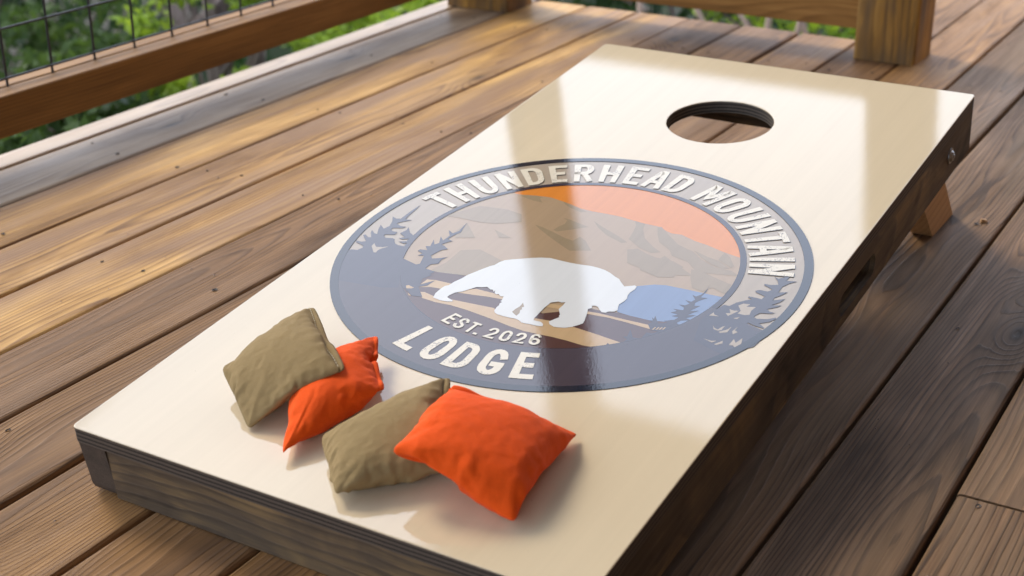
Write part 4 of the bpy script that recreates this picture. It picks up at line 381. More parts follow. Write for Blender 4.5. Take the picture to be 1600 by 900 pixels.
    [244,-6,-7,-9,-9,-8,-7,-6,-6,-5,-5,-5,-5,-5,-5,-6,-6,-7,-8,-8,-8,-7,-7,-7,-8,-8,-8,-8,-9,-9,-8,-5,2,215,31,-5,3,-15,-12,-18,7,-25,-4,23,-25,10,2,-10,-32,26,-23,-15,25,-34,2,-2,1,-32,2,3,-16,-13,-14,-6,-7,-32,205,22,6,-8,13,3,-10,3,-27,2,18,-19,-2,-3,-9,-18,22,-23,-6,14,-32,3,-9,2,-30,-3,1,-21,-13,-9,5,-34,-28,189,29,-12,25,-9,23,-18,17,-8,-10,9,-7,2,-7,-3,-13,13,-24,-5,8,-21,-7,-7,-11,-15,-7,-8,-8,-14,-1,-24,-16,-41,169,22,-4,22,19,15,-1,-3,5,-2,1,-7,9,-1,-4,-8,-8,-12,-13,5,-19,-13,-8,-3,-16,-10,1,-19,0,-30,-18,-15,-33,147,10,25,25,4,20,-2,19,1,-7,11,-5,2,-5,1,-17,0,-19,-1,-6,-21,-1,-8,-9,-15,0,-16,-1,-28,-15,-23,-16,-30,127,24,25,20,4,14,19,7,10,-6,7,-6,7,-3,-4,-16,-4,-4,-16,-5,-7,-7,-9,-11,-3,-17,3,-24,-22,-10,-22,-13,-38,108,37,24,26,14,13,13,8,1,5,-4,2,2,-8,2,-14,3,-18,-8,2,-14,-4,-10,-2,-20,3,-18,-18,-20,-8,-22,-9,-46,91,28,30,22,27,16,6,10,11,4,2,-6,5,-8,3,-7,-11,-3,-5,-10,-5,-7,-4,-18,0,-16,-12,-21,-12,-12,-23,-8,-48,75,20,33,34,26,20,14,7,8,-3,9,1,-7,4,-7,-5,0,-8,-3,-12,-1,-6,-17,1,-17,-11,-19,-11,-25,-12,-26,-12,-30,58,52,27,24,14,27,14,-2,13,2,6,4,-4,3,-1,-3,-5,-15,-5,4,-14,-6,1,-11,-14,-13,-17,-8,-23,-9,-6,-11,-62,41,44,22,34,18,32,5,17,0,14,2,5,-6,4,-5,3,-9,-10,4,0,-10,-4,-15,-10,-14,-10,-17,-7,-23,-2,-15,-16,-53,26,35,32,29,29,29,1,22,9,2,8,-1,6,-6,5,-8,-6,5,-3,-10,-7,-1,-16,-5,-14,-14,-11,-9,-24,-3,-26,-11,-43,10,20,38,35,35,12,19,24,4,11,5,6,0,-3,6,0,-4,-3,-13,4,-7,-13,-5,-11,-14,-10,-16,-5,-20,-2,-27,-8,-47,-5,58,27,30,28,17,15,13,6,3,11,-1,8,2,-8,8,-9,0,0,-9,-3,-11,-5,-14,-7,-16,-3,-15,-7,-5,-25,-3,-61,-19,54,31,32,12,31,9,20,1,15,1,11,-5,3,7,5,-10,4,-12,0,-5,-7,-14,-3,-15,-4,-13,-11,-18,-4,-29,-8,-42,-30,42,35,17,34,23,23,6,16,6,2,14,-3,12,-2,8,-6,-8,0,-9,-3,-10,-2,-12,-4,-6,-20,-12,-5,-8,-28,-10,-45,-40,37,25,37,31,25,14,18,5,13,3,14,5,0,5,0,-9,4,-9,1,-10,0,-13,2,-13,-1,-14,-13,-2,-10,-10,-14,-68,-48,49,32,29,19,29,18,12,10,4,14,0,10,5,1,-5,-2,6,-5,-6,0,-4,-13,2,-10,-7,-19,-4,-12,-16,-19,-44,-14,-56,65,34,22,21,20,12,17,3,13,3,12,2,8,-4,6,1,-6,-4,4,-11,-1,-8,2,-14,-6,-5,-12,-5,-17,-17,-12,-56,-62,32,42,27,31,17,24,9,14,10,5,9,5,-1,9,-4,1,-1,4,-7,2,-2,-6,-10,-5,-10,-5,-12,-6,-11,-20,-19,-50,-68,44,41,26,22,22,19,12,1,10,15,0,15,2,-3,8,2,-1,-7,6,-10,4,-10,-1,-13,-1,-16,0,-14,-14,-30,-15,-36,-74,49,38,25,26,18,11,17,0,18,2,12,1,5,9,7,-2,-6,8,-8,0,-4,2,-3,-11,-4,-15,-2,-20,-6,-27,-12,-45,-80,57,36,23,22,9,26,-1,17,8,8,1,13,6,1,8,-6,10,-5,3,-6,2,-7,0,-11,0,-14,-2,-21,-2,-25,-10,-51,-85,34,45,30,10,28,15,2,19,10,8,6,-3,7,9,14,-2,-5,13,1,-3,-7,3,-11,-3,-9,-3,-6,-25,-5,-27,-13,-39,-89,51,40,13,24,18,6,12,2,11,8,4,14,8,9,-1,-3,11,5,3,0,-2,4,-9,-14,4,-6,-6,-28,-6,-27,-17,-31,-94,60,30,20,5,21,13,0,1,22,-11,24,8,-1,18,13,-3,0,2,8,-4,-2,3,4,-10,-1,-13,4,-15,-16,-11,-15,-53,-98,41,22,30,11,2,24,-9,22,7,-3,15,12,1,1,27,-13,9,19,-12,10,-17,24,-3,-15,3,2,-10,-8,-7,-26,-15,-39,-104,55,21,10,-7,17,8,5,12,17,-14,26,-10,-2,25,18,-15,0,28,-12,-2,5,29,-5,-9,3,7,-1,-31,-1,-3,-24,-39,-113,47,12,-5,11,-1,24,-16,14,25,-28,39,-4,-3,10,26,-22,0,34,-14,2,-3,35,-5,-10,1,9,16,-17,1,-8,-8,-43,-124,17,7,6,6,4,5,6,4,3,5,6,8,6,8,5,3,6,6,5,6,2,4,3,5,7,9,3,1,0,-2,-8,-17,-136,29,8,7,6,7,6,6,4,4,1,3,1,1,-2,-4,-2,10,16,22,19,14,9,7,2,2,4,1,0,-2,-3,-5,-32,-144,-1,4,6,8,7,6,5,5,4,3,2,0,-1,-3,-1,3,9,15,19,22,20,15,10,5,1,0,-2,-2,-3,-4,-3,-2,-246,0,-17,-10,-10,-10,-12,-3,-6,-11,0,5,1,-13,-6,-16,-4,-5,-12,9,5,16,-25,-11,-13,-9,-13,-11,-10,-7,-4,210,-33,1,-13,-6,-9,-18,0,-7,-10,-3,-17,7,1,2,-6,3,0,-7,2,-8,-14,6,-2,-25,-17,-12,-1,-15,0,10,182,-16,-33,5,-17,-1,-18,-9,-9,-11,-4,-2,-18,-3,1,-4,2,0,-3,9,-13,6,-11,2,10,-9,-15,-22,-4,20,3,159,-20,-13,-31,6,-17,0,-7,-8,-9,-17,-12,-10,-5,7,-10,4,-3,-16,1,-1,3,10,-10,2,3,7,-25,3,23,8,135,-16,-23,-11,-31,8,-18,-6,-8,-9,5,-9,-10,-8,-13,7,-10,-2,-5,0,8,2,-14,0,16,11,-15,-8,6,27,14,115,-29,-12,-22,-8,-29,8,-2,-6,-6,-20,-10,-7,-7,-8,-1,10,-9,2,0,-6,2,9,-11,0,8,21,-10,2,20,28,86,-27,-19,-18,-11,-7,-27,8,-7,-5,7,-4,-19,-1,-16,-5,-3,10,-8,2,-1,6,-2,8,-9,14,3,19,-6,26,18,82,-36,-13,-25,-6,-17,-9,-23,5,-2,-8,0,14,-12,-18,2,0,-10,-3,11,2,1,-3,10,-6,14,2,6,14,29,22,61,-35,-15,-27,-6,-20,-12,-5,-21,0,3,0,-4,17,-17,-9,-1,11,-11,2,3,2,1,12,-3,5,16,1,22,29,17,42,-28,-34,-9,-21,-1,-22,-8,-5,-18,0,6,-7,2,19,-1,-16,-1,17,-9,6,4,4,-3,4,10,2,10,28,16,28,32,-36,-30,-21,-14,3,-19,-11,-3,-14,-10,5,-4,14,-9,19,2,-14,4,18,-8,4,11,0,10,0,14,1,22,23,32,15,-36,-19,-35,-8,-16,3,-14,-13,-2,-9,-12,1,10,16,-11,18,-8,13,-5,18,4,-2,13,0,4,18,0,30,26,20,7,-43,-12,-39,-12,-19,1,-16,-8,-1,-13,-3,3,-1,24,9,-11,4,19,-4,5,11,13,-1,12,1,18,1,21,24,39,-29,-31,-11,-39,-25,-4,-16,-6,0,-11,-7,6,-7,0,10,24,14,-12,20,-1,10,4,15,1,6,7,19,1,22,13,40,-37,-13,-35,-27,-34,-3,-14,2,-15,3,-12,5,-4,4,1,13,17,24,-9,26,1,9,5,9,11,2,12,17,4,16,40,-45,-20,-36,-30,-28,-3,-16,5,-14,1,-10,2,6,-3,6,21,7,13,22,-1,31,1,10,5,9,8,15,7,16,14,13,-42,-34,-28,-21,-34,-11,-10,7,-13,-3,-2,-3,5,8,2,17,26,4,9,13,16,30,2,13,6,10,8,16,10,9,7,-45,-43,-23,-32,-25,-14,-3,-6,4,-12,5,-6,11,-2,8,22,15,26,12,7,18,11,27,3,13,11,7,17,9,12,6,-87,-25,-40,-22,-10,-24,-5,-8,2,3,-7,0,8,12,0,23,14,28,14,20,9,19,13,19,3,11,15,8,10,8,7,-97,-22,-42,-23,-18,-12,-1,-14,7,-8,2,6,1,13,5,11,30,13,30,10,21,15,18,16,10,10,5,13,1,14,-1,-110,-19,-41,-15,-23,-4,-12,-8,2,6,2,-5,10,3,17,13,13,32,13,29,19,5,21,18,8,7,16,3,8,9,0,-123,-20,-40,-17,-17,-8,2,-13,9,-5,3,-1,4,10,5,14,18,33,16,28,16,23,5,17,7,16,6,11,0,8,-2,-128,-17,-38,-10,-20,-2,-7,-5,4,9,-2,4,1,-1,8,13,25,19,32,13,25,16,23,1,15,7,15,4,5,6,-7,-126,-26,-33,-11,-12,-8,7,-7,9,-3,9,-3,4,5,-1,15,12,29,22,27,12,25,10,25,0,16,7,-1,7,1,0,-130,-28,-29,-2,-17,-6,7,0,4,7,-6,4,11,-2,4,6,6,28,29,24,20,10,23,6,22,10,-7,13,-2,8,-9,-116,-29,-34,-6,6,-10,12,2,-4,0,1,10,-1,7,10,8,6,-3,34,20,22,21,4,22,3,4,21,-11,6,1,-7,-111,-32,-20,11,-10,5,4,2,7,1,5,0,5,7,6,8,5,6,1,35,14,6,17,12,22,1,-6,25,-17,6,-8,-126,-19,5,1,4,1,9,5,-4,13,-3,8,7,3,8,10,-1,3,8,7,9,11,20,11,16,-4,5,2,21,-23,-5,-122,2,7,6,5,6,10,-3,3,9,0,8,7,6,3,8,6,-3,6,7,11,1,1,4,8,7,2,9,7,16,-27,-130,7,7,6,6,6,5,3,5,7,11,5,4,6,2,0,7,6,10,11,14,10,8,2,3,4,0,0,-2,-5,-7]),
    'B': ([-1322,14,25,28,29,28,24,21,21,23,25,26,27,28,29,27,24,19,21,25,23,21,19,20,20,21,22,21,23,23,22,19,13,-730,12,25,19,26,38,11,47,18,13,33,24,32,13,27,34,17,10,22,29,31,35,27,18,17,8,28,17,26,24,27,20,12,-727,18,7,26,16,22,31,22,27,24,28,29,36,11,33,7,12,31,26,38,7,37,29,35,4,33,16,28,27,23,23,23,9,-721,15,8,13,25,15,16,47,15,22,32,23,38,15,22,28,3,33,24,29,27,21,33,18,36,19,27,28,27,21,26,10,16,-715,7,12,17,11,26,10,30,36,17,26,25,29,34,11,29,8,34,26,24,20,38,17,30,31,31,25,27,23,26,7,28,11,-708,11,1,19,13,14,24,24,22,26,31,24,24,25,30,10,28,28,27,23,23,27,32,28,31,28,30,22,29,3,25,18,19,-701,12,3,5,21,16,11,37,23,18,26,26,28,23,20,28,15,34,28,23,23,31,29,30,30,30,25,29,4,27,26,11,21,-695,12,0,5,14,23,15,23,32,19,23,25,24,25,23,27,22,27,26,30,21,32,29,30,30,27,30,4,29,24,24,9,22,-687,-4,17,-2,18,15,21,27,19,30,21,25,23,26,22,24,22,31,25,28,24,31,29,29,31,28,8,28,26,22,27,6,20,-678,-12,13,3,13,22,16,29,26,20,28,23,26,22,24,26,23,30,24,28,24,31,28,30,29,13,26,26,26,21,27,17,5,-668,-18,2,13,11,20,22,25,24,28,22,27,24,25,26,23,24,29,27,26,25,30,29,31,19,26,28,25,27,19,27,17,-7,-660,-16,-8,20,11,16,19,27,27,26,25,26,26,26,24,25,25,28,26,27,25,28,27,29,23,27,25,27,25,22,22,15,-4,-659,15,-21,5,23,18,12,27,23,27,24,26,25,27,24,24,24,29,25,26,25,29,26,27,25,26,26,26,19,25,14,9,12,-661,17,2,-14,13,20,24,19,27,24,26,27,25,25,26,24,25,26,26,26,26,27,26,27,25,26,22,25,26,19,6,15,16,-661,15,-3,11,-6,23,20,24,27,25,25,25,26,26,25,26,24,27,25,26,26,26,27,25,27,26,23,25,22,6,23,13,13,-658,11,-4,5,7,21,23,21,26,27,24,26,26,25,25,26,26,25,25,27,26,26,26,26,25,28,17,25,17,25,3,17,17,-654,-7,11,16,0,19,24,20,27,25,26,25,26,25,26,25,26,25,26,25,25,27,28,23,28,19,30,17,23,16,22,-1,19,-649,-12,19,-2,14,22,17,23,26,26,25,27,24,26,27,24,25,26,25,27,24,27,25,27,24,28,16,30,18,20,17,9,7,-645,-17,3,10,24,18,18,26,23,26,26,27,24,27,26,25,25,26,23,27,26,25,28,26,25,24,25,12,32,21,13,-3,14,-642,2,-13,14,12,22,25,24,26,24,25,24,27,27,26,25,25,25,23,27,26,27,26,27,26,27,27,7,28,23,-7,25,0,-643,11,-8,9,15,23,24,24,27,21,24,24,26,28,26,24,24,25,22,26,26,26,28,24,28,26,26,17,7,30,4,-9,25,-643,14,-4,14,13,24,24,22,27,21,22,24,26,28,27,25,20,23,27,23,27,26,27,27,26,28,25,24,9,10,25,-26,24,-641,15,1,9,19,25,20,27,23,23,22,23,27,24,29,25,22,23,22,28,24,28,28,26,30,27,27,26,22,13,11,-23,4,-637,5,20,4,24,19,24,25,24,24,21,20,28,28,22,27,21,23,26,20,28,25,26,28,26,29,26,22,25,18,-7,9,-8,-639,12,5,16,22,25,23,22,26,22,21,22,24,32,27,16,24,18,22,30,22,28,23,27,27,23,30,23,16,24,11,2,-7,-644,13,6,24,17,24,25,20,26,23,16,24,28,28,16,31,15,25,20,18,32,25,26,23,28,25,20,29,18,14,23,-2,4,-651,5,25,15,21,23,25,24,20,24,14,22,28,14,33,19,24,24,21,20,20,32,25,26,23,27,24,19,26,12,20,15,-1,-655,14,10,23,23,20,27,24,20,24,13,20,22,27,13,31,6,31,25,25,22,19,34,26,26,23,25,21,17,27,8,21,6,-658,3,25,18,23,24,27,17,27,21,0,11,20,23,37,1,27,29,20,31,27,24,22,30,28,27,26,21,20,16,27,8,16,-662,9,17,24,22,23,23,24,23,13,17,13,16,13,-1,29,26,29,26,27,25,25,26,28,22,26,30,25,21,19,18,32,9,-665,6,26,20,18,22,21,21,19,20,18,15,9,-3,16,23,24,27,26,26,27,27,26,25,28,26,26,24,22,23,24,27,21,-669,21,26,20,20,22,22,20,19,24,27,23,7,-10,-7,20,20,27,28,27,27,27,27,26,28,26,26,26,27,26,26,23,8,-670,12,20,23,23,19,17,17,21,27,30,22,6,-1,3,15,23,25,26,25,25,25,25,25,24,25,25,28,29,29,25,21,12,-1093,30,22,32,2,16,37,40,14,31,18,26,26,35,22,31,16,3,22,18,44,5,23,23,25,29,24,18,33,8,29,-686,9,32,15,14,17,37,38,17,31,18,30,21,27,37,17,42,4,0,15,29,29,34,23,17,23,25,25,24,32,3,-688,25,12,29,16,21,26,29,27,26,32,17,30,19,29,36,17,7,22,21,25,25,28,27,27,26,18,26,26,14,23,-695,17,23,14,26,17,31,32,27,19,28,27,22,22,25,25,48,2,26,13,29,27,24,26,28,23,24,25,14,32,19,-698,18,10,21,23,21,29,28,29,26,24,28,23,24,21,24,34,23,22,22,24,26,26,26,25,25,24,21,22,12,30,-694,17,7,24,19,22,32,28,27,26,25,27,25,22,23,22,36,23,23,20,30,24,26,25,25,25,24,23,22,14,6,-675,8,10,22,25,23,31,28,26,27,25,26,26,24,23,22,33,24,26,21,28,28,24,25,24,25,25,20,24,14,4,-670,10,0,22,26,22,32,28,26,27,26,26,26,25,23,23,31,25,26,21,28,28,27,25,23,26,25,22,20,7,17,-667,-12,10,20,27,23,31,28,26,28,27,26,26,24,25,23,31,26,26,22,28,26,28,28,21,25,27,22,18,14,9,-668,-17,16,15,28,24,31,27,28,28,27,27,26,24,25,24,30,26,28,24,26,26,29,27,26,26,27,24,9,20,0,-668,-18,8,24,25,26,31,28,28,28,28,27,27,26,25,24,28,26,26,24,28,27,27,28,26,27,23,27,13,12,-10,-666,6,15,11,28,24,29,27,28,27,27,26,25,25,27,25,27,25,27,25,28,26,27,27,27,26,27,23,12,1,11,-676,21,9,7,25,27,28,27,27,27,25,26,26,26,26,26,27,25,26,26,26,27,27,28,25,26,27,13,20,5,6,-669,7,14,15,25,27,27,27,28,26,25,27,24,26,26,26,26,25,27,26,27,27,26,27,26,24,28,10,20,-1,2,-649,7,18,9,22,27,27,27,28,26,26,25,26,24,27,25,26,25,27,26,28,26,26,27,25,26,27,17,5,14,0,-645,2,7,24,13,27,27,28,27,26,27,25,27,25,25,26,25,24,27,27,27,27,28,25,26,23,28,12,20,4,-6,-636,7,-5,26,15,28,26,28,27,26,27,26,26,26,26,25,24,26,26,27,27,27,26,26,23,27,24,19,15,-9,8,-656,16,-1,23,23,27,28,28,27,27,26,27,27,27,25,25,25,26,27,25,28,27,26,25,25,27,20,22,10,0,-11,-651,11,12,27,22,27,27,28,27,26,26,27,28,28,25,25,25,25,27,27,27,27,27,27,26,26,24,7,15,-4,10,-668,16,14,24,27,25,27,26,26,25,26,27,29,27,25,24,25,26,26,27,26,26,27,27,27,25,21,13,2,-8,17,-659,22,10,23,24,28,25,27,26,25,26,28,28,28,25,23,25,26,27,27,26,27,27,26,22,25,27,14,-11,13,2,-656,25,9,25,21,27,28,26,24,26,25,28,30,29,24,22,25,26,28,27,28,28,23,30,26,25,18,23,5,-5,-19,-642,25,11,24,22,26,28,27,24,22,26,27,33,30,25,21,24,25,26,24,29,24,28,24,28,22,25,17,9,-22,-5,-635,26,12,23,25,26,19,31,22,25,19,33,33,26,29,20,25,25,22,28,23,29,24,28,25,24,11,23,13,-2,-3,-650,26,16,23,24,27,11,30,25,21,23,26,27,39,26,22,15,27,31,25,21,29,27,25,25,22,21,0,21,10,-10,-642,24,22,21,26,26,19,9,14,14,29,23,42,34,21,24,29,27,27,22,29,22,25,30,22,24,24,12,-3,22,8,-651,24,21,23,19,28,21,19,11,9,1,29,44,30,32,25,28,26,25,26,26,25,25,24,30,23,17,24,7,5,22,-653,23,23,21,21,15,17,15,17,13,12,7,37,42,28,23,29,33,24,19,29,24,23,31,22,31,21,17,24,11,19,-655,23,22,18,18,16,20,23,16,13,4,18,11,39,36,23,26,17,28,26,22,25,28,25,28,29,19,25,22,20,25,-647,23,22,21,19,17,16,18,23,27,21,2,-7,16,27,22,27,26,26,27,26,25,25,25,24,26,26,25,26,24,22],
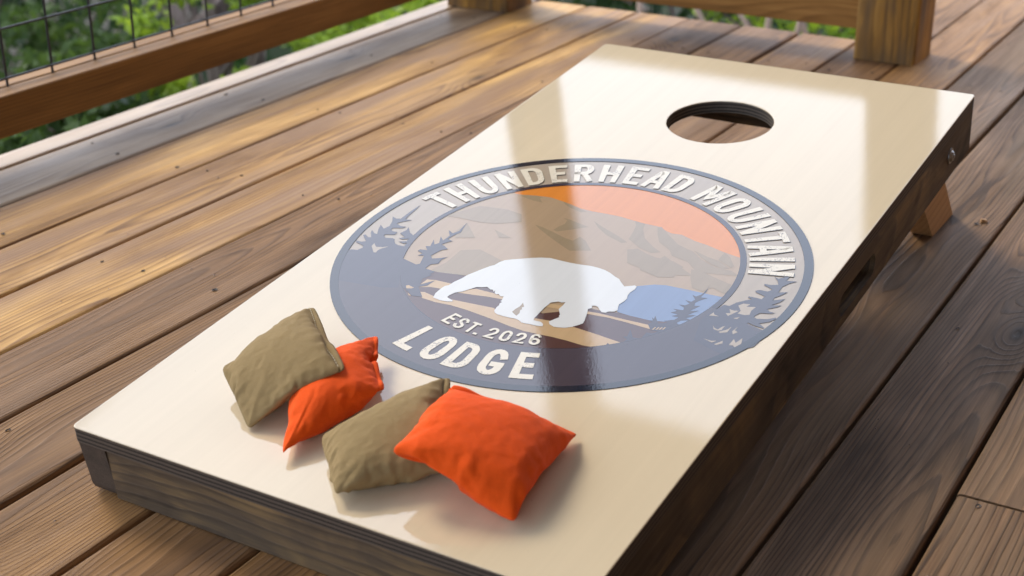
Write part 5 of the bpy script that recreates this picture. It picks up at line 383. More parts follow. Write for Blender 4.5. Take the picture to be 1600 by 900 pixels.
    [1571,-33,-34,-33,-32,-30,-29,-33,-36,-38,-37,-36,-36,-35,-33,-31,-32,-32,-34,-35,-34,-36,-37,-39,-38,-39,-38,-38,-38,-37,-34,-22,-8,1110,-38,-36,-39,-35,-16,-46,-16,-41,-41,-31,-38,-30,-42,-34,-26,-42,-35,-38,-33,-27,-28,-35,-39,-38,-42,-33,-40,-35,-36,-32,-40,-21,1135,-38,-37,-36,-40,-37,-23,-34,-36,-36,-34,-33,-25,-43,-26,-45,-46,-32,-34,-23,-45,-29,-33,-27,-42,-29,-40,-31,-35,-33,-37,-39,-32,1141,-35,-37,-38,-35,-40,-41,-17,-39,-37,-32,-37,-22,-42,-38,-33,-47,-31,-36,-33,-31,-37,-29,-40,-21,-38,-34,-32,-30,-38,-37,-29,-38,1136,-32,-38,-38,-37,-35,-42,-31,-27,-39,-35,-36,-34,-26,-43,-33,-45,-30,-34,-37,-39,-25,-39,-32,-29,-23,-37,-30,-37,-35,-28,-37,-32,1126,-35,-31,-38,-37,-38,-37,-32,-35,-35,-32,-36,-37,-36,-31,-44,-32,-33,-34,-37,-36,-34,-28,-34,-27,-33,-26,-37,-34,-27,-37,-27,-36,1117,-35,-31,-34,-37,-37,-40,-28,-36,-36,-36,-35,-34,-37,-39,-32,-41,-30,-31,-37,-37,-31,-31,-31,-30,-28,-35,-33,-25,-34,-37,-22,-35,1106,-33,-30,-34,-36,-36,-39,-32,-32,-36,-37,-35,-36,-37,-36,-35,-37,-32,-35,-31,-38,-28,-32,-30,-31,-32,-34,-25,-33,-37,-29,-23,-34,1095,-27,-34,-30,-37,-36,-37,-33,-34,-33,-37,-35,-37,-35,-37,-37,-36,-31,-35,-33,-35,-31,-31,-30,-29,-35,-25,-34,-35,-29,-31,-21,-34,1083,-20,-33,-31,-36,-36,-38,-32,-34,-35,-35,-36,-35,-37,-36,-35,-36,-31,-35,-32,-35,-31,-31,-32,-32,-26,-36,-32,-31,-28,-30,-29,-26,1069,-13,-30,-32,-35,-36,-37,-33,-35,-34,-35,-35,-36,-36,-35,-36,-36,-32,-33,-34,-35,-32,-31,-31,-27,-36,-33,-29,-33,-26,-31,-27,-25,1057,-11,-22,-36,-33,-34,-37,-34,-34,-35,-35,-35,-35,-35,-36,-36,-34,-32,-34,-33,-34,-33,-30,-30,-36,-32,-29,-33,-29,-30,-27,-26,-26,1046,-30,-7,-31,-34,-35,-33,-34,-34,-34,-34,-34,-34,-35,-35,-35,-34,-32,-34,-32,-35,-32,-34,-32,-30,-34,-30,-30,-27,-30,-26,-26,-28,1037,-28,-25,-14,-34,-34,-34,-32,-34,-33,-34,-34,-34,-34,-33,-35,-34,-32,-33,-33,-34,-32,-34,-33,-30,-34,-28,-30,-31,-26,-24,-26,-29,1028,-26,-24,-27,-23,-33,-33,-33,-33,-34,-33,-34,-33,-33,-34,-33,-34,-32,-33,-33,-33,-33,-34,-32,-32,-33,-30,-29,-29,-24,-26,-27,-26,1019,-25,-23,-25,-26,-33,-33,-32,-33,-33,-33,-33,-33,-33,-34,-32,-33,-33,-33,-32,-33,-33,-34,-33,-30,-34,-27,-30,-28,-30,-20,-26,-27,1010,-21,-25,-31,-21,-32,-32,-32,-33,-33,-33,-33,-33,-33,-32,-33,-32,-32,-33,-33,-32,-33,-33,-33,-33,-29,-32,-26,-30,-27,-29,-17,-28,1001,-18,-30,-23,-25,-33,-30,-32,-32,-33,-33,-33,-32,-33,-32,-33,-32,-32,-32,-32,-32,-33,-33,-33,-31,-34,-26,-31,-26,-31,-25,-22,-22,990,-14,-26,-26,-29,-30,-29,-33,-31,-32,-33,-33,-32,-32,-32,-32,-32,-32,-33,-31,-33,-32,-32,-33,-32,-32,-33,-24,-30,-29,-23,-20,-23,980,-24,-16,-27,-26,-29,-31,-31,-32,-31,-33,-32,-31,-31,-31,-33,-32,-32,-32,-31,-33,-32,-32,-32,-33,-33,-33,-20,-31,-31,-22,-21,-21,972,-26,-17,-25,-28,-28,-30,-30,-32,-30,-32,-32,-30,-30,-31,-31,-32,-32,-32,-31,-32,-32,-32,-31,-33,-32,-32,-30,-21,-30,-29,-16,-22,963,-26,-18,-26,-25,-30,-29,-28,-31,-30,-34,-31,-28,-28,-30,-31,-33,-33,-30,-32,-31,-32,-31,-32,-32,-32,-32,-33,-23,-24,-34,-9,-26,958,-26,-20,-25,-27,-29,-27,-30,-28,-31,-33,-30,-29,-29,-26,-30,-34,-32,-32,-30,-32,-31,-32,-32,-30,-33,-33,-32,-34,-28,-20,-10,-25,953,-25,-25,-21,-30,-26,-27,-29,-30,-29,-32,-33,-27,-27,-28,-27,-32,-33,-32,-30,-30,-32,-31,-31,-32,-29,-32,-33,-33,-33,-12,-30,-17,952,-29,-20,-24,-29,-30,-25,-31,-25,-32,-30,-32,-30,-22,-27,-32,-27,-34,-34,-25,-31,-29,-32,-31,-30,-32,-28,-33,-32,-33,-29,-21,-19,951,-30,-20,-29,-25,-28,-28,-31,-23,-29,-36,-30,-26,-26,-31,-20,-36,-26,-34,-33,-21,-31,-30,-31,-29,-31,-33,-27,-33,-32,-32,-18,-26,949,-29,-27,-24,-27,-29,-28,-29,-31,-23,-37,-31,-25,-29,-22,-33,-17,-31,-32,-33,-32,-18,-31,-29,-31,-29,-31,-34,-27,-31,-31,-28,-23,945,-35,-21,-26,-29,-31,-26,-28,-31,-23,-36,-32,-29,-25,-30,-20,-43,-8,-29,-30,-30,-32,-19,-29,-28,-31,-30,-32,-35,-27,-26,-28,-28,940,-34,-24,-32,-29,-27,-26,-30,-25,-31,-39,-36,-29,-26,-16,-39,-22,-11,-33,-23,-26,-30,-31,-22,-26,-27,-30,-32,-33,-34,-26,-20,-32,934,-37,-32,-23,-30,-28,-28,-27,-28,-36,-34,-36,-29,-24,-28,-25,-17,-17,-26,-26,-28,-28,-27,-27,-30,-28,-21,-28,-33,-34,-31,-23,-27,925,-37,-27,-31,-30,-29,-29,-29,-28,-33,-37,-32,-26,-26,-22,-28,-23,-20,-23,-26,-26,-26,-26,-26,-25,-27,-26,-28,-29,-29,-28,-27,-28,903,-16,-26,-30,-32,-29,-30,-30,-30,-32,-36,-35,-30,-20,-11,-24,-18,-21,-23,-27,-28,-28,-28,-28,-25,-27,-25,-26,-27,-27,-28,-30,-39,870,-8,-18,-26,-29,-31,-31,-32,-32,-33,-33,-30,-26,-21,-21,-19,-17,-18,-22,-26,-28,-29,-29,-29,-29,-27,-26,-26,-25,-25,-28,-29,-32,-138,-29,-38,-26,-46,-43,-28,-20,-42,-31,-40,-37,-35,-21,-38,-27,-34,-44,-39,-41,-21,-41,-36,-37,-36,-34,-36,-39,-25,-38,-32,1066,-37,-24,-42,-42,-43,-28,-22,-40,-31,-40,-33,-39,-34,-15,-41,-25,-43,-41,-43,-33,-33,-25,-37,-39,-36,-36,-36,-35,-27,-34,1070,-39,-36,-32,-42,-37,-33,-33,-35,-36,-30,-41,-31,-41,-31,-12,-35,-43,-36,-38,-34,-35,-33,-34,-34,-35,-37,-35,-33,-24,-38,1068,-38,-37,-38,-35,-42,-31,-30,-35,-39,-34,-33,-38,-38,-36,-35,-8,-42,-32,-39,-32,-35,-35,-34,-32,-37,-36,-34,-32,-30,-33,1063,-38,-34,-37,-39,-38,-32,-34,-34,-35,-35,-33,-37,-36,-37,-32,-25,-36,-37,-28,-30,-35,-35,-33,-35,-35,-36,-32,-35,-29,-31,1055,-36,-32,-38,-37,-39,-31,-35,-33,-35,-35,-35,-34,-37,-36,-35,-23,-38,-33,-39,-23,-31,-35,-35,-34,-35,-36,-33,-34,-30,-28,1048,-33,-32,-38,-36,-39,-32,-34,-35,-33,-35,-35,-34,-36,-37,-35,-27,-34,-33,-38,-30,-27,-31,-36,-36,-33,-36,-31,-35,-30,-28,1037,-34,-23,-37,-37,-38,-32,-34,-35,-34,-34,-35,-34,-35,-36,-37,-28,-32,-32,-37,-33,-30,-30,-32,-37,-34,-35,-33,-33,-28,-31,1021,-16,-27,-35,-37,-37,-33,-34,-35,-34,-34,-35,-34,-35,-34,-36,-31,-32,-31,-37,-33,-32,-30,-32,-34,-35,-34,-33,-32,-31,-28,1014,-13,-30,-31,-37,-36,-33,-35,-35,-34,-34,-34,-34,-34,-35,-35,-31,-34,-32,-33,-34,-33,-32,-29,-36,-36,-33,-34,-30,-32,-26,1009,-12,-26,-36,-34,-36,-32,-35,-34,-35,-34,-35,-34,-35,-33,-34,-31,-34,-32,-33,-33,-33,-34,-31,-35,-34,-32,-34,-32,-29,-24,997,-14,-34,-25,-35,-36,-31,-32,-34,-34,-35,-34,-33,-34,-33,-33,-31,-33,-34,-34,-31,-33,-33,-33,-33,-34,-35,-31,-31,-27,-30,993,-25,-25,-22,-34,-35,-33,-32,-32,-34,-34,-34,-34,-32,-33,-32,-32,-33,-32,-35,-30,-33,-33,-34,-33,-34,-34,-30,-31,-28,-28,984,-22,-25,-25,-32,-35,-33,-33,-32,-33,-33,-34,-33,-32,-31,-33,-32,-33,-32,-33,-33,-31,-33,-33,-34,-34,-33,-29,-31,-27,-28,973,-22,-31,-17,-30,-34,-33,-33,-34,-32,-33,-33,-33,-32,-31,-31,-31,-34,-32,-33,-32,-32,-32,-33,-33,-34,-33,-32,-27,-30,-27,960,-17,-25,-27,-22,-33,-33,-33,-34,-33,-32,-34,-33,-33,-29,-31,-29,-33,-33,-31,-33,-32,-33,-32,-33,-33,-33,-31,-31,-26,-25,949,-21,-17,-27,-23,-34,-32,-32,-33,-33,-33,-32,-33,-33,-32,-30,-29,-30,-34,-31,-32,-32,-32,-32,-33,-33,-32,-32,-30,-25,-26,946,-21,-18,-26,-26,-32,-33,-32,-32,-33,-33,-32,-31,-32,-31,-31,-29,-33,-30,-33,-32,-31,-32,-32,-33,-33,-31,-33,-29,-27,-22,938,-20,-21,-29,-24,-30,-32,-33,-31,-32,-32,-31,-30,-31,-33,-31,-30,-30,-31,-32,-32,-32,-32,-32,-33,-32,-34,-30,-29,-27,-27,934,-21,-20,-28,-28,-28,-30,-30,-32,-31,-31,-30,-29,-29,-32,-33,-31,-29,-31,-31,-32,-32,-31,-32,-32,-33,-33,-32,-27,-25,-27,922,-26,-16,-27,-26,-30,-28,-29,-31,-31,-31,-28,-28,-29,-31,-32,-32,-31,-29,-32,-31,-32,-31,-32,-33,-33,-32,-34,-23,-31,-22,913,-27,-17,-28,-23,-28,-29,-27,-32,-28,-30,-28,-27,-28,-31,-32,-32,-31,-30,-31,-31,-32,-33,-31,-33,-33,-33,-34,-33,-22,-20,906,-27,-18,-28,-22,-26,-28,-28,-31,-33,-26,-28,-22,-26,-31,-33,-32,-31,-31,-33,-29,-32,-31,-32,-31,-33,-33,-34,-34,-17,-23,895,-26,-19,-27,-28,-23,-33,-22,-33,-28,-34,-20,-22,-29,-25,-34,-29,-31,-32,-30,-32,-29,-32,-29,-32,-33,-33,-32,-36,-32,-27,905,-26,-23,-31,-22,-26,-33,-24,-29,-31,-31,-28,-26,-11,-28,-32,-36,-28,-25,-31,-32,-27,-30,-30,-32,-33,-34,-31,-34,-34,-23,893,-24,-31,-25,-26,-27,-32,-33,-35,-37,-24,-29,-8,-21,-32,-29,-19,-27,-28,-32,-27,-32,-30,-25,-33,-31,-32,-36,-30,-34,-33,893,-29,-25,-29,-32,-24,-30,-31,-36,-38,-38,-24,-8,-24,-14,-25,-23,-28,-29,-29,-28,-29,-30,-31,-23,-32,-34,-31,-36,-30,-34,885,-28,-28,-30,-31,-31,-31,-32,-34,-37,-32,-33,-20,-13,-22,-27,-18,-12,-30,-33,-25,-29,-31,-22,-32,-22,-32,-35,-29,-37,-31,878,-30,-29,-33,-31,-32,-30,-26,-34,-36,-35,-17,-28,-14,-15,-25,-24,-35,-24,-27,-31,-29,-24,-28,-24,-24,-33,-27,-31,-31,-29,879,-26,-29,-29,-29,-31,-32,-31,-32,-32,-30,-24,-20,-25,-25,-20,-22,-23,-26,-27,-27,-28,-28,-29,-28,-26,-26,-26,-26,-27,-30],
    [113,2,5,7,5,4,3,3,2,0,1,1,1,1,1,1,-2,-4,-6,-4,-4,-2,-1,-1,-2,-2,-1,-2,-4,-5,-9,-11,-4,32,28,12,10,3,-1,14,0,-7,31,-33,16,4,-5,1,13,-3,-31,34,-22,-9,-11,17,-4,-21,14,-4,10,-23,-2,-13,-3,-38,31,29,29,7,10,7,4,5,-2,25,-24,11,-1,-1,-8,17,-3,-17,24,-24,-2,-7,13,-9,-13,-4,8,-9,-16,-10,0,-14,-42,23,33,29,21,3,14,15,-7,7,20,-18,11,-4,0,0,3,3,-11,15,-14,-11,3,4,-1,-29,9,-3,-8,-23,3,-7,-34,-36,17,38,25,20,23,2,21,8,-4,21,-9,8,1,-11,10,0,2,-9,6,-4,-5,-9,13,-9,-18,-19,3,-12,-7,-8,-36,-10,-40,12,30,38,17,23,20,5,16,13,10,-9,7,6,-1,-6,14,-11,0,1,-1,-7,3,-10,-3,-21,-4,-18,3,-13,-37,-4,-34,-30,6,38,34,30,11,20,21,0,10,23,-1,6,-2,4,7,-8,8,-5,-3,-1,-3,-5,-3,-9,-14,-15,-4,-8,-40,-8,-8,-40,-34,3,50,31,27,20,10,17,19,-1,18,6,7,5,2,2,-3,-1,6,-1,-10,1,-12,-4,-10,-9,-7,-7,-36,-9,-2,-22,-35,-49,1,34,30,36,21,23,10,15,19,3,11,5,10,0,4,5,0,0,1,-5,-5,-7,-6,-10,-13,-4,-37,-9,-9,-27,-23,-43,-25,0,43,30,33,25,14,21,10,9,20,1,11,1,10,3,-1,0,-2,6,-7,-4,-6,-5,-5,-8,-34,-5,-10,-17,-27,-16,-30,-56,1,45,35,28,28,17,14,16,12,6,15,3,10,3,1,6,-1,1,-5,3,-3,-2,-9,-9,-29,-2,-13,-20,-13,-28,-18,-30,-59,3,63,33,16,25,22,17,13,6,13,9,9,3,6,7,0,-3,3,1,-2,-8,2,-16,-16,-1,-12,-22,-12,-23,-26,-31,-37,-38,4,37,39,33,18,21,28,8,16,6,12,7,9,-2,5,4,4,-3,6,-7,0,-8,-1,-10,-19,-7,-17,-17,-27,-19,-31,-34,-51,5,28,40,41,27,21,13,22,5,14,9,3,7,8,-2,7,-3,6,-2,2,-4,-9,0,-9,-20,-5,-24,-20,-14,-29,-34,-34,-45,5,48,35,31,34,15,18,15,4,12,7,11,5,1,7,-3,4,-3,8,-7,-4,0,-3,-16,-5,-12,-20,-21,-24,-36,-30,-35,-36,4,51,35,31,31,17,13,19,9,3,13,8,-1,10,4,2,-3,3,-2,2,-4,-10,2,-8,-18,-3,-28,-20,-29,-20,-40,-33,-34,4,49,32,25,37,20,13,20,5,12,7,10,1,4,8,-5,6,-4,-5,8,-9,2,-5,-15,0,-25,-5,-28,-20,-27,-20,-37,-54,3,26,31,41,35,18,27,17,11,7,10,1,11,3,-2,6,-4,6,-4,1,-10,1,-10,-5,-17,-3,-30,-8,-32,-26,-36,-42,-22,1,65,29,27,16,22,23,9,17,12,5,1,11,-1,4,1,-5,4,-10,5,-2,-9,1,-10,-9,-15,-8,-32,-7,-24,-32,-36,-49,0,40,37,30,31,21,14,18,5,17,4,13,3,5,-6,1,5,0,-13,6,-8,1,-10,-1,-13,-5,-9,-37,-11,-17,-33,-28,-56,-1,31,39,35,29,22,17,14,4,19,9,9,-1,2,6,-9,4,2,-13,2,-3,-8,5,-13,-4,-6,-11,-26,-37,-13,-34,-39,-27,-2,42,36,27,30,14,16,20,2,17,2,9,14,1,1,-2,-12,-2,5,-13,3,-5,0,-3,-12,-3,-10,-14,-33,-35,-20,-30,-40,-1,43,34,29,23,14,20,9,14,8,2,14,6,-10,8,6,-2,-4,-14,6,-14,3,0,-9,2,-7,-7,-15,-17,-28,-34,-29,-49,2,32,29,37,15,26,15,10,3,12,12,-3,10,3,-13,13,0,2,-1,-15,1,-11,-1,2,-10,4,-6,-16,-10,-18,-35,-27,-60,3,37,36,26,17,10,19,-2,16,0,16,4,-6,11,3,-13,10,-4,-7,11,-14,1,-9,-1,-3,-12,8,-11,-24,-13,-32,-40,-32,1,45,33,11,25,12,6,-9,18,5,3,8,4,-4,-4,14,-15,18,-8,-10,6,-6,2,-10,1,-6,-7,5,-14,-22,-16,-37,-44,0,27,20,30,22,8,2,-1,3,9,3,6,2,-12,11,-2,8,12,-6,-3,-19,12,2,-2,-10,-1,4,-17,10,-20,-19,-26,-49,0,38,31,11,8,-3,3,1,1,3,10,2,-9,-5,0,14,-16,26,2,5,-18,-12,20,-3,-2,-10,11,-12,-10,14,-29,-22,-44,0,37,19,-10,11,9,-4,-6,18,-18,11,0,-12,-5,8,14,-21,31,-4,18,-22,-6,7,4,-4,-4,16,-15,-3,-5,4,-36,-27,-1,33,-10,12,8,1,-12,-2,12,-28,34,2,-21,-16,11,15,-20,28,8,15,-29,-6,16,-6,-10,-9,30,-11,1,5,-14,4,-36,-6,8,1,5,2,-4,-10,-13,-7,8,15,9,-14,-18,-10,5,18,13,6,0,-3,-4,-4,-3,-3,-1,1,6,10,11,1,-6,-15,-13,27,9,7,0,-4,-16,-19,-8,8,17,5,-23,-25,-15,23,32,23,10,-3,-7,-9,-9,-8,-4,-2,2,9,14,12,-1,-18,-24,-10,0,6,6,2,-6,-16,-18,-8,5,11,2,-13,-20,-8,13,27,24,12,1,-5,-9,-11,-9,-8,-4,2,8,13,10,1,-6,-1,-123,11,-4,12,-8,-4,-1,13,-10,11,-6,-2,5,11,-9,8,-7,-18,-1,-3,-2,-4,-1,3,-3,3,-3,-3,15,-19,0,27,-28,16,-10,-8,-5,0,11,-9,10,-6,3,-1,6,9,-6,3,-15,-11,-4,-4,-5,14,2,-9,-2,-1,1,5,14,30,-13,-5,-26,2,-9,6,-13,1,-5,5,5,-7,7,-3,6,13,-7,-13,-10,7,-9,-8,4,4,1,9,-12,4,11,34,6,3,-20,-13,-22,3,-5,-9,9,-5,-7,1,9,-8,1,-1,4,14,-16,17,-19,-3,1,-8,3,11,-2,-2,11,27,7,24,1,-20,-29,-15,-10,3,-12,0,-2,9,-9,11,-7,5,-8,17,-18,-4,6,24,-21,-3,-1,9,-8,8,0,23,15,31,12,-5,-22,-32,-7,-20,-4,1,-4,7,-4,6,-10,6,-6,10,-9,17,-2,-13,-3,23,-19,1,-4,11,-7,6,18,17,29,34,-18,-31,-30,-13,-12,4,-9,7,-7,8,-7,4,-5,4,-4,13,-13,1,12,-3,-10,19,-18,4,-5,12,-4,24,12,28,35,-6,-30,-40,-17,-2,-12,4,-4,7,-7,6,-5,8,-8,2,-3,13,-13,8,-5,8,-11,16,-14,4,-4,3,21,21,34,28,-1,-40,-35,-22,1,-12,3,5,-7,3,-3,5,-6,12,-6,-3,-2,11,-12,1,0,12,-13,10,-10,11,-6,18,24,26,33,3,-39,-31,-29,1,-11,8,-5,0,-2,4,3,-7,9,-9,3,-3,0,11,-12,9,-8,12,-13,0,0,9,14,31,22,35,-5,-37,-35,-14,-18,7,-9,3,2,-5,1,1,9,-10,10,-11,1,5,-6,12,-4,-5,-2,11,-4,-7,18,6,28,30,36,-1,-43,-26,-35,-2,-12,9,-9,7,0,-7,5,-5,9,-1,-7,8,-6,1,-4,12,-11,5,-6,1,7,-1,20,27,33,30,5,-31,-36,-37,-14,-2,-2,9,-9,0,7,-7,0,9,-6,3,-3,6,-7,-2,9,-8,3,-3,8,-7,6,28,23,31,33,0,-38,-33,-32,-16,-1,-1,-2,9,-9,10,-7,4,-7,7,-6,3,-4,6,-1,-5,8,-7,5,-4,10,0,30,23,33,34,-4,-37,-25,-39,-21,-1,-4,5,-5,7,-7,9,-9,12,-13,7,-7,7,-7,1,8,-9,7,-7,10,-3,9,24,33,28,35,3,-40,-34,-24,-34,-4,3,-4,0,-2,5,-4,4,-5,16,-16,8,-7,-1,4,-3,1,-2,7,-6,13,7,26,23,32,34,13,-39,-39,-23,-33,-3,-11,6,-5,5,-7,4,-3,5,-6,15,-15,5,-1,-4,4,-4,8,-8,11,2,16,22,28,34,35,-8,-34,-36,-26,-25,-9,-10,0,2,1,5,-8,6,-3,-3,11,-11,1,0,7,-8,1,11,-10,9,4,20,17,29,32,34,-2,-36,-35,-17,-28,-14,-11,5,-9,3,-1,-1,1,1,2,-5,14,-14,3,-1,-1,9,-8,0,7,8,14,28,27,32,31,-4,-32,-34,-21,-15,-19,-8,-11,5,-10,0,6,-5,7,-6,4,-6,11,-11,0,7,1,-5,7,3,9,17,23,33,32,30,-12,-23,-36,-22,-21,-6,-17,-10,-6,4,1,-8,9,-9,5,-5,3,-4,10,-1,-7,1,3,7,14,11,7,22,32,25,36,-11,-20,-35,-16,-27,-13,-7,-13,1,-11,-4,-3,1,3,-4,4,-4,5,-6,3,2,4,11,1,8,10,19,13,27,34,25,-1,-19,-34,-15,-26,-16,-11,-3,-2,1,-11,1,-9,-4,-1,1,0,2,4,9,-4,10,1,10,-1,14,8,19,24,26,32,-3,-16,-33,-18,-12,-20,3,-9,2,-8,2,-9,-6,1,-9,2,-5,1,8,0,7,-1,8,-1,5,5,22,13,19,26,31,-5,-15,-27,-8,-21,-11,10,-8,-1,-4,-2,0,-3,-13,-4,-2,3,-1,-6,6,9,-5,2,4,5,6,8,26,13,21,30,-3,-21,-8,-21,-9,-7,3,10,0,-4,-2,0,-10,-6,-4,-1,-14,-1,0,8,-1,4,3,-3,7,2,3,15,28,10,20,2,-8,-19,-7,2,-9,1,1,5,0,9,0,-12,-3,-13,-5,-10,0,1,5,2,0,2,4,-4,3,9,0,17,26,6,5,-12,-4,-3,0,5,2,0,6,-3,-3,17,-10,-5,-11,-3,-11,-9,1,9,1,-1,3,-1,3,-6,6,7,-2,8,17,9,2,1,2,1,3,-2,-17,11,3,12,-19,-23,-15,4,17,5,4,-1,6,2,-4,-2,3,-1,-5,9,3,4,3,0,1,2,7,5,-6,-16,-20,-9,9,23,14,-17,-28,-15,13,25,18,7,-2,-5,-8,-7,-6,-7,-3,2,8,15,16,3,-13]),
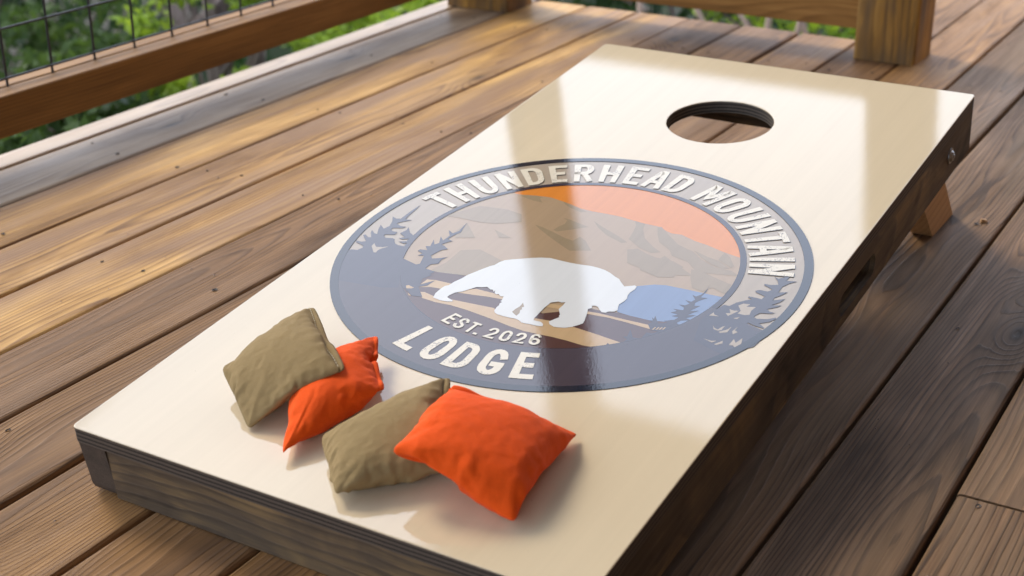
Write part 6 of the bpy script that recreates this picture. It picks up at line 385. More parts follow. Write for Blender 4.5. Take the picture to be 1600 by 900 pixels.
    'C': ([-281,4,12,17,19,21,20,20,21,20,20,20,20,20,20,21,20,20,20,20,19,18,17,16,17,17,19,19,19,19,18,18,18,-585,-28,25,16,23,27,24,24,23,17,27,21,22,18,26,22,18,23,22,20,20,12,5,22,22,25,18,15,21,21,21,19,13,-593,14,-12,22,18,17,24,22,24,27,23,18,25,22,18,21,24,24,12,17,18,13,21,34,14,21,23,24,21,20,22,0,23,-598,33,1,-12,24,21,14,24,21,22,24,27,17,21,19,23,27,23,10,24,15,18,20,34,17,24,26,23,22,22,4,19,13,-603,24,25,1,-8,21,25,15,22,25,19,23,22,26,20,24,17,20,23,17,19,18,25,31,27,26,25,24,23,7,22,22,-5,-607,-7,33,7,18,-1,24,27,19,22,26,25,21,25,20,26,19,22,19,23,17,21,25,28,26,24,25,22,11,20,22,23,-2,-612,5,13,24,3,23,10,24,26,19,23,23,26,20,24,25,20,23,19,21,21,21,26,28,27,24,25,23,17,18,23,20,-7,-619,10,17,3,24,11,23,15,24,25,20,26,22,23,25,22,22,23,21,23,23,21,26,29,27,26,26,19,19,24,23,20,-17,-627,17,5,16,8,25,13,20,26,21,23,25,26,24,21,26,22,22,22,23,23,22,25,29,26,25,22,21,20,24,16,23,-7,-636,15,10,16,9,17,25,15,24,22,25,26,23,25,24,24,23,23,23,23,23,22,25,28,25,25,23,23,22,21,19,15,1,-645,18,11,5,12,19,21,26,19,26,23,24,26,24,25,25,24,23,24,23,24,22,25,28,26,26,23,21,23,18,21,0,18,-654,19,-1,15,18,12,23,21,24,25,27,24,25,26,25,25,25,24,23,25,24,24,25,26,27,24,25,21,25,22,5,11,18,-663,7,9,22,17,17,12,27,22,26,25,26,25,26,26,25,25,24,25,25,24,25,26,26,26,26,24,21,26,21,12,13,10,-672,17,-3,12,17,20,25,19,28,23,28,25,28,25,27,25,25,25,25,26,25,25,27,26,27,24,26,22,26,17,19,16,3,-682,1,17,2,24,12,29,20,28,25,29,26,29,26,27,27,25,25,26,26,26,26,27,27,26,25,27,23,26,21,8,20,3,-692,23,4,10,13,20,21,25,28,26,24,27,28,26,27,26,26,26,26,27,27,27,26,28,26,27,28,24,27,22,10,20,-6,-702,10,24,15,4,22,19,28,24,26,28,26,28,27,26,27,26,27,27,27,26,28,26,29,26,28,27,27,19,26,13,19,-5,-712,12,4,18,26,14,26,23,28,26,28,26,27,28,27,28,27,26,27,25,28,27,28,26,28,25,27,28,20,25,13,18,1,-723,3,9,19,21,29,19,28,25,29,27,28,28,28,28,28,29,27,26,28,25,28,28,27,27,25,28,27,22,26,15,12,1,-732,1,-1,24,17,27,26,29,31,29,28,29,29,30,29,30,29,28,27,26,28,26,28,27,27,28,28,23,29,24,6,16,1,-743,13,-3,18,29,27,26,26,29,29,28,29,29,29,29,31,30,28,29,26,27,28,28,29,27,26,30,27,25,28,6,11,-5,-752,0,17,19,29,21,27,31,29,29,28,28,29,30,30,31,33,29,26,27,28,26,27,26,30,25,29,23,30,27,2,4,9,-763,1,27,13,27,26,26,32,26,30,28,30,30,31,31,32,36,26,28,27,26,27,26,26,25,28,25,27,21,31,14,2,6,-774,3,23,22,28,20,30,28,31,30,30,30,30,31,33,31,35,31,26,24,28,25,27,24,27,24,27,25,19,30,14,14,3,-786,5,27,24,17,28,29,32,30,31,28,31,32,25,35,38,36,26,29,26,20,30,25,23,27,26,22,28,21,24,25,13,2,-798,12,15,24,27,26,32,31,31,29,31,32,18,37,36,37,42,28,25,14,32,27,21,29,27,20,27,21,29,25,22,17,3,-810,4,30,25,20,30,32,33,32,30,23,36,26,13,28,30,46,41,22,35,18,30,31,20,30,27,25,23,22,32,17,22,6,-821,4,30,19,30,31,28,36,30,24,32,27,9,40,26,15,38,45,36,32,28,29,28,26,20,26,29,18,33,28,28,13,12,-833,7,21,30,21,30,36,33,30,28,14,30,17,7,44,30,36,26,44,28,31,36,25,28,36,27,25,22,21,38,30,23,7,-844,2,28,22,31,30,34,29,26,24,19,0,16,21,28,49,28,44,40,34,32,33,31,30,28,25,21,33,28,24,40,34,7,-856,1,27,24,24,25,26,27,26,26,24,20,19,24,22,17,34,43,34,31,34,32,32,33,32,29,30,29,32,35,33,34,19,-865,12,28,27,25,27,26,28,28,27,26,25,23,25,25,17,21,32,33,33,34,34,32,33,31,30,30,31,32,33,33,33,5,-866,16,21,25,28,29,29,28,28,28,29,28,28,25,22,21,20,23,27,30,32,32,32,32,32,32,32,32,32,30,29,22,13,-1395,4,4,17,20,22,21,22,23,23,23,24,25,27,27,12,14,14,14,14,11,23,30,29,27,26,25,24,13,3,23,-529,-10,7,-2,10,25,18,21,24,25,22,17,22,28,26,24,17,17,17,15,13,11,35,29,27,26,26,10,11,26,13,-550,31,-11,11,-8,17,20,22,25,19,21,19,21,22,22,22,21,20,19,21,22,17,32,27,25,29,22,27,13,10,27,-581,11,23,-9,21,10,23,17,21,23,24,19,23,21,22,24,22,21,19,23,15,25,32,29,27,23,24,27,27,15,1,-585,-10,4,21,13,22,18,23,24,20,24,25,23,25,22,22,21,22,22,20,20,25,30,26,25,26,23,15,27,10,26,-588,-7,13,4,20,16,23,23,20,23,23,24,24,22,22,23,22,22,22,23,21,24,30,27,25,26,22,24,11,22,4,-591,4,17,5,12,25,18,23,24,24,23,22,25,23,23,23,22,23,22,24,22,24,30,27,26,27,27,23,20,8,19,-607,4,-2,20,7,21,22,26,23,23,23,24,25,25,23,23,22,24,23,23,22,24,29,26,26,26,24,22,24,10,19,-623,2,8,14,22,21,18,26,24,24,23,24,23,24,25,24,23,24,24,24,22,24,28,26,27,25,26,23,22,12,18,-627,-4,17,5,18,27,18,26,25,26,24,24,24,24,25,24,23,24,24,24,23,25,28,26,27,26,26,24,17,22,15,-638,-9,18,16,15,14,27,27,25,26,25,25,24,27,24,25,23,24,25,25,23,25,27,26,27,26,26,26,18,20,14,-644,0,-3,12,19,24,29,23,28,27,26,26,24,27,25,25,24,25,25,26,24,26,26,26,25,27,26,26,10,15,14,-659,6,13,3,23,28,24,27,28,27,27,27,26,27,26,27,24,25,25,26,24,26,27,25,28,27,27,27,16,15,7,-672,-11,14,15,28,22,30,28,30,27,28,28,27,28,26,26,24,26,25,26,26,26,26,26,28,28,28,28,14,21,12,-690,0,19,9,21,29,26,28,30,27,28,28,26,27,25,27,25,25,27,27,27,26,26,26,29,29,29,29,20,21,1,-700,5,10,24,16,24,30,28,29,27,28,28,28,27,27,25,27,26,25,27,28,27,26,26,28,29,28,30,21,22,9,-705,-3,16,10,28,17,30,30,30,29,27,28,27,26,28,27,28,27,26,25,28,24,28,27,27,28,28,28,26,3,13,-692,-4,4,18,24,26,29,29,30,29,29,28,28,28,26,29,27,26,26,26,28,27,28,27,27,27,28,29,17,19,13,-737,23,-3,26,19,30,29,30,30,31,29,27,31,29,27,32,27,27,27,26,26,28,28,27,26,28,28,27,28,19,-3,-735,11,16,18,29,23,31,28,31,30,28,28,30,31,28,32,27,28,27,26,27,29,29,28,26,29,29,29,29,22,5,-760,22,15,8,25,30,30,26,31,30,30,27,31,31,31,31,28,28,27,25,27,28,29,25,26,29,28,29,23,28,8,-755,-2,18,25,24,26,30,26,32,30,31,29,31,31,33,33,28,27,27,25,26,27,27,25,27,27,28,25,28,25,13,-769,6,25,26,14,29,31,29,31,29,30,31,32,32,33,35,28,27,26,25,26,27,27,24,25,27,26,27,27,13,24,-788,15,22,25,30,29,30,30,29,28,32,33,33,32,35,38,27,27,26,26,23,27,26,24,25,24,28,21,30,13,25,-789,10,28,21,30,31,31,23,36,27,33,33,35,34,36,40,27,27,23,25,25,26,26,24,24,22,26,21,30,15,16,-786,10,26,29,24,33,29,33,21,30,35,38,36,37,38,42,28,26,17,30,25,25,25,20,26,22,18,30,24,27,16,-815,25,29,28,27,26,35,33,20,29,33,37,36,35,39,45,29,26,25,24,10,31,22,35,24,16,25,28,27,27,19,-829,31,28,26,23,34,26,40,30,27,-6,32,33,45,37,34,33,22,37,31,28,27,25,16,35,33,11,31,35,31,23,-834,29,13,25,36,23,38,36,29,22,-2,28,30,13,24,46,33,30,32,30,31,30,31,38,35,30,16,33,29,39,32,-832,28,28,27,26,27,24,25,27,27,25,24,23,21,14,29,33,31,32,32,31,31,32,32,32,33,31,31,32,31,31],
    [755,-23,-20,-19,-19,-19,-19,-19,-19,-19,-19,-19,-20,-19,-20,-19,-19,-19,-19,-18,-17,-18,-18,-18,-19,-19,-20,-20,-20,-19,-15,-8,1,606,2,-22,-24,-23,-13,-18,-20,-21,-27,-16,-21,-21,-26,-16,-18,-26,-9,-17,-20,-20,-28,-26,-14,-18,-15,-21,-24,-18,-18,-15,-17,-5,632,-17,6,-24,-25,-26,-21,-22,-21,-14,-22,-26,-19,-22,-25,-22,-19,-7,-30,-24,-24,-30,-20,-5,-23,-21,-19,-14,-22,-12,-19,-5,-20,659,-20,-10,-8,-21,-26,-26,-21,-26,-23,-21,-17,-27,-23,-27,-20,-15,-18,-31,-19,-28,-25,-24,-10,-23,-19,-18,-18,-13,-21,-3,-31,-5,685,-17,-20,-21,-8,-24,-23,-26,-26,-22,-26,-23,-25,-18,-26,-21,-27,-24,-19,-28,-27,-28,-22,-17,-18,-17,-22,-15,-24,-4,-31,-28,15,711,-9,-20,-23,-24,-17,-25,-22,-28,-27,-23,-24,-26,-24,-26,-21,-27,-23,-26,-23,-29,-25,-21,-19,-16,-23,-17,-24,-6,-28,-18,-26,2,739,-13,-21,-24,-21,-26,-22,-27,-22,-28,-26,-25,-23,-27,-25,-23,-26,-24,-29,-26,-27,-27,-22,-15,-22,-24,-22,-18,-14,-31,-19,-18,2,766,-16,-23,-19,-27,-23,-27,-25,-27,-24,-28,-24,-27,-26,-25,-27,-25,-25,-29,-25,-29,-26,-24,-22,-23,-25,-22,-15,-32,-22,-19,-19,9,792,-20,-18,-26,-22,-27,-24,-27,-28,-27,-28,-26,-25,-27,-27,-26,-27,-28,-27,-27,-28,-26,-26,-21,-23,-26,-18,-30,-20,-22,-15,-21,-3,818,-20,-22,-26,-23,-26,-28,-25,-28,-28,-29,-27,-27,-27,-28,-27,-27,-28,-27,-29,-28,-28,-23,-23,-28,-22,-29,-22,-24,-19,-20,-13,-12,845,-24,-22,-22,-25,-27,-28,-29,-27,-29,-29,-29,-27,-29,-28,-28,-27,-29,-29,-27,-29,-28,-28,-26,-27,-27,-24,-22,-26,-17,-21,-6,-23,870,-25,-20,-25,-29,-23,-30,-28,-29,-30,-29,-30,-29,-28,-30,-29,-28,-28,-30,-29,-28,-29,-30,-25,-29,-27,-27,-23,-28,-24,-7,-14,-23,894,-22,-23,-30,-27,-28,-25,-30,-29,-30,-31,-30,-30,-29,-30,-30,-29,-31,-29,-29,-31,-30,-29,-27,-29,-29,-27,-24,-29,-24,-17,-18,-11,918,-29,-17,-27,-28,-29,-30,-28,-31,-31,-31,-31,-31,-31,-29,-31,-31,-30,-30,-30,-31,-31,-30,-28,-31,-29,-30,-26,-30,-20,-24,-22,-4,942,-24,-26,-22,-31,-27,-31,-30,-31,-32,-32,-33,-31,-32,-32,-30,-32,-30,-32,-31,-31,-33,-31,-31,-30,-30,-32,-27,-31,-28,-12,-25,-5,966,-31,-23,-25,-29,-29,-30,-31,-32,-32,-32,-33,-32,-32,-32,-32,-31,-33,-31,-33,-33,-33,-31,-33,-31,-34,-33,-29,-33,-29,-14,-25,2,990,-29,-28,-28,-25,-30,-30,-33,-32,-33,-33,-33,-33,-33,-33,-32,-33,-32,-34,-33,-32,-34,-32,-35,-33,-34,-33,-33,-26,-33,-16,-25,-1,1015,-30,-25,-29,-31,-27,-34,-31,-33,-33,-35,-33,-34,-33,-34,-33,-33,-33,-33,-33,-34,-34,-35,-33,-35,-33,-33,-34,-27,-33,-17,-24,-9,1039,-27,-27,-30,-31,-32,-31,-34,-32,-35,-34,-35,-34,-34,-34,-34,-33,-34,-34,-35,-34,-35,-36,-34,-35,-34,-36,-34,-30,-34,-21,-18,-12,1064,-28,-23,-32,-30,-33,-33,-34,-36,-35,-34,-35,-35,-35,-35,-33,-34,-35,-35,-36,-36,-36,-36,-36,-36,-37,-37,-33,-36,-34,-14,-22,-15,1090,-31,-25,-30,-35,-34,-33,-32,-35,-35,-35,-36,-34,-36,-34,-34,-33,-36,-37,-38,-37,-38,-38,-38,-38,-38,-39,-38,-35,-37,-13,-20,-12,1115,-32,-27,-31,-36,-32,-34,-35,-35,-34,-36,-35,-36,-34,-35,-35,-32,-37,-38,-38,-38,-38,-39,-38,-39,-38,-40,-38,-38,-37,-10,-15,-31,1143,-34,-32,-27,-36,-35,-33,-36,-34,-36,-35,-37,-35,-35,-35,-35,-32,-37,-39,-39,-39,-39,-39,-39,-39,-40,-39,-41,-36,-38,-30,-10,-28,1170,-35,-32,-31,-37,-32,-36,-33,-36,-35,-37,-37,-37,-33,-35,-36,-33,-36,-40,-40,-39,-40,-39,-40,-40,-40,-41,-41,-35,-38,-30,-33,-19,1198,-37,-34,-34,-32,-35,-35,-36,-38,-34,-39,-34,-37,-40,-34,-31,-33,-39,-38,-41,-42,-38,-41,-41,-40,-41,-42,-41,-38,-37,-39,-31,-22,1227,-44,-29,-34,-37,-34,-35,-38,-35,-40,-35,-37,-42,-33,-33,-34,-31,-40,-41,-45,-37,-40,-44,-38,-41,-44,-41,-42,-40,-39,-37,-35,-27,1254,-44,-36,-34,-34,-39,-35,-36,-37,-40,-43,-33,-42,-43,-40,-39,-28,-27,-45,-34,-45,-40,-37,-45,-38,-42,-42,-44,-41,-40,-35,-38,-32,1280,-46,-37,-33,-38,-39,-41,-35,-39,-44,-38,-42,-46,-33,-42,-43,-34,-23,-33,-38,-41,-40,-42,-42,-46,-43,-40,-46,-38,-40,-41,-32,-40,1306,-49,-33,-40,-46,-40,-35,-39,-41,-42,-47,-41,-46,-46,-30,-39,-36,-44,-18,-43,-39,-35,-44,-42,-34,-43,-44,-46,-45,-34,-41,-41,-37,1328,-46,-41,-46,-39,-41,-39,-42,-43,-44,-47,-49,-46,-45,-42,-27,-39,-28,-29,-38,-38,-39,-40,-41,-43,-45,-48,-36,-43,-44,-33,-39,-43,1342,-44,-44,-44,-45,-44,-44,-42,-43,-43,-44,-46,-45,-44,-41,-42,-36,-37,-39,-39,-38,-39,-38,-38,-38,-41,-42,-40,-39,-38,-37,-41,-43,1344,-19,-45,-45,-45,-45,-45,-44,-45,-44,-46,-46,-47,-44,-44,-39,-23,-35,-40,-40,-39,-38,-41,-39,-42,-42,-42,-42,-42,-41,-41,-41,-47,1324,-12,-27,-37,-43,-45,-45,-46,-45,-46,-46,-46,-45,-43,-41,-36,-36,-36,-39,-42,-42,-42,-42,-42,-42,-42,-42,-42,-43,-43,-43,-39,-35,-179,-26,-28,-26,-25,-22,-23,-22,-21,-21,-20,-19,-19,-14,-6,-26,-26,-26,-25,-26,-29,-17,-9,-11,-11,-11,-11,-11,-20,-21,-11,592,2,-30,-17,-27,-19,-25,-23,-21,-19,-21,-25,-22,-11,-17,-20,-25,-25,-26,-27,-30,-21,-2,-9,-11,-12,-14,-23,-25,-11,-12,620,-15,-19,-24,-19,-25,-24,-24,-18,-26,-24,-24,-23,-23,-22,-22,-23,-24,-25,-24,-20,-23,-12,-16,-16,-7,-23,-9,-24,-6,-16,653,-21,-17,-22,-25,-23,-25,-24,-25,-24,-21,-25,-23,-24,-23,-21,-25,-25,-26,-24,-27,-22,-12,-18,-21,-22,-23,-17,-18,-16,7,679,-11,-18,-26,-24,-26,-26,-25,-25,-26,-25,-24,-25,-22,-25,-23,-27,-24,-24,-24,-27,-23,-15,-21,-22,-17,-24,-11,-18,-15,-18,709,-13,-24,-19,-26,-25,-27,-26,-25,-26,-25,-25,-25,-25,-23,-26,-25,-25,-24,-26,-28,-23,-18,-21,-23,-23,-22,-23,-3,-25,-8,730,-17,-25,-20,-24,-28,-26,-27,-26,-26,-27,-25,-27,-23,-26,-25,-27,-26,-25,-27,-28,-26,-18,-23,-26,-24,-27,-23,-21,-6,-25,770,-18,-19,-25,-22,-28,-27,-28,-26,-27,-27,-27,-26,-27,-25,-26,-27,-26,-27,-26,-28,-27,-21,-21,-26,-26,-24,-24,-25,-7,-25,791,-19,-21,-24,-29,-27,-26,-28,-27,-28,-27,-28,-26,-27,-26,-27,-28,-27,-27,-29,-27,-27,-23,-23,-26,-27,-27,-25,-22,-11,-24,811,-16,-27,-20,-28,-29,-26,-30,-28,-28,-29,-29,-27,-26,-28,-26,-29,-28,-27,-28,-30,-27,-25,-26,-26,-28,-28,-27,-18,-23,-19,836,-15,-27,-27,-27,-25,-29,-30,-29,-28,-30,-29,-30,-27,-29,-27,-27,-29,-28,-29,-31,-28,-27,-26,-27,-28,-29,-30,-19,-22,-17,856,-21,-19,-28,-27,-28,-30,-30,-30,-30,-30,-30,-30,-28,-28,-29,-29,-29,-29,-30,-31,-30,-28,-29,-27,-27,-30,-31,-14,-20,-18,876,-22,-26,-24,-29,-31,-29,-31,-31,-30,-31,-31,-31,-29,-29,-29,-31,-30,-29,-30,-31,-31,-30,-32,-29,-28,-31,-31,-23,-22,-9,901,-18,-26,-28,-31,-30,-32,-32,-31,-33,-31,-31,-33,-30,-29,-29,-31,-31,-31,-30,-32,-31,-33,-32,-30,-31,-31,-33,-21,-29,-16,935,-21,-29,-26,-30,-33,-30,-33,-32,-33,-32,-32,-32,-33,-31,-28,-30,-32,-33,-31,-33,-33,-33,-35,-31,-31,-34,-34,-28,-28,-7,960,-24,-26,-33,-28,-33,-32,-32,-33,-33,-33,-33,-33,-34,-33,-30,-30,-32,-33,-33,-31,-35,-34,-36,-32,-32,-32,-34,-29,-31,-17,987,-21,-31,-27,-33,-30,-34,-33,-33,-34,-35,-32,-33,-33,-33,-33,-32,-33,-34,-34,-31,-33,-34,-37,-35,-33,-33,-30,-35,-17,-18,992,-21,-27,-30,-33,-34,-35,-32,-33,-34,-35,-35,-33,-33,-34,-31,-34,-34,-34,-36,-34,-33,-35,-37,-37,-36,-34,-33,-26,-33,-19,1032,-29,-24,-35,-31,-35,-36,-35,-31,-34,-37,-34,-33,-35,-34,-32,-34,-35,-37,-36,-36,-35,-35,-38,-38,-36,-35,-39,-38,-29,-4,1047,-27,-29,-33,-34,-34,-36,-36,-33,-32,-35,-36,-34,-33,-35,-34,-33,-36,-38,-39,-38,-37,-37,-40,-40,-38,-40,-39,-38,-34,-18,1095,-35,-29,-27,-34,-36,-35,-39,-32,-34,-33,-37,-34,-34,-34,-34,-37,-35,-37,-40,-39,-38,-38,-39,-41,-39,-39,-40,-36,-37,-23,1108,-27,-29,-34,-34,-34,-36,-38,-34,-33,-34,-36,-36,-34,-34,-33,-38,-37,-37,-41,-39,-38,-39,-41,-41,-40,-39,-39,-40,-33,-29,1128,-29,-33,-35,-31,-34,-38,-38,-35,-36,-30,-37,-36,-34,-33,-34,-38,-39,-37,-41,-41,-38,-41,-41,-41,-42,-39,-42,-38,-28,-35,1146,-31,-33,-35,-37,-34,-37,-37,-39,-34,-33,-33,-36,-35,-34,-32,-40,-40,-40,-40,-41,-40,-41,-42,-42,-42,-42,-39,-40,-27,-37,1160,-29,-37,-32,-38,-36,-39,-40,-33,-40,-29,-34,-36,-33,-35,-31,-40,-42,-42,-39,-42,-42,-42,-42,-43,-43,-42,-40,-40,-29,-33,1173,-31,-36,-37,-43,-35,-40,-37,-41,-26,-36,-29,-36,-34,-34,-32,-41,-42,-46,-37,-43,-43,-43,-44,-43,-44,-46,-40,-39,-41,-35,1205,-33,-39,-41,-41,-42,-32,-38,-42,-24,-37,-35,-36,-36,-34,-30,-41,-43,-43,-45,-51,-38,-46,-33,-44,-47,-44,-41,-42,-41,-39,1228,-37,-41,-43,-45,-36,-43,-29,-41,-42,-47,-39,-38,-28,-37,-36,-39,-46,-32,-39,-43,-43,-44,-50,-34,-37,-50,-41,-36,-41,-42,1246,-42,-46,-45,-37,-45,-34,-37,-42,-46,-48,-42,-41,-45,-42,-35,-39,-41,-39,-41,-40,-41,-40,-28,-35,-39,-50,-39,-43,-31,-40,1293,-42,-43,-44,-44,-44,-44,-45,-44,-45,-45,-44,-43,-42,-38,-36,-39,-43,-43,-41,-40,-42,-40,-40,-39,-38,-40,-42,-41,-44,-41],
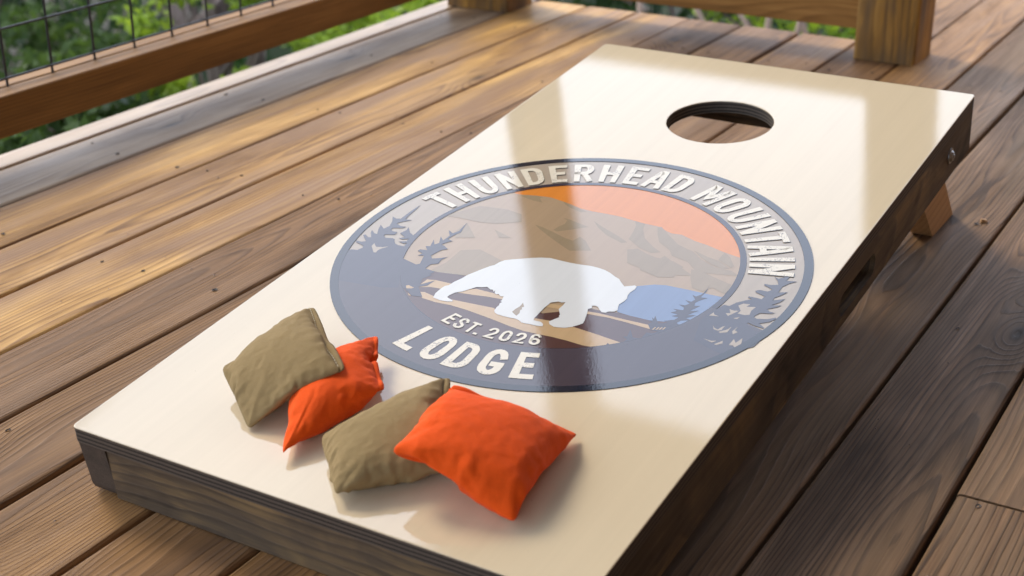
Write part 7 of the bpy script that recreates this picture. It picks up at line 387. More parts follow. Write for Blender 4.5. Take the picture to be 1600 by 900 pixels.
    [182,-1,1,0,-1,-2,-3,-3,-2,-2,-2,-2,-2,-1,-2,-2,-2,-4,-4,-6,-5,-4,-2,0,2,1,0,-2,-4,-6,-7,-7,-4,81,30,10,2,1,-4,-10,-11,19,-22,0,15,-22,8,2,13,-34,2,2,2,-19,-10,31,-6,-3,-18,20,-5,-13,-1,-13,-14,-31,84,30,32,-8,12,10,-7,-9,14,-31,4,16,-19,0,10,11,-33,-3,9,1,-14,-8,21,-16,5,-11,12,-18,-9,-11,-8,-35,-24,81,24,30,28,-4,3,13,-10,15,-15,0,-1,-4,1,9,2,-27,1,7,-6,-7,-10,15,-11,2,-12,1,-12,-23,-1,-36,-5,-38,74,28,19,26,31,0,-6,12,8,-14,8,3,-3,-11,6,-1,-4,2,-11,5,-7,-6,5,-6,-9,-18,3,-21,-7,-31,-5,-13,-47,66,32,13,28,22,32,-4,-8,18,-4,-2,-2,7,-4,3,-6,0,-6,2,-8,0,-11,-2,-1,-16,-3,-11,-5,-33,-5,-22,-17,-46,60,50,25,11,27,8,25,-1,-5,8,3,0,-7,7,-1,-5,-2,-7,6,-3,-5,-9,-3,-15,-7,-1,-7,-20,-27,2,-20,-26,-56,56,44,26,28,10,24,9,19,4,-8,11,-7,6,-1,-5,7,-5,-7,3,-8,-3,-13,-5,-4,-7,-8,-13,-28,-3,-21,-28,-32,-38,52,41,32,22,27,8,23,14,2,9,4,-2,-7,-4,10,-6,4,-1,-2,-7,-5,-12,-1,-9,-11,-5,-22,-3,-24,-18,-31,-24,-52,50,26,34,27,31,22,8,23,4,12,3,-4,4,-5,6,-1,-7,5,-9,0,-4,-8,-13,-8,1,-19,-3,-20,-18,-23,-25,-32,-57,49,39,31,31,26,20,16,7,19,-2,10,4,-5,5,-3,3,-8,2,-1,-10,0,-13,2,-8,-7,-13,-19,-25,-20,-33,-30,-43,-23,48,53,31,24,17,29,10,18,13,2,0,10,0,-3,5,0,-5,-6,2,-4,-12,-8,2,-15,-2,-16,-12,-24,-13,-22,-34,-33,-54,46,33,35,23,26,24,30,7,18,3,9,1,9,-5,4,-5,-1,3,-4,-10,0,-7,-6,-15,-5,-12,-19,-25,-14,-26,-34,-36,-46,44,34,38,31,26,22,14,24,4,15,-1,11,-3,8,-7,6,0,-4,-9,-1,-5,-12,-2,-15,-5,-17,-12,-25,-16,-33,-31,-35,-43,43,43,30,35,19,30,12,24,8,12,1,9,-2,8,1,-6,4,-8,0,-10,-7,-1,-6,-10,-13,-18,-10,-25,-16,-26,-41,-32,-47,42,50,33,29,25,23,20,14,3,11,14,4,-4,8,-4,5,0,-2,-11,0,-7,-8,-13,-3,-17,-8,-10,-22,-16,-24,-36,-28,-67,41,23,31,36,38,24,27,8,17,12,3,10,-2,7,1,-6,-1,4,-3,-8,-12,-3,-15,0,-13,-11,-15,-18,-33,-22,-42,-36,-42,41,57,34,26,16,30,12,21,4,15,-1,14,5,-6,2,5,-2,-9,3,-12,-3,-8,-6,-13,-6,-17,-16,-10,-33,-21,-44,-38,-40,41,52,35,28,25,12,26,12,17,1,13,1,5,8,-1,-5,-1,4,-9,-1,-16,-1,-7,-11,-8,-17,-6,-16,-24,-18,-33,-37,-70,41,31,43,31,33,22,20,15,0,10,14,6,5,1,-3,5,0,-3,-3,-10,-6,-11,-5,-13,-10,-7,-11,-25,-11,-25,-43,-40,-53,43,59,37,28,12,16,19,21,8,4,13,2,10,-5,9,0,-7,-3,0,-7,-15,-1,-7,-10,-11,-17,-4,-16,-25,-18,-45,-44,-46,43,48,36,30,14,27,19,7,10,14,0,15,-5,10,-4,-1,4,-4,-7,-4,-4,-14,-8,-11,-5,-15,-8,-22,-12,-22,-50,-50,-31,42,46,26,39,21,17,22,6,19,0,16,0,7,6,-3,2,0,-12,-1,-4,-8,-8,-9,-10,-15,-3,-16,-9,-24,-7,-32,-44,-64,41,51,28,30,14,29,11,21,8,10,7,3,-5,15,-2,-9,-4,2,-3,-12,-5,-10,-4,-14,-6,-12,-6,-13,-28,-9,-36,-32,-59,39,54,22,25,29,20,14,11,-1,17,3,14,-1,-13,1,9,-6,-11,5,-6,-20,4,-8,-16,-4,-5,-16,-6,-23,-25,-19,-38,-49,37,26,39,31,19,26,14,5,10,0,19,3,-16,5,8,-3,-2,-10,0,-15,-6,0,-13,0,-9,-11,-4,-18,-4,-22,-28,-34,-47,35,48,17,27,29,2,16,14,0,3,3,9,-7,-21,8,-3,-3,-4,0,3,-23,3,5,-14,-4,5,-6,-13,-13,-9,-31,-26,-51,33,45,18,36,11,5,-2,20,-8,-4,15,-3,-12,-11,11,-11,-6,-6,14,4,-17,5,0,-3,-23,9,-2,-17,8,-14,-12,-36,-49,31,29,32,19,-4,3,10,17,-15,0,9,-3,-12,-17,20,-11,-8,-16,23,5,-24,12,0,-1,-11,17,-11,-14,-5,-8,-7,-25,-39,27,44,2,9,9,4,-1,13,-25,-2,17,-4,-11,-25,31,-17,-8,-15,21,11,-29,13,5,2,-21,22,-14,-5,7,-23,3,-1,-46,23,13,5,5,6,3,-3,-7,-5,-1,4,6,2,-4,-7,-17,-6,4,0,-1,-1,-1,-1,-1,-1,-1,3,4,0,-6,-6,-3,-17,21,31,8,10,10,3,-6,-12,-7,1,7,7,-2,-4,-11,-15,-28,5,-1,1,2,2,0,0,1,2,4,3,-4,-10,-12,-6,-14,27,-1,6,9,8,2,-2,-6,-4,0,3,3,1,-5,-10,-12,-13,-10,-6,-3,-1,-1,0,1,3,4,4,2,-2,-6,-6,-2,5,61,-16,-11,-8,-6,-3,-2,-8,4,-4,-3,3,-1,0,6,-1,-9,-8,-6,0,-3,-9,0,3,8,3,11,15,-15,-19,-3,95,-31,-10,-27,-16,4,-8,-7,4,3,-6,-6,-4,4,-1,5,-4,-4,-4,-1,-3,-20,14,11,12,6,9,-13,-15,4,27,64,-15,-27,-19,-26,-11,-7,-6,9,-7,-7,-6,-5,-4,-1,3,-2,-3,-2,0,7,-14,5,7,10,11,3,15,-14,31,4,65,-27,-19,-25,-14,-20,0,-15,-5,-2,4,-8,1,-7,-2,9,0,-4,-9,6,-14,0,11,7,6,-9,5,12,11,26,32,55,-31,-31,-17,-24,-10,-16,-9,1,-12,-3,-2,0,5,-7,2,-3,0,9,-8,2,3,-6,0,3,12,0,29,11,28,14,56,-32,-24,-30,-17,-20,-4,-7,-14,-2,6,2,1,-12,6,-3,6,-8,6,-6,5,-6,5,-5,6,-4,16,13,32,11,33,42,-32,-21,-30,-25,-8,-18,-8,-5,-2,7,-7,0,9,-9,6,-5,4,-5,10,-9,8,-9,6,-4,9,0,18,23,35,21,45,-33,-32,-21,-29,-15,-15,2,-9,8,-8,5,-4,-2,6,-6,6,-6,6,-6,10,-8,8,-10,3,-3,16,17,13,33,21,54,-34,-33,-27,-13,-19,-21,3,-10,7,-5,5,-6,3,-4,4,-4,8,-6,3,-5,9,-9,9,-7,4,-1,15,20,33,22,57,-35,-25,-33,-21,-10,-22,-4,7,-6,6,-8,10,-11,7,-7,3,-3,13,-12,5,-6,5,-5,10,-8,3,12,29,23,31,50,-35,-24,-26,-25,-27,1,-5,-9,9,-9,6,-5,5,-4,5,-7,6,-6,0,0,8,-8,9,-9,0,4,7,28,25,32,58,-35,-36,-28,-25,-19,3,-13,4,-4,8,-9,9,-9,6,-5,9,-10,5,-2,-1,-2,8,-8,11,-11,9,-1,36,31,33,41,-35,-32,-33,-22,-9,-18,9,-9,9,-8,6,-7,10,-9,0,2,8,-11,7,-6,1,-2,7,-6,10,-6,3,31,31,40,32,-35,-31,-31,-15,-23,-2,-5,7,-7,10,-9,3,-4,13,-13,2,-2,9,-9,10,-10,5,-5,7,-5,11,-4,33,24,38,35,-37,-26,-33,-22,-3,-18,2,0,3,-4,8,-8,7,-8,15,-15,4,-4,7,-7,10,-9,10,-11,9,-7,5,26,26,42,46,-39,-34,-19,-31,-16,4,-11,11,-12,4,-2,2,-2,4,-6,14,-14,8,-8,7,-7,6,-5,12,-13,12,0,27,25,40,38,-39,-27,-33,-13,-28,-2,10,-7,4,-7,8,-6,6,-5,-1,-1,10,-10,13,-14,8,-5,-1,-1,13,-13,18,11,41,40,35,-40,-36,-29,-20,-16,11,-16,9,-8,2,-3,5,0,9,-11,3,-6,11,-8,10,-13,6,-2,-4,0,14,-13,33,24,39,46,-33,-38,-21,-30,-9,-8,12,-16,11,-11,11,-10,1,4,5,-11,8,-7,9,-10,10,-10,2,8,-10,15,5,2,32,45,38,-37,-34,-27,-13,-23,2,-4,14,-15,2,-1,11,-12,1,-1,10,-10,7,-6,9,-10,12,-3,-9,9,-7,9,12,28,44,46,-28,-35,-37,-22,-6,-10,6,-9,14,-14,2,-2,9,-7,4,-6,10,-9,6,-6,10,-8,-2,10,-10,9,3,25,17,43,52,-40,-35,-24,-22,-22,7,-13,9,-10,13,-11,2,-4,7,6,-3,-10,7,-7,10,-8,11,-6,-6,8,-7,18,8,26,37,55,-39,-27,-22,-34,-18,-4,4,-6,14,-14,5,-2,-3,10,-5,0,8,-13,4,-4,7,0,-7,10,-9,10,4,16,38,27,41,-37,-28,-24,-9,-21,-9,1,9,-19,14,-13,0,4,-5,7,-4,0,9,-11,9,-10,0,6,-6,6,0,22,8,39,24,45,-39,-19,-32,-12,-11,-3,11,-12,-4,-23,14,1,-12,6,-7,7,0,-9,12,-7,8,-2,-10,1,13,-2,21,5,38,35,28,-39,-23,-15,6,-12,-1,-7,14,-31,-7,-14,-3,-5,-1,-1,2,0,14,-11,-5,0,0,14,-3,10,14,-1,20,11,33,33,-30,-14,-3,-1,4,-21,-2,18,-35,-3,-4,-2,-3,0,-3,1,-1,0,5,3,-6,3,-8,0,17,0,1,9,13,26,36,-21,-1,1,6,-12,0,-14,-3,-5,8,-5,-4,-4,0,-9,6,-7,4,7,-4,-2,-1,1,-4,0,14,-2,-1,1,18,33,2,13,5,-9,2,-17,-3,0,-1,8,-1,-2,-14,-15,0,7,-1,-1,6,-1,0,1,-4,-6,5,12,-5,5,-14,-3,25,7,10,13,5,-6,-16,-9,0,8,13,7,-6,-12,-18,-7,-6,-1,0,-3,-2,-3,-1,0,4,8,9,-1,-9,-10,-5]),
    'D': ([711,29,41,42,42,41,40,39,38,36,38,41,44,44,44,45,44,41,38,36,39,41,42,41,42,42,43,43,43,43,44,40,28,-1308,14,47,41,47,46,46,46,45,45,31,34,45,45,44,44,39,44,44,44,39,42,42,41,42,43,44,43,42,45,45,43,14,-1319,18,30,47,49,45,48,41,44,44,43,46,41,46,43,45,44,41,44,40,43,43,44,45,44,39,44,44,46,45,43,29,6,-1314,17,37,31,48,48,49,48,47,46,46,40,45,46,46,43,45,45,41,43,45,44,40,47,45,43,45,44,42,47,30,0,23,-1307,26,21,45,36,47,49,48,48,48,48,47,47,46,46,46,39,46,46,44,44,38,47,45,44,46,47,42,49,37,4,45,-12,-1300,29,19,36,49,38,48,49,49,47,49,50,46,49,45,48,39,47,45,47,41,48,47,42,50,47,42,50,45,12,49,21,-31,-1293,32,21,27,46,49,40,49,49,49,48,50,49,49,47,45,47,43,48,45,44,50,42,52,49,45,51,51,25,48,40,-4,-40,-1287,24,38,21,37,49,43,48,50,49,50,49,50,47,50,47,47,44,45,41,49,43,50,47,49,48,42,52,40,37,29,-32,0,-1284,30,19,38,28,49,49,45,49,50,48,50,50,48,49,47,47,43,48,46,46,43,50,45,47,49,44,50,28,40,35,-21,-8,-1281,15,28,32,36,50,47,49,47,49,51,47,51,49,49,47,45,46,45,44,49,46,47,43,51,42,51,35,45,30,27,1,-17,-1278,12,36,42,17,49,46,51,49,50,49,51,47,50,48,47,47,45,44,46,49,45,49,47,43,50,49,39,31,11,41,6,-14,-1272,11,44,18,43,29,50,52,50,51,50,50,50,47,50,46,47,44,48,47,44,50,44,48,53,48,42,44,16,47,15,-3,-9,-1265,5,13,31,43,44,54,49,51,51,52,50,49,51,49,47,44,47,48,44,48,51,45,51,47,47,53,27,47,36,-17,0,3,-1257,23,-16,29,53,35,49,53,52,53,52,51,52,48,50,47,48,42,48,47,48,47,43,50,47,48,47,39,28,41,4,3,-7,-1252,14,-22,43,26,55,43,55,52,54,53,53,52,51,48,50,45,47,44,48,47,49,45,48,45,49,41,44,29,42,-5,21,-18,-1247,-2,-20,37,22,54,57,50,56,55,55,52,54,50,51,50,48,45,47,48,44,50,44,51,48,48,44,36,42,35,-3,30,-35,-1246,30,-23,31,12,55,48,54,54,55,52,53,51,51,50,50,45,46,47,46,48,44,48,45,49,44,48,41,25,40,0,34,-30,-1249,43,-12,8,20,55,46,54,54,54,52,51,51,49,51,47,48,46,43,47,44,48,43,48,47,42,46,34,39,33,-3,34,-15,-1253,31,35,-8,10,53,48,53,53,52,52,50,50,50,48,50,45,45,47,43,46,44,47,47,44,41,46,40,35,26,2,33,-7,-1257,27,19,30,-4,53,48,53,52,52,51,50,51,48,50,48,46,45,45,44,44,45,45,44,43,48,39,38,41,13,30,17,-1,-1260,31,17,28,7,50,51,52,50,50,50,50,49,50,47,47,45,44,45,45,42,46,42,47,44,44,43,32,45,25,23,-1,17,-1263,31,15,27,20,50,50,50,49,50,50,48,49,48,47,47,45,44,41,45,45,41,46,45,41,47,43,40,37,22,27,4,15,-1265,31,12,18,42,49,49,47,49,49,49,49,47,47,47,45,44,45,45,40,44,46,41,45,43,40,44,45,28,40,24,12,5,-1267,31,25,12,45,48,44,48,49,49,49,47,47,46,46,45,44,44,41,44,44,44,46,39,42,45,44,42,36,28,30,5,14,-1269,25,32,19,46,42,47,48,49,48,46,47,46,45,45,45,42,44,43,42,46,44,44,45,40,40,44,37,44,38,24,3,15,-1270,31,21,29,44,45,48,47,47,47,46,45,45,44,45,44,41,43,43,44,45,40,44,44,43,43,40,44,36,44,27,18,-2,-1270,25,37,26,45,46,46,46,45,45,46,44,44,44,41,43,43,44,41,42,45,45,46,45,35,44,45,44,33,47,36,21,-13,-1272,26,34,36,46,44,45,45,45,44,44,44,43,38,43,43,43,43,43,41,44,42,43,45,32,43,43,40,43,36,42,27,-1,-1274,28,35,44,43,44,44,44,44,43,42,41,42,42,43,42,44,44,34,39,44,43,44,43,44,25,42,40,42,41,41,35,6,-1277,32,42,41,43,44,42,44,42,41,42,43,39,42,42,42,44,43,44,42,41,33,39,44,32,30,38,41,43,40,40,39,20,-1278,39,43,41,42,43,43,43,42,40,42,41,42,41,43,41,43,42,43,43,39,34,38,35,36,35,36,36,38,38,37,39,36,-1274,39,43,42,43,44,43,43,42,42,42,42,41,43,42,42,43,42,42,47,31,6,37,37,38,37,38,39,41,40,39,38,37,-1252,29,41,44,43,45,44,43,43,42,42,43,42,42,43,43,43,43,39,27,15,19,32,39,39,40,40,40,41,41,41,37,30,-1128,33,31,39,41,42,41,42,40,44,45,48,46,47,34,39,41,45,40,26,40,41,43,44,45,45,43,44,46,44,47,-1246,44,30,22,36,43,47,43,44,38,48,45,47,48,42,39,34,24,42,40,41,37,47,44,42,45,48,42,47,47,37,-1221,29,46,28,17,31,45,44,48,40,47,48,48,45,36,24,29,34,41,43,44,44,46,45,45,47,43,49,46,37,42,-1216,47,29,49,26,15,25,48,44,47,44,48,48,28,38,23,34,41,46,46,45,45,49,42,40,47,49,51,36,47,28,-1207,51,39,32,50,27,11,23,49,45,43,48,46,17,29,33,42,45,45,47,48,50,34,46,49,51,50,43,50,35,20,-1201,54,39,42,35,51,27,7,21,47,49,45,21,29,35,46,46,45,40,51,44,32,48,51,51,50,48,53,47,13,32,-1202,56,38,42,46,35,53,25,5,23,46,23,31,38,45,46,47,32,48,37,33,47,51,50,50,45,49,48,50,19,49,-1210,51,54,34,43,48,40,51,22,-17,38,45,16,46,46,42,30,41,27,38,48,51,49,51,48,50,39,51,45,31,51,-1208,45,49,55,31,48,46,48,47,-5,-6,28,43,45,33,33,34,25,41,48,50,49,50,49,49,48,50,33,45,50,45,-1199,36,53,40,55,26,49,47,32,47,10,-25,37,26,36,34,36,45,47,49,49,51,49,48,48,49,50,48,47,46,31,-1202,38,40,47,54,33,54,-1,26,74,65,-34,-23,48,40,41,46,45,48,46,51,48,50,49,50,50,48,51,44,48,8,-1169,41,17,57,26,52,34,0,43,54,51,22,-20,40,46,36,39,43,47,50,47,48,49,50,50,49,52,52,49,43,30,-1220,27,48,58,38,13,47,44,23,31,45,29,10,35,48,47,28,39,45,42,49,47,46,45,47,49,50,42,49,28,31,-1168,-9,60,37,43,34,45,41,20,41,43,6,53,36,37,48,45,37,29,41,48,46,50,43,43,49,50,49,40,34,24,-1215,14,46,51,28,48,37,44,26,56,55,9,43,50,38,47,48,38,35,39,36,50,49,48,42,45,49,51,22,36,33,-1212,48,9,37,54,25,28,42,55,50,52,14,44,45,47,47,44,43,38,31,44,38,48,49,49,39,45,48,28,43,30,-1220,44,13,44,51,18,31,49,52,55,45,18,46,42,48,43,47,46,42,34,30,46,45,44,47,48,36,46,43,27,40,-1225,40,22,52,34,17,39,55,50,53,41,21,41,48,43,48,42,46,41,47,34,29,44,45,47,48,47,35,48,38,36,-1243,31,40,49,18,28,52,50,54,43,43,24,45,41,44,47,46,44,46,40,47,35,30,45,47,45,47,47,41,29,44,-1240,38,45,22,21,44,54,48,50,37,42,28,44,40,46,42,45,45,43,47,44,47,34,29,47,47,45,46,35,38,44,-1235,45,20,27,32,51,49,52,35,44,39,30,43,40,42,46,42,45,44,45,45,46,47,35,33,46,47,44,46,39,34,-1232,41,15,28,44,52,48,49,29,38,37,42,36,43,44,40,41,45,45,46,46,46,45,46,37,36,45,46,41,45,20,-1216,34,16,34,52,46,52,40,28,37,36,39,46,40,41,44,36,43,45,47,47,46,46,45,45,38,40,43,46,43,25,-1218,19,24,48,51,46,42,33,37,32,45,35,43,43,37,45,35,40,44,47,48,47,45,46,45,44,41,42,42,45,19,-1219,21,37,51,44,47,33,40,28,43,38,44,40,38,40,41,42,44,34,45,46,46,46,46,45,45,45,43,45,33,39,-1237,29,47,44,47,43,34,28,36,43,44,38,41,40,44,44,43,36,42,47,39,34,47,46,45,45,47,46,46,35,42,-1246,40,50,41,39,42,29,44,34,45,37,44,43,37,43,42,44,44,42,26,40,39,41,41,46,39,46,46,46,44,35,-1226,49,40,44,40,31,43,34,41,43,44,38,43,44,43,41,41,43,33,35,45,41,36,37,34,45,38,43,46,46,30,-1202,41,43,38,39,45,34,43,41,39,42,42,43,42,43,43,43,42,43,22,37,37,38,37,40,40,45,34,40,44,44,-1208,42,42,42,44,43,43,42,42,42,42,42,43,43,43,43,43,44,37,5,35,38,36,38,38,38,39,40,41,40,40],
    [598,-10,1,3,4,4,4,2,1,-2,-3,-2,-1,-2,0,-1,1,1,1,-2,-3,-2,-2,-2,-2,-3,-2,-2,-1,-2,-1,2,14,33,-19,-6,10,-19,-13,-8,-3,7,32,34,-25,-4,-5,9,-12,17,-19,-19,20,28,-7,-7,-24,20,-8,1,3,8,-4,-6,3,16,38,-16,-14,-16,-10,-3,-18,8,13,34,-11,2,16,-5,-18,6,-9,11,-33,33,-5,-5,-3,-8,15,17,4,2,-8,1,4,13,9,34,-14,-15,-13,-17,-13,-14,-14,-1,24,14,27,-10,-2,9,-18,-4,-1,-3,-2,6,7,11,-10,11,8,4,7,7,-2,12,0,17,30,-15,-12,-14,-12,-15,-9,-15,-1,10,3,6,4,3,3,2,8,-13,-18,14,11,14,0,-1,13,7,3,8,-4,12,2,5,12,29,-14,-10,-15,-9,-11,-13,-9,-4,14,2,2,5,0,5,0,8,-11,-12,11,12,2,6,3,7,6,9,-2,8,7,-6,17,0,32,-12,-9,-13,-11,-7,-9,-8,-3,8,6,1,2,1,3,5,-4,2,-16,15,9,2,9,-4,10,8,0,4,11,-3,5,14,-10,35,-11,-9,-10,-11,-4,-7,-9,-2,10,2,4,1,2,0,1,0,-1,-7,14,3,7,2,1,7,5,6,2,4,5,5,1,-4,33,-10,-8,-8,-9,-8,0,-7,-2,7,5,3,2,2,0,2,0,0,-8,9,6,7,2,2,8,4,5,3,2,6,5,0,-5,25,-9,-6,-7,-7,-6,-6,2,-2,6,2,6,2,2,1,1,2,-1,-5,9,4,4,4,3,5,5,3,4,3,6,4,0,-4,15,-7,-7,-12,3,-5,-6,-2,6,4,2,3,6,2,1,2,1,1,-3,7,4,4,3,2,6,4,3,4,3,-4,12,3,-5,4,-4,-9,-9,2,-3,-2,-1,2,5,6,2,3,5,1,3,2,1,-3,7,4,3,4,3,4,5,3,5,-2,-3,15,-1,-4,-8,0,-17,-1,2,3,-1,0,3,5,4,4,3,4,2,3,3,1,-1,6,4,3,4,2,5,4,4,2,-2,0,5,1,-1,-21,-14,5,2,-2,8,0,2,4,4,4,3,4,4,3,3,3,2,1,4,4,4,3,3,3,4,4,0,-1,1,-3,-3,7,-36,-6,8,-3,-1,12,4,3,4,4,5,4,4,4,3,4,3,2,3,4,3,5,3,3,3,3,2,2,0,0,-4,-2,4,-55,6,9,-1,-2,7,12,2,6,4,6,3,5,4,5,3,3,4,3,4,3,4,4,3,3,3,3,1,1,0,-4,-1,0,-71,16,10,0,-2,8,7,8,5,5,5,5,4,5,4,5,3,3,5,3,4,3,5,2,4,2,4,1,-1,2,-3,-2,-1,-85,23,11,-2,1,9,7,8,6,6,5,4,6,4,5,3,6,4,4,4,3,5,3,4,3,3,3,0,1,2,-4,-1,-3,-95,13,22,3,1,9,8,6,7,6,7,5,6,6,3,6,5,5,5,4,4,3,4,4,3,2,3,0,1,2,-4,-1,-5,-106,15,11,17,2,10,8,7,6,8,6,8,6,4,7,6,6,5,6,5,3,3,4,2,2,5,1,0,2,-1,-3,0,-5,-120,17,11,18,6,10,10,4,10,7,8,5,9,7,6,7,6,6,6,7,2,4,2,3,2,3,2,0,2,-1,-3,-3,-3,-133,18,12,18,11,7,12,5,12,8,8,6,10,7,8,7,7,7,5,8,3,0,5,2,1,4,2,0,1,-2,-2,-3,-4,-146,20,11,14,17,12,7,11,11,6,9,11,4,12,10,6,7,10,8,5,3,3,0,4,2,0,2,2,-1,1,-3,-4,-4,-157,20,15,13,16,10,13,11,9,10,10,6,10,13,10,9,8,9,5,11,1,0,5,0,0,3,2,2,-2,-1,-2,-5,-3,-169,17,20,15,14,13,12,6,12,13,7,13,11,5,11,14,5,15,9,7,6,0,1,3,0,-2,3,-2,3,0,-3,-5,-3,-181,20,16,20,15,13,7,12,12,11,9,5,13,17,12,11,4,17,12,10,3,-9,-1,-1,13,0,-1,2,-1,3,-4,-6,-3,-191,18,20,20,11,16,8,3,18,5,11,17,11,2,23,7,17,12,1,20,5,-2,0,0,-4,4,9,1,-3,4,-2,-6,-6,-200,18,20,22,13,-1,6,15,14,12,13,9,0,26,16,14,15,10,6,8,-11,9,-13,0,28,4,3,-4,10,-3,3,-6,-7,-209,19,21,16,-3,8,15,11,3,15,20,-2,20,-5,7,19,6,-2,27,19,2,4,-1,-2,-1,30,6,-6,8,14,2,-4,-9,-215,19,16,-4,18,9,-3,9,17,16,11,7,-11,14,8,-6,5,4,4,14,6,17,11,-8,23,24,15,10,5,-3,12,14,-9,-222,12,5,9,7,6,6,6,6,7,6,9,3,6,6,2,4,5,-1,2,8,9,15,16,13,16,13,15,14,13,12,11,10,-230,8,8,8,8,7,7,6,7,7,7,5,6,6,5,5,6,5,8,3,9,6,13,15,14,15,13,14,13,13,13,11,1,-240,20,10,8,8,8,8,8,7,7,7,7,7,7,6,7,7,7,7,5,6,7,10,12,12,11,12,11,12,11,11,8,-6,-1464,22,18,9,6,5,-20,-10,13,-2,6,8,2,2,-10,-11,-16,-23,38,-22,-9,-7,-11,7,4,7,-5,1,6,-1,8,29,-18,22,26,14,5,-1,-9,13,-5,9,-1,4,4,-5,-11,-19,-49,31,-6,-9,-14,1,6,-4,2,9,-6,6,13,8,21,-11,-16,24,30,21,4,-7,17,-3,3,7,5,-3,-11,-30,-28,-34,6,1,0,0,-5,6,1,12,-5,9,15,0,17,17,-15,-10,-13,26,33,28,7,10,2,0,7,3,-23,-10,-29,-22,-25,11,4,-2,0,-2,2,-4,5,11,8,2,12,-2,28,-14,-12,-9,-10,28,36,38,18,0,-1,1,0,-30,-22,-18,-11,-18,6,4,2,4,-19,5,8,7,10,6,4,9,-7,28,-13,-11,-11,-8,-5,29,45,51,2,4,-1,-28,-19,-15,-6,-10,-16,4,5,0,-18,-2,10,5,10,5,11,3,-7,3,25,-12,-8,-10,-10,-6,-2,38,56,42,0,-28,-14,-11,-7,-6,-8,-20,9,-6,-16,4,0,10,4,4,12,6,7,-7,-3,25,-14,-8,-5,-8,-8,-4,4,53,46,26,-17,-14,-9,-11,-1,-15,-11,-15,-5,4,4,1,8,5,3,9,10,5,-4,-4,17,-14,-11,-2,-1,-7,-8,8,-10,62,29,20,-19,1,-11,-11,-11,-29,2,5,4,4,0,8,4,4,4,13,5,-10,4,5,-9,-10,-8,2,2,-6,2,-55,2,39,66,20,-27,-7,-5,-4,-5,5,5,2,5,0,8,4,4,1,0,3,4,8,-4,-8,-16,-1,5,2,-6,-20,1,-65,10,43,64,0,4,0,-2,-3,4,4,2,5,0,7,5,4,-1,2,3,4,-2,-19,-9,1,-7,1,16,-10,-20,0,-7,-19,25,46,7,-3,9,5,-1,4,2,2,3,4,5,6,1,3,2,2,5,-5,-30,-18,15,-6,-2,-12,22,-2,-19,-8,-7,18,36,11,3,-6,17,3,4,4,0,2,3,7,5,1,2,1,4,-2,-2,-53,2,9,-3,1,-9,19,-2,-11,-11,-10,11,11,24,21,-4,6,8,15,4,1,2,-1,6,9,1,3,-1,6,-1,-2,-76,14,-7,14,-12,4,10,2,-11,-5,-3,8,7,14,23,8,-3,16,10,5,10,0,0,2,7,8,3,0,0,1,1,-88,15,-7,2,6,-2,2,1,2,-11,5,9,7,7,11,8,10,11,17,10,3,9,-1,2,1,10,8,0,1,-2,2,-98,14,-5,6,6,-4,3,4,-9,-2,8,9,7,8,6,11,6,8,11,21,9,4,2,4,1,2,11,5,-6,5,-2,-104,12,0,8,3,-4,6,-1,-10,6,9,9,8,8,7,7,11,5,13,5,21,9,3,3,2,1,3,11,-5,1,0,-112,8,9,7,-4,3,6,-10,-1,9,11,9,8,9,9,7,7,9,5,13,4,20,9,3,1,2,2,2,4,1,0,-122,11,9,0,0,8,1,-12,7,10,11,10,9,10,8,9,8,9,7,5,8,5,19,9,1,1,3,2,4,1,0,-131,12,1,4,6,6,-10,-1,10,11,12,11,10,10,10,8,10,8,9,5,5,6,4,15,10,1,1,3,0,-1,6,-141,12,0,6,9,-3,-9,8,11,11,13,12,11,11,9,11,10,10,9,4,4,5,4,6,12,9,-1,2,1,-1,4,-148,10,2,9,3,-11,4,11,11,13,13,12,10,13,11,8,15,11,10,3,3,4,4,6,5,9,5,1,0,0,3,-156,5,7,9,-1,-11,12,11,13,14,10,15,12,11,14,9,15,13,11,3,2,3,4,4,4,5,7,2,2,0,2,-168,6,12,4,-13,6,13,12,14,11,15,9,15,16,13,11,12,5,23,4,3,1,4,3,4,4,4,4,1,0,1,-178,11,10,-12,2,11,13,13,15,12,8,16,14,16,4,6,8,23,14,-9,15,19,4,2,3,3,3,4,1,1,0,-188,12,2,-11,11,12,13,9,17,6,18,8,11,19,10,8,8,4,-5,27,11,14,11,11,-4,10,3,2,0,1,0,-195,8,-12,7,13,13,7,17,14,8,7,19,10,1,5,13,-10,-4,31,18,-2,11,16,18,18,-2,14,7,1,0,-1,-203,-9,6,11,12,4,16,2,13,17,12,11,8,7,5,6,-2,-2,-2,30,12,14,15,15,8,7,-2,20,12,5,1,-163,7,7,7,7,7,6,7,7,7,8,6,7,6,4,5,5,3,3,1,8,16,12,12,12,12,12,11,12,12,11],
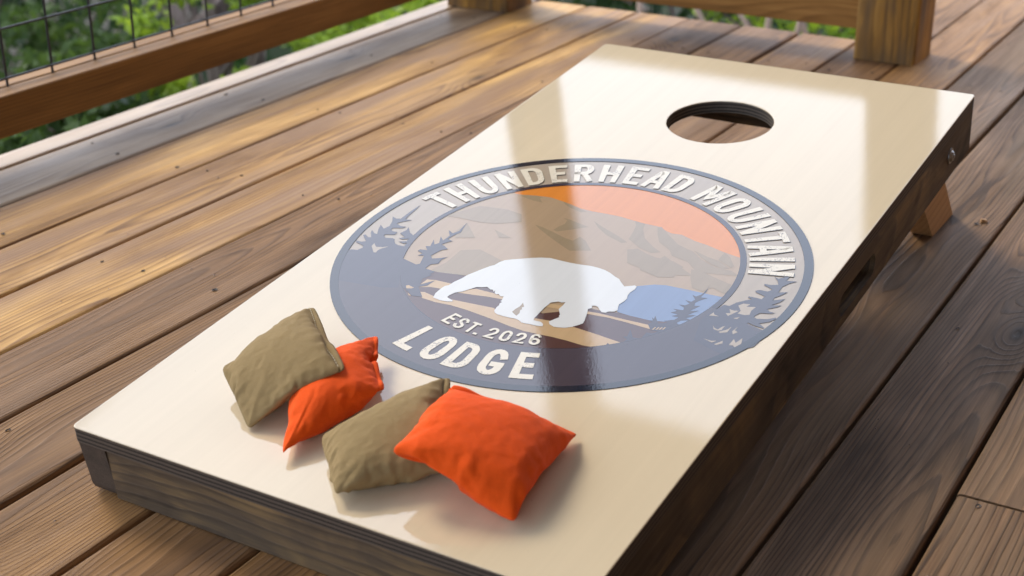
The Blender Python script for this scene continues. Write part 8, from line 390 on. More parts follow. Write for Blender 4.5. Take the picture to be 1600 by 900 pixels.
    [442,-1,-2,-3,-1,3,6,2,-11,-19,-19,-17,-14,-12,-12,-12,-11,-11,-12,-15,-16,-18,-17,-17,-16,-16,-16,-16,-17,-17,-16,-16,-10,368,47,-3,0,-3,-7,-7,12,-16,-15,4,-18,-15,-31,21,-15,-29,-14,-4,5,-55,-5,-10,-6,-40,2,-11,-36,-8,-20,-16,-18,-57,365,46,31,13,-3,-9,-3,6,-16,-15,5,-15,-23,-26,25,-19,-22,-19,1,-4,-42,-6,-12,-10,-34,-15,-14,-31,0,-21,-24,-43,-58,355,53,23,35,9,1,-4,8,-15,-15,3,-20,-13,-21,1,-4,-18,-16,-12,1,-32,-14,-23,-7,-27,-14,-16,-29,-18,-16,-44,-52,-47,342,40,40,16,32,12,-7,10,-12,3,5,-16,-13,-19,-3,-14,-29,1,-5,-12,-30,-26,-10,-18,-28,-15,-14,-30,-4,-38,-50,-33,-56,322,37,43,33,4,29,10,0,-1,-11,7,-5,-17,-9,-12,-8,-27,-2,-13,-9,-32,-9,-18,-25,-16,-16,-25,-12,-24,-49,-24,-48,-52,301,38,41,40,16,2,27,-4,0,5,-7,0,-7,-11,-10,-19,-6,-20,-3,-18,-26,-9,-26,-10,-21,-24,-10,-21,-42,-28,-41,-51,-41,286,54,28,40,29,-6,22,11,-3,-8,7,-11,1,-17,2,-13,-10,-15,-16,-22,-11,-24,-11,-19,-17,-17,-29,-14,-33,-38,-45,-35,-64,284,42,42,31,39,11,-8,21,8,-2,-10,2,-6,-16,-1,-13,-9,-18,-4,-13,-18,-25,-8,-23,-21,-17,-27,-18,-40,-34,-38,-41,-74,289,34,42,41,35,9,18,-10,17,6,-1,-16,3,-12,-7,-9,-16,-6,-15,-19,-8,-16,-19,-25,-14,-31,-13,-40,-29,-46,-49,-55,-41,293,65,30,23,40,14,19,3,-11,4,11,-5,-19,1,-14,-14,-3,-12,-17,-14,-9,-20,-9,-22,-29,-16,-20,-35,-40,-47,-30,-49,-69,295,45,26,44,27,40,13,-2,8,2,-10,6,-9,-19,-1,-17,-4,-19,-7,-13,-22,-7,-26,-21,-10,-23,-31,-32,-46,-26,-44,-48,-66,295,40,42,39,30,27,5,18,-8,10,2,-6,-14,-2,-8,-15,-17,-8,-7,-22,-16,-9,-26,-12,-26,-27,-17,-45,-30,-40,-43,-50,-58,297,48,34,40,11,36,21,12,-6,-3,3,-9,-1,-15,-3,-17,-5,-20,-7,-12,-15,-16,-27,-10,-23,-21,-25,-37,-45,-35,-51,-52,-45,300,57,23,30,41,-1,31,7,15,-5,-10,1,-4,-11,-16,-3,-17,-8,-19,-12,-17,-10,-24,-14,-25,-20,-33,-29,-43,-32,-45,-46,-57,299,28,28,43,46,20,3,26,2,-12,7,-14,0,-14,-10,-2,-12,-13,-14,-15,-23,-10,-25,-10,-20,-23,-28,-38,-32,-37,-44,-40,-63,298,53,20,38,43,7,27,9,-11,3,-8,0,-13,-1,-7,-11,-19,-13,-7,-21,-12,-22,-14,-23,-17,-28,-24,-35,-47,-38,-54,-45,-31,300,39,33,41,43,5,27,4,1,-4,-6,-12,-1,-13,-4,-18,-5,-13,-18,-10,-22,-9,-26,-14,-17,-29,-25,-38,-35,-41,-49,-41,-51,306,22,36,45,48,8,25,-5,6,-7,-2,-7,1,-11,-15,-4,-17,-12,-7,-19,-10,-22,-13,-18,-24,-28,-24,-31,-38,-44,-49,-41,-58,313,60,38,31,38,-1,20,-3,-9,1,-10,4,-9,-14,-2,-10,-12,-12,-11,-13,-15,-16,-18,-23,-26,-13,-31,-33,-28,-45,-35,-44,-77,317,35,44,37,44,10,5,-10,5,-10,2,-11,-3,-3,-15,-9,-11,-13,-10,-6,-22,-9,-22,-19,-22,-24,-26,-38,-28,-45,-48,-52,-48,322,32,44,37,42,-4,10,-8,9,-4,-6,-11,0,-9,-8,-10,-10,-11,-17,-7,-14,-24,-10,-16,-28,-17,-26,-30,-37,-46,-45,-53,-49,325,37,42,41,19,7,-5,12,-1,-14,-8,3,-15,-3,-2,-14,-12,-6,-4,-23,-14,-10,-24,-12,-20,-29,-23,-20,-41,-30,-43,-49,-68,327,44,35,40,10,-2,16,1,-9,-6,-6,-9,-8,0,-5,-6,-12,-10,-15,-10,-17,-16,-7,-27,-22,-15,-21,-24,-36,-40,-39,-49,-66,329,31,32,42,2,18,4,-11,-5,-1,-12,2,-9,-14,-5,1,-19,-3,-9,-20,-3,-13,-16,-16,-23,-27,-16,-30,-25,-33,-45,-52,-57,330,27,40,33,9,5,-6,0,-10,-7,-9,-8,-10,6,-3,-9,-24,-2,-3,-16,-11,-22,-18,-20,-4,-21,-28,-13,-38,-24,-45,-52,-51,332,49,19,29,-3,4,-8,-11,-7,-13,-8,9,-16,-12,6,-13,-10,-14,-8,-13,-7,-10,-14,-17,-26,-18,-9,-12,-37,-15,-32,-45,-74,335,35,26,20,-2,-20,-6,-1,-15,-7,-5,4,-28,10,-4,-4,-18,-19,3,-30,-13,-4,-20,-18,4,-18,-22,-14,-19,-29,-24,-45,-57,340,31,23,0,-15,-19,6,-5,-27,-4,-1,3,-22,-7,-2,-1,-23,-17,7,-38,-7,-3,-14,-23,-1,-9,-23,-9,-25,-9,-16,-39,-57,348,20,4,-13,-2,-21,-6,-5,-22,-3,-7,16,-40,-6,1,0,-28,-20,27,-41,-12,-10,-19,-25,8,-13,-21,9,-33,-19,-9,-8,-57,360,-16,-4,-4,-11,-17,-17,-15,-9,-8,-6,-10,-9,-9,-11,-10,-10,-10,-8,-7,-22,-22,-17,-12,-14,-4,-7,-11,-16,-17,-13,-8,-15,376,6,-8,-1,-10,-18,-19,-13,-7,-4,-4,-6,-8,-7,-9,-10,-11,-11,-17,-9,-29,-42,-8,-11,-6,-2,-7,-14,-22,-21,-17,-12,-31,391,-3,-6,-8,-12,-19,-21,-16,-9,-4,-3,-4,-6,-7,-8,-9,-8,-9,-12,-20,-30,-32,-24,-16,-9,-5,-8,-14,-21,-21,-19,-12,-4,336,10,10,9,9,9,-26,-19,-20,-23,-10,1,-6,-11,-29,-21,-17,-10,-19,-13,-22,-19,-18,-13,-18,-15,-14,-20,-12,-17,-10,350,-28,12,10,13,7,-1,-19,-18,-31,-4,-16,-2,-7,-20,-21,-28,-26,-22,-13,-21,-22,-11,-14,-22,-17,-7,-23,-12,-1,28,344,-43,-21,13,8,15,3,-19,-11,-28,-11,-2,-1,-19,-26,-27,-27,-29,-23,-18,-21,-18,-14,-15,-18,-7,-19,-10,11,30,15,326,-25,-42,-14,14,4,12,0,-22,-15,-19,-1,-7,-30,-27,-27,-27,-24,-15,-15,-22,-18,-6,-23,-26,-10,13,-2,31,10,38,294,-20,-35,-40,-8,14,0,11,-5,-21,-21,-10,-10,-31,-30,-27,-21,-19,-20,-14,-17,-6,-30,-21,-2,5,-5,22,8,34,41,275,-16,-35,-30,-37,-5,14,-4,9,-16,-9,-16,-29,-32,-26,-5,-11,-20,-29,-7,-26,-32,-18,4,11,-15,19,-1,22,44,37,255,-10,-38,-31,-25,-36,-3,14,-8,9,-16,-28,-31,-26,-11,-8,-1,-35,-13,-30,-33,-16,11,4,-12,22,-4,17,9,42,15,273,-25,-10,-40,-30,-24,-33,-3,9,-14,-8,1,-42,-3,2,-20,-33,-25,-33,-30,-14,6,-8,0,13,-4,29,-2,22,36,0,287,-33,-26,-7,-39,-24,-31,-22,-26,12,-28,30,3,-19,-30,-31,-31,-32,-27,-12,4,-11,10,-2,-9,14,3,34,21,1,21,290,-42,-18,-36,-6,-40,-28,-36,-29,-7,-32,36,18,-26,-31,-30,-30,-18,-13,-5,-10,3,-4,11,-11,5,-5,15,18,19,36,296,-41,-36,-27,4,-40,-13,-32,-51,-39,-33,20,39,-16,-31,-22,-12,-19,-11,-19,6,-11,6,-6,4,-4,17,-3,24,17,44,301,-40,-49,-10,-45,0,-37,-51,-26,-66,-24,27,33,25,-19,-29,-26,-22,-17,-6,-17,14,-14,9,-10,14,3,-4,18,28,39,286,-45,-28,-6,-38,-45,-18,-60,-24,-44,6,-22,31,24,10,-7,-34,-28,-18,-24,-3,-10,16,-17,9,-9,3,25,10,39,36,275,-45,-9,-42,-37,-41,-66,-7,-45,-14,14,-44,-1,26,24,-3,14,-30,-34,-25,-4,-16,-3,20,-20,10,-6,10,28,34,40,284,-49,-38,-29,-44,-31,-58,-26,-33,9,7,-47,-30,12,25,12,1,22,-30,-26,-30,-2,-2,-13,24,-20,9,2,41,32,34,267,-34,-47,-42,-21,-45,-45,-35,-10,19,-15,-45,-29,-24,14,12,12,18,22,-33,-20,-27,-10,4,-8,27,-18,10,39,23,39,268,-38,-49,-36,-25,-47,-42,-25,14,7,-28,-45,-25,-27,-15,19,2,12,18,22,-34,-11,-17,-18,7,-6,29,-13,20,37,28,289,-42,-49,-25,-42,-47,-36,-1,16,-10,-33,-44,-29,-15,-23,-6,19,-3,19,4,23,-34,-18,-14,9,-9,3,29,-4,28,31,294,-45,-39,-28,-47,-43,-16,16,4,-30,-29,-41,-24,-27,-21,-3,-6,11,-2,19,-1,24,-34,-10,-10,10,-9,4,20,35,17,308,-42,-33,-47,-46,-30,1,18,-15,-35,-27,-39,-23,-27,-14,-19,4,-11,9,-4,12,1,23,-34,0,-6,9,-6,30,28,16,307,-34,-49,-44,-41,-13,15,5,-36,-24,-30,-38,-22,-27,-20,-6,-16,4,-9,11,-10,11,-6,26,-30,5,-7,13,4,25,31,310,-38,-49,-43,-28,7,14,-15,-38,-31,-31,-23,-32,-19,-15,-21,-16,1,-4,-2,12,-12,11,-9,24,-26,7,-5,21,12,39,306,-41,-48,-37,-7,17,-3,-25,-38,-31,-31,-27,-15,-23,-19,-10,-25,-12,-2,3,-6,7,-6,9,-9,21,-22,12,0,17,37,318,-49,-45,-21,4,17,-22,-33,-29,-33,-18,-29,-20,-16,-25,-8,-25,-19,-8,-5,0,0,6,-6,10,-10,17,-16,17,9,40,311,-48,-34,-5,17,-7,-32,-23,-37,-16,-29,-13,-23,-24,-20,-14,-14,-10,-21,-16,-9,11,-9,8,-7,8,-11,13,-9,30,24,312,-42,-19,17,2,-18,-31,-33,-27,-16,-13,-22,-20,-21,-9,-10,-11,-23,-13,-9,-18,-20,-8,4,-10,11,-1,-9,2,29,18,320,-33,0,17,-22,-18,-34,-13,-27,-7,-26,-9,-15,-24,-14,-12,-8,-12,-7,-22,-16,-15,-15,-14,3,-16,-4,3,7,7,27,322,-16,15,-5,-19,-33,-12,-24,-17,-11,-13,-17,-13,-9,-12,-12,-3,-14,-12,-19,-14,-15,-13,-16,-14,-4,-17,-8,-2,-1,32,328,11,-1,-22,-18,-11,-27,-2,-14,-16,-18,-6,-11,-12,-12,-7,-7,-17,-3,-17,-22,-18,-12,-13,-7,-6,-12,-13,-16,-9,-2,365,-8,-6,-12,-18,-19,-13,-8,-4,-7,-8,-8,-9,-7,-7,-6,-8,-8,-8,-43,-25,-19,-17,-8,-3,-5,-14,-21,-21,-14,-9]),
}
CHIP = (0.317, 1.315)
# ------------------------------------------------------------------ deck
TILT = radians(7.0); HB = .0875; SKEW = .0078
deck = empty('deck', (0, 0, 0)); tag(deck, kind='structure')
PITCH = .14468; GAP = .0055
plank_cache = {}
def plank(k, y0, y1, x0=None, x1=None, mat=None):
    mat = mat or ('sheenplank' if k == -5 else 'golden' if k <= -2 else 'brown' if k <= 3 else 'deck')
    xa = (-.36673 + PITCH * (k - 1) + GAP / 2) if x0 is None else x0
    xb = (-.36673 + PITCH * k - GAP / 2) if x1 is None else x1
    key = (round(xb - xa, 4), round(y1 - y0, 3), mat)
    if key not in plank_cache:
        plank_cache[key] = lumber('plank', xb - xa, y1 - y0, .036, M[mat], r=.0055, seg=3)
    xc = (xa + xb) / 2
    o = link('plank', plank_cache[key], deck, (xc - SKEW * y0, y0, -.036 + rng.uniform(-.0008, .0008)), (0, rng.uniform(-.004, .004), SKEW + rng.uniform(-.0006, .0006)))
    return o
BACK = 2.378
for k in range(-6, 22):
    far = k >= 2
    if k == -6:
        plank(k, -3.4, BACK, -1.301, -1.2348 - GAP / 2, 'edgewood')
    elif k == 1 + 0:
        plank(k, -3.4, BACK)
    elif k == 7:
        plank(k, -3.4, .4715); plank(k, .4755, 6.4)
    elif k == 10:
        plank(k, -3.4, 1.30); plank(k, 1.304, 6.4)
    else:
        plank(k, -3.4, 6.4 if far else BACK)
jm = lumber('joist', .038, 4.6, .14, M['joist'], r=.003)
for i, y in enumerate(np.arange(-3.2, 6.4, .406)):
    left = -1.29 if y < BACK - .05 else -.23
    o = link('joist', jm, deck, (left, float(y), -.182), (0, 0, -pi / 2))
link('rim_joist', lumber('rim_joist', .038, 5.6, .16, M['joist'], r=.003), deck, (-1.275, -3.3, -.205), (0, 0, SKEW))
# face nails and dents along the joist lines
V = []; F = []
for y in np.arange(-3.2, 6.4, .406):
    for k in range(-5, 18):
        for s in (-1, 1):
            if rng.random() < .35: continue
            cx = -.36673 + PITCH * (k - .5) + s * rng.uniform(.030, .05) - SKEW * y; cy = y + .019 + rng.uniform(-.02, .02); r = rng.uniform(.0022, .0040)
            b = len(V); a0 = rng.random() * 6
            V.append((cx, cy, -.0006))
            for i in range(7):
                q = a0 + i * 2 * pi / 7; V.append((cx + r * cos(q) * rng.uniform(.7, 1.2), cy + r * sin(q) * rng.uniform(.9, 1.7), .00095))
            for i in range(7): F.append((b, b + 1 + i, b + 1 + (i + 1) % 7))
tag(link('nail_head', mesh('nail_head', V, F, M['nail']), deck), kind='stuff')

# grit and bark crumbs lying about
V = []; F = []
for i in range(260):
    x = rng.uniform(-1.2, 1.7); y = rng.uniform(-.7, 2.3); r = rng.uniform(.0008, .0022); b0 = len(V)
    if abs(x) < .33 and 0 < y < 1.25: continue
    for q in range(4): V.append((x + r * cos(q * pi / 2 + i) * rng.uniform(.6, 1.4), y + r * sin(q * pi / 2 + i) * rng.uniform(.6, 1.4), .0012))
    V.append((x, y, .0012 + r * .8))
    for q in range(4): F.append((b0 + q, b0 + (q + 1) % 4, b0 + 4))
tag(link('grit', mesh('grit', V, F, M['twig'])), kind='stuff')

# ------------------------------------------------------------------ cornhole board
ROLL = 0.0
BR = Matrix.Rotation(TILT, 3, 'X') @ Matrix.Rotation(ROLL, 3, 'Y')
BO = Matrix.Rotation(TILT, 3, 'X') @ Vector((0, 0, HB))
board = empty('cornhole_board', tuple(BO), tuple(BR.to_euler()))
tag(board, 'cream lacquered bean bag toss board with round hole and bear emblem, tilted on folding legs', 'game board')
W, L, TP = .61, 1.22, .0185
def rrect(x0, y0, x1, y1, r, n=5):
    P = []
    for cx, cy, a in ((x1 - r, y1 - r, 0), (x0 + r, y1 - r, 90), (x0 + r, y0 + r, 180), (x1 - r, y0 + r, 270)):
        for i in range(n + 1): q = radians(a + 90 * i / n); P.append((cx + r * cos(q), cy + r * sin(q)))
    return P
HY, HR = .9896, .0772
hole = [(HR * cos(2 * pi * i / 72), HY + HR * sin(2 * pi * i / 72)) for i in range(72)]
top = plate('board_top', rrect(-W / 2, 0, W / 2, L, .007), [hole], lambda x, y, d: Vector((x, y, d)), -TP, 0., [M['cream'], M['ply']])
bm = bmesh.new(); bm.from_mesh(top)
es = [e for e in bm.edges if len(e.link_faces) == 2 and all(abs(v.co.z) < 1e-6 for v in e.verts) and {f.material_index for f in e.link_faces} == {0, 1}]
bmesh.ops.bevel(bm, geom=es, offset=.0011, segments=2, affect='EDGES', profile=.6, material=0); bm.to_mesh(top); bm.free()
top_o = link('board_top', top, board)
# printed emblem: thin flat inks, one over the other
LCX, LCY = -.0009, .5343
mats = list(INK); MI = {k: i for i, k in enumerate(mats)}
V = []; F = []; mi = []; lay = [0]
def ink(col, P, dz=None):
    lay[0] += 1; z = .00012 + lay[0] * .000012
    b = len(V); V.extend((LCX + x, LCY + y, z) for x, y in P)
    tri = tessellate_polygon([[Vector((x, y, 0)) for x, y in P]])
    for t in tri:
        a, c, d = (P[i] for i in t)
        F.append(tuple(b + i for i in (t if (c[0] - a[0]) * (d[1] - a[1]) - (c[1] - a[1]) * (d[0] - a[0]) > 0 else t[::-1]))); mi.append(MI[col])
def ring(col, r0, r1, n=160):
    lay[0] += 1; z = .00012 + lay[0] * .000012; b = len(V)
    for i in range(n):
        q = 2 * pi * i / n
        V.append((LCX + r0 * cos(q), LCY + r0 * sin(q), z)); V.append((LCX + r1 * cos(q), LCY + r1 * sin(q), z))
    for i in range(n):
        j = (i + 1) % n; F.append((b + 2 * i, b + 2 * i + 1, b + 2 * j + 1, b + 2 * j)); mi.append(MI[col])
circ = lambda r, n=160: [(r * cos(2 * pi * i / n), r * sin(2 * pi * i / n)) for i in range(n)]
ink('border', circ(.2922)); ink('ring', circ(.2815)); ink('taupe', circ(.2105))
nm = [i for i, (c, _) in enumerate(EMBLEM) if c == 'mass'][0]
def put(items):
    for c, q in items: ink(c, [(q[i] / 1e4, q[i + 1] / 1e4) for i in range(0, len(q), 2)])
put(EMBLEM[:nm]); ring('circle', .2062, .2138); put(EMBLEM[nm:]); ring('border', .2815, .2922)
em = mesh('printed_emblem', V, F, [M[k] for k in mats], mi); link('printed_emblem', em, top_o)
# lettering
def arc(cx, cy, rx, ry, a0, a1, n=8): return [(cx + rx * cos(radians(a0 + (a1 - a0) * i / n)), cy + ry * sin(radians(a0 + (a1 - a0) * i / n))) for i in range(n + 1)]
stad = [(0, .3), (0, .7)] + arc(.5, .7, .5, .3, 180, 0) + arc(.5, .3, .5, .3, 0, -180)
G = {'T': [[(0, 1), (1, 1)], [(.5, 1), (.5, 0)]], 'H': [[(0, 0), (0, 1)], [(1, 0), (1, 1)], [(0, .5), (1, .5)]],
     'U': [[(0, 1), (0, .3)] + arc(.5, .3, .5, .3, 180, 360) + [(1, 1)]], 'N': [[(0, 0), (0, 1)], [(1, 0), (1, 1)], [(.04, .98), (.96, .02)]],
     'D': [[(.2, 0), (0, 0), (0, 1), (.45, 1)] + arc(.45, .7, .55, .3, 90, 0) + arc(.45, .3, .55, .3, 0, -90) + [(.2, 0)]], 'E': [[(1, 1), (0, 1), (0, 0), (1, 0)], [(0, .52), (.8, .52)]],
     'R': [[(0, 0), (0, 1), (.55, 1)] + arc(.55, .74, .43, .26, 90, -90) + [(0, .48)], [(.5, .48), (1, 0)]], 'A': [[(0, 0), (.42, 1), (.58, 1), (1, 0)], [(.2, .3), (.8, .3)]],
     'M': [[(0, 0), (0, 1), (.12, 1), (.5, .25), (.88, 1), (1, 1), (1, 0)]], 'O': [stad], 'I': [[(.5, 0), (.5, 1)]], 'L': [[(0, 1), (0, 0), (1, 0)]],
     'G': [arc(.5, .7, .5, .3, 12, 180) + arc(.5, .3, .5, .3, 180, 360) + [(1, .40), (.62, .40)]],
     'S': [arc(.5, .75, .5, .25, 15, 180) + [(.1, .62), (.9, .38)] + arc(.5, .25, .5, .25, 0, -165)], '2': [arc(.5, .72, .5, .28, 170, 0) + [(.92, .55), (0, 0), (1, 0)]],
     '0': [stad], '6': [arc(.5, .75, .5, .25, 20, 180) + [(0, .28)] + arc(.5, .28, .5, .28, 180, 360) + arc(.5, .28, .5, .26, 0, 150)], '.': [[(.35, 0), (.65, 0)]]}
def glyph(LV, LF, LM, ch, ang, rbase, h, wd, t, down, shadow, zl):
    """ang in degrees clockwise from the top of the board; down: read along the bottom of the circle"""
    x0 = -wd / 2
    def P(x, y): return (x0 + t / 2 + (wd - t) * x, t / 2 + (h - t) * y)
    def to(x, y):
        if down: r = rbase - y; a = radians(ang) - x / (rbase - h / 2)
        else: r = rbase + y; a = radians(ang) + x / (rbase + h / 2)
        return LCX + r * sin(a), LCY + r * cos(a)
    for si, line in enumerate(G[ch]):
        p = [Vector(P(*q)) for q in line]
        pp = [p[0]]
        for q in p[1:]:
            if (q - pp[-1]).length > 1e-5: pp.append(q)
        p = pp; closed = (p[0] - p[-1]).length < 2e-4 or line is stad or ch == 'D'
        if closed and (p[0] - p[-1]).length < 2e-4: p = p[:-1]
        tt = t
        if not closed:
            p[0] = p[0] + (p[0] - p[1]).normalized() * tt * .5; p[-1] = p[-1] + (p[-1] - p[-2]).normalized() * tt * .5
        q = []
        n = len(p)
        for i in range(n if closed else n - 1):
            a, b = p[i], p[(i + 1) % n]; kk = max(1, int((b - a).length / .006))
            q += [a + (b - a) * (j / kk) for j in range(kk)]
        if not closed: q.append(p[-1])
        n = len(q); b0 = len(LV)
        for i in range(n):
            d0 = (q[i] - q[i - 1]).normalized() if (closed or i) else None
            d1 = (q[(i + 1) % n] - q[i]).normalized() if (closed or i < n - 1) else None
            d0 = d0 or d1; d1 = d1 or d0
            n0 = Vector((-d0.y, d0.x)); n1 = Vector((-d1.y, d1.x)); mm = n0 + n1
            mm = mm.normalized() if mm.length > 1e-4 else n0
            k = min(1.6, 1 / max(.35, mm.dot(n0)))
            jit = 1 + .05 * noise.noise(Vector((q[i].x * 900, q[i].y * 900, ang)))
            for s in (1, -1):
                e = q[i] + mm * (s * k * tt / 2 * jit)
                X, Y = to(e.x, e.y)
                LV.append((X + shadow[0], Y + shadow[1], zl + si * .000012))
        for i in range(n if closed else n - 1):
            j = (i + 1) % n
            f = (b0 + 2 * i, b0 + 2 * i + 1, b0 + 2 * j + 1, b0 + 2 * j)
            A, B, C_ = (Vector(LV[k]) for k in f[:3])
            if (B - A).cross(C_ - A).z < 0: f = f[::-1]
            LF.append(f); LM.append(0 if not shadow[2] else 1)
TOPT = [(-72.6, 'T'), (-64.6, 'H'), (-56.2, 'U'), (-48.0, 'N'), (-40.0, 'D'), (-31.9, 'E'), (-23.8, 'R'), (-15.2, 'H'), (-7., 'E'), (.6, 'A'), (8.4, 'D'), (21.6, 'M'), (30.6, 'O'), (38.8, 'U'), (46.9, 'N'), (54.4, 'T'), (61.2, 'A'), (66.9, 'I'), (72.8, 'N')]
def letter(ch, ang, rb, h, wd, t, down, sh):
    V = []; F = []; mi = []
    glyph(V, F, mi, ch, ang, rb, h, wd, t, down, (sh, -sh, 1), .00085); glyph(V, F, mi, ch, ang, rb, h, wd, t, down, (0, 0, 0), .00092)
    link('letter', mesh('letter', V, F, [M['letter'], M['shadow']], mi), top_o)
for a, ch in TOPT: letter(ch, a, .2172, .0535, {'M': .034, 'I': .010, 'T': .0245, 'A': .029, 'E': .0235}.get(ch, .0262), .0084, False, .0008)
for a, ch in ((-163.9, 'L'), (-172.2, 'O'), (179.9, 'D'), (171.2, 'G'), (162.6, 'E')): letter(ch, a, .2695, .052, {'L': .023, 'E': .024}.get(ch, .0265), .0090, True, .0004)
for a, ch in ((-163.4, 'E'), (-168.3, 'S'), (-173.3, 'T'), (-176.4, '.'), (178.6, '2'), (173.3, '0'), (168.1, '2'), (162.9, '6')): letter(ch, a, .2010, .0225, .0125 if ch != '.' else .007, .0036, True, .0005)

# frame: two side rails, front and back rail between them, butted
FD = HB - TP - .0003; RT = .037
def side_rail(name, sgn, slot):
    xo = sgn * (W / 2 - .0012); xi = sgn * (W / 2 - .0012 - RT)
    y0, y1 = .0035, L - .002; zt, zb = -TP - .0003, -HB + sgn * ROLL * W / 2
    out = [(y0, zt), (y1, zt), (y1, zb)] + [(y0 + .012, zb), (y0 + .007, zb + .0025), (y0 + .0045, zb + .009)]
    holes = []
    if slot:
        r = .0155; cy0, cy1, cz = .645 + r, .779 - r, -.0575
        holes = [[(cy1 + r * cos(radians(a)), cz + r * sin(radians(a))) for a in range(-90, 91, 15)] + [(cy0 + r * cos(radians(a)), cz + r * sin(radians(a))) for a in range(90, 271, 15)]]
    me = plate(name, out, holes, lambda y, z, d: Vector((d, y, z)), xi, xo, [M['frame'], M['frame']])
    # end grain on the near end
    me.materials.append(M['endgrain'])
    for p in me.polygons:
        if p.normal.y < -.5 and p.center.y < .03: p.material_index = 2
    return link('side_rail', me, board)
side_rail('side_rail', -1, False)
right_rail = side_rail('side_rail_slotted', 1, True)
tag(right_rail, 'right side rail with a cut handle slot')
wi = W - 2 * (.0012 + RT) - .0006
fr = lumber('front_rail', RT, wi, FD, M['frame'], r=.0015)
link('front_rail', fr, board, (-wi / 2, .0245, -HB + .0006), (0, ROLL * 0, -pi / 2))
link('back_rail', fr, board, (-wi / 2, L - .0225, -HB), (0, 0, -pi / 2))
# legs (world metres, folded out under the far end), pivot bolts through the rails
def to_board(p): return BR.transposed() @ (Vector(p) - BO)
def leg(x0, x1):
    xm = (x0 + x1) / 2; piv = Vector((1.107, -.051)); A = to_board((xm, 1.21, .0004)); B = to_board((xm, 1.325, .0004))
    d = (piv - Vector(((A.y + B.y) / 2, (A.z + B.z) / 2))).normalized(); s = Vector((-d.y, d.x)); hw = .0445
    if s.x < 0: s = -s
    c = piv
    out = [(A.y, A.z), (B.y, B.z)]
    for i in range(11):
        a = radians(180 * i / 10); q = c + s * (hw * cos(a)) + d * (hw * sin(a)) * .62; out.append((q.x, q.y))
    return link('leg', plate('leg', out, [], lambda y, z, dd: Vector((dd, y, z)), x0, x1, [M['pine'], M['pine']]), board)
leg(.232, .2655); leg(-.2655, -.232)
def bolt(x, s):
    V = []; F = []
    tube(V, F, (x, 1.107, -.051), (x + s * .0018, 1.107, -.051), .0115, .0115, 20)
    tube(V, F, (x + s * .0018, 1.107, -.051), (x + s * .0052, 1.107, -.051), .0085, .0062, 16)
    tube(V, F, (x + s * .0053, 1.107, -.051), (x + s * .0065, 1.107, -.051), .0035, .0028, 6)
    link('bolt', mesh('bolt', V, F, M['steel'], smooth=False), board)
bolt(W / 2 - .0011, 1); bolt(-W / 2 + .0011, -1)
# plywood: two screw dimples and a small brown fleck on the lacquer are left to the material

# ------------------------------------------------------------------ bean bags
NB = 32
def bag_index():
    idx = {}; n = 0
    for s in (0, 1):
        for i in range(NB + 1):
            for j in range(NB + 1):
                if s == 1 and (i in (0, NB, NB - 2) or j in (0, NB)): idx[1, i, j] = idx[0, i, j]; continue
                idx[s, i, j] = n; n += 1
    return idx, n
BIDX, BN = bag_index()
def bean_bag(key, mat, label, stitch):
    co = np.array(BAGS[key]).T.cumsum(axis=0) / 10000.0
    c = co.mean(axis=0); c[2] = 0
    V = co - c
    F = []
    for s in (0, 1):
        for i in range(NB):
            for j in range(NB):
                f = (BIDX[s, i, j], BIDX[s, i + 1, j], BIDX[s, i + 1, j + 1], BIDX[s, i, j + 1])
                F.append(f if s == 1 else f[::-1])
    me = mesh('bean_bag', V, F, M[mat], smooth=True)
    nz = sum(me.polygons[k].normal.z for k in range(NB * NB))
    if nz < 0: me.flip_normals()
    bm = bmesh.new(); bm.from_mesh(me)
    # catmull-clark once for cloth smoothness, seams kept crisp
    cl = bm.edges.layers.float.get('crease_edge') or bm.edges.layers.float.new('crease_edge')
    bv = {BIDX[0, i, j] for i in range(NB + 1) for j in range(NB + 1) if i in (0, NB) or j in (0, NB)}
    bm.verts.ensure_lookup_table()
    for e in bm.edges:
        if e.verts[0].index in bv and e.verts[1].index in bv: e[cl] = .35
    bm.to_mesh(me); bm.free()
    o = link('bean_bag', me, None, tuple(BO + BR @ (Vector(c) + Vector((0, 0, .0012)))), tuple(BR.to_euler()))
    sub = o.modifiers.new('subdivision', 'SUBSURF'); sub.levels = sub.render_levels = 1
    tag(o, label, 'bean bag', 'bean bags on the board')
    if stitch:
        SV = []; SF = []
        j = 1
        pts = [Vector(V[BIDX[0, NB - 2, j]]) for j in range(NB + 1)]
        nrm = me.vertices
        for j in range(1, NB - 1):
            a, b = pts[j], pts[j + 1]; up_ = Vector((0, 0, .0020))
            tube(SV, SF, a + (b - a) * .15 + up_, a + (b - a) * .65 + up_, .00055, .00055, 5)
        link('hem_stitching', mesh('hem_stitching', SV, SF, M['thread']), o)
    return o
bean_bag('A', 'tan', 'tan cloth bean bag with stitched hem, leaning on the other orange bag at far left', True)
bean_bag('B', 'orange_cloth', 'orange bean bag with puckered frilled end, wedged between the two tan bags', False)
bean_bag('C', 'tan', 'tan cloth bean bag lying flat, its right half under the big orange bag', False)
bean_bag('D', 'orange_cloth', 'orange bean bag rightmost on the board, resting on top of a tan bag', False)

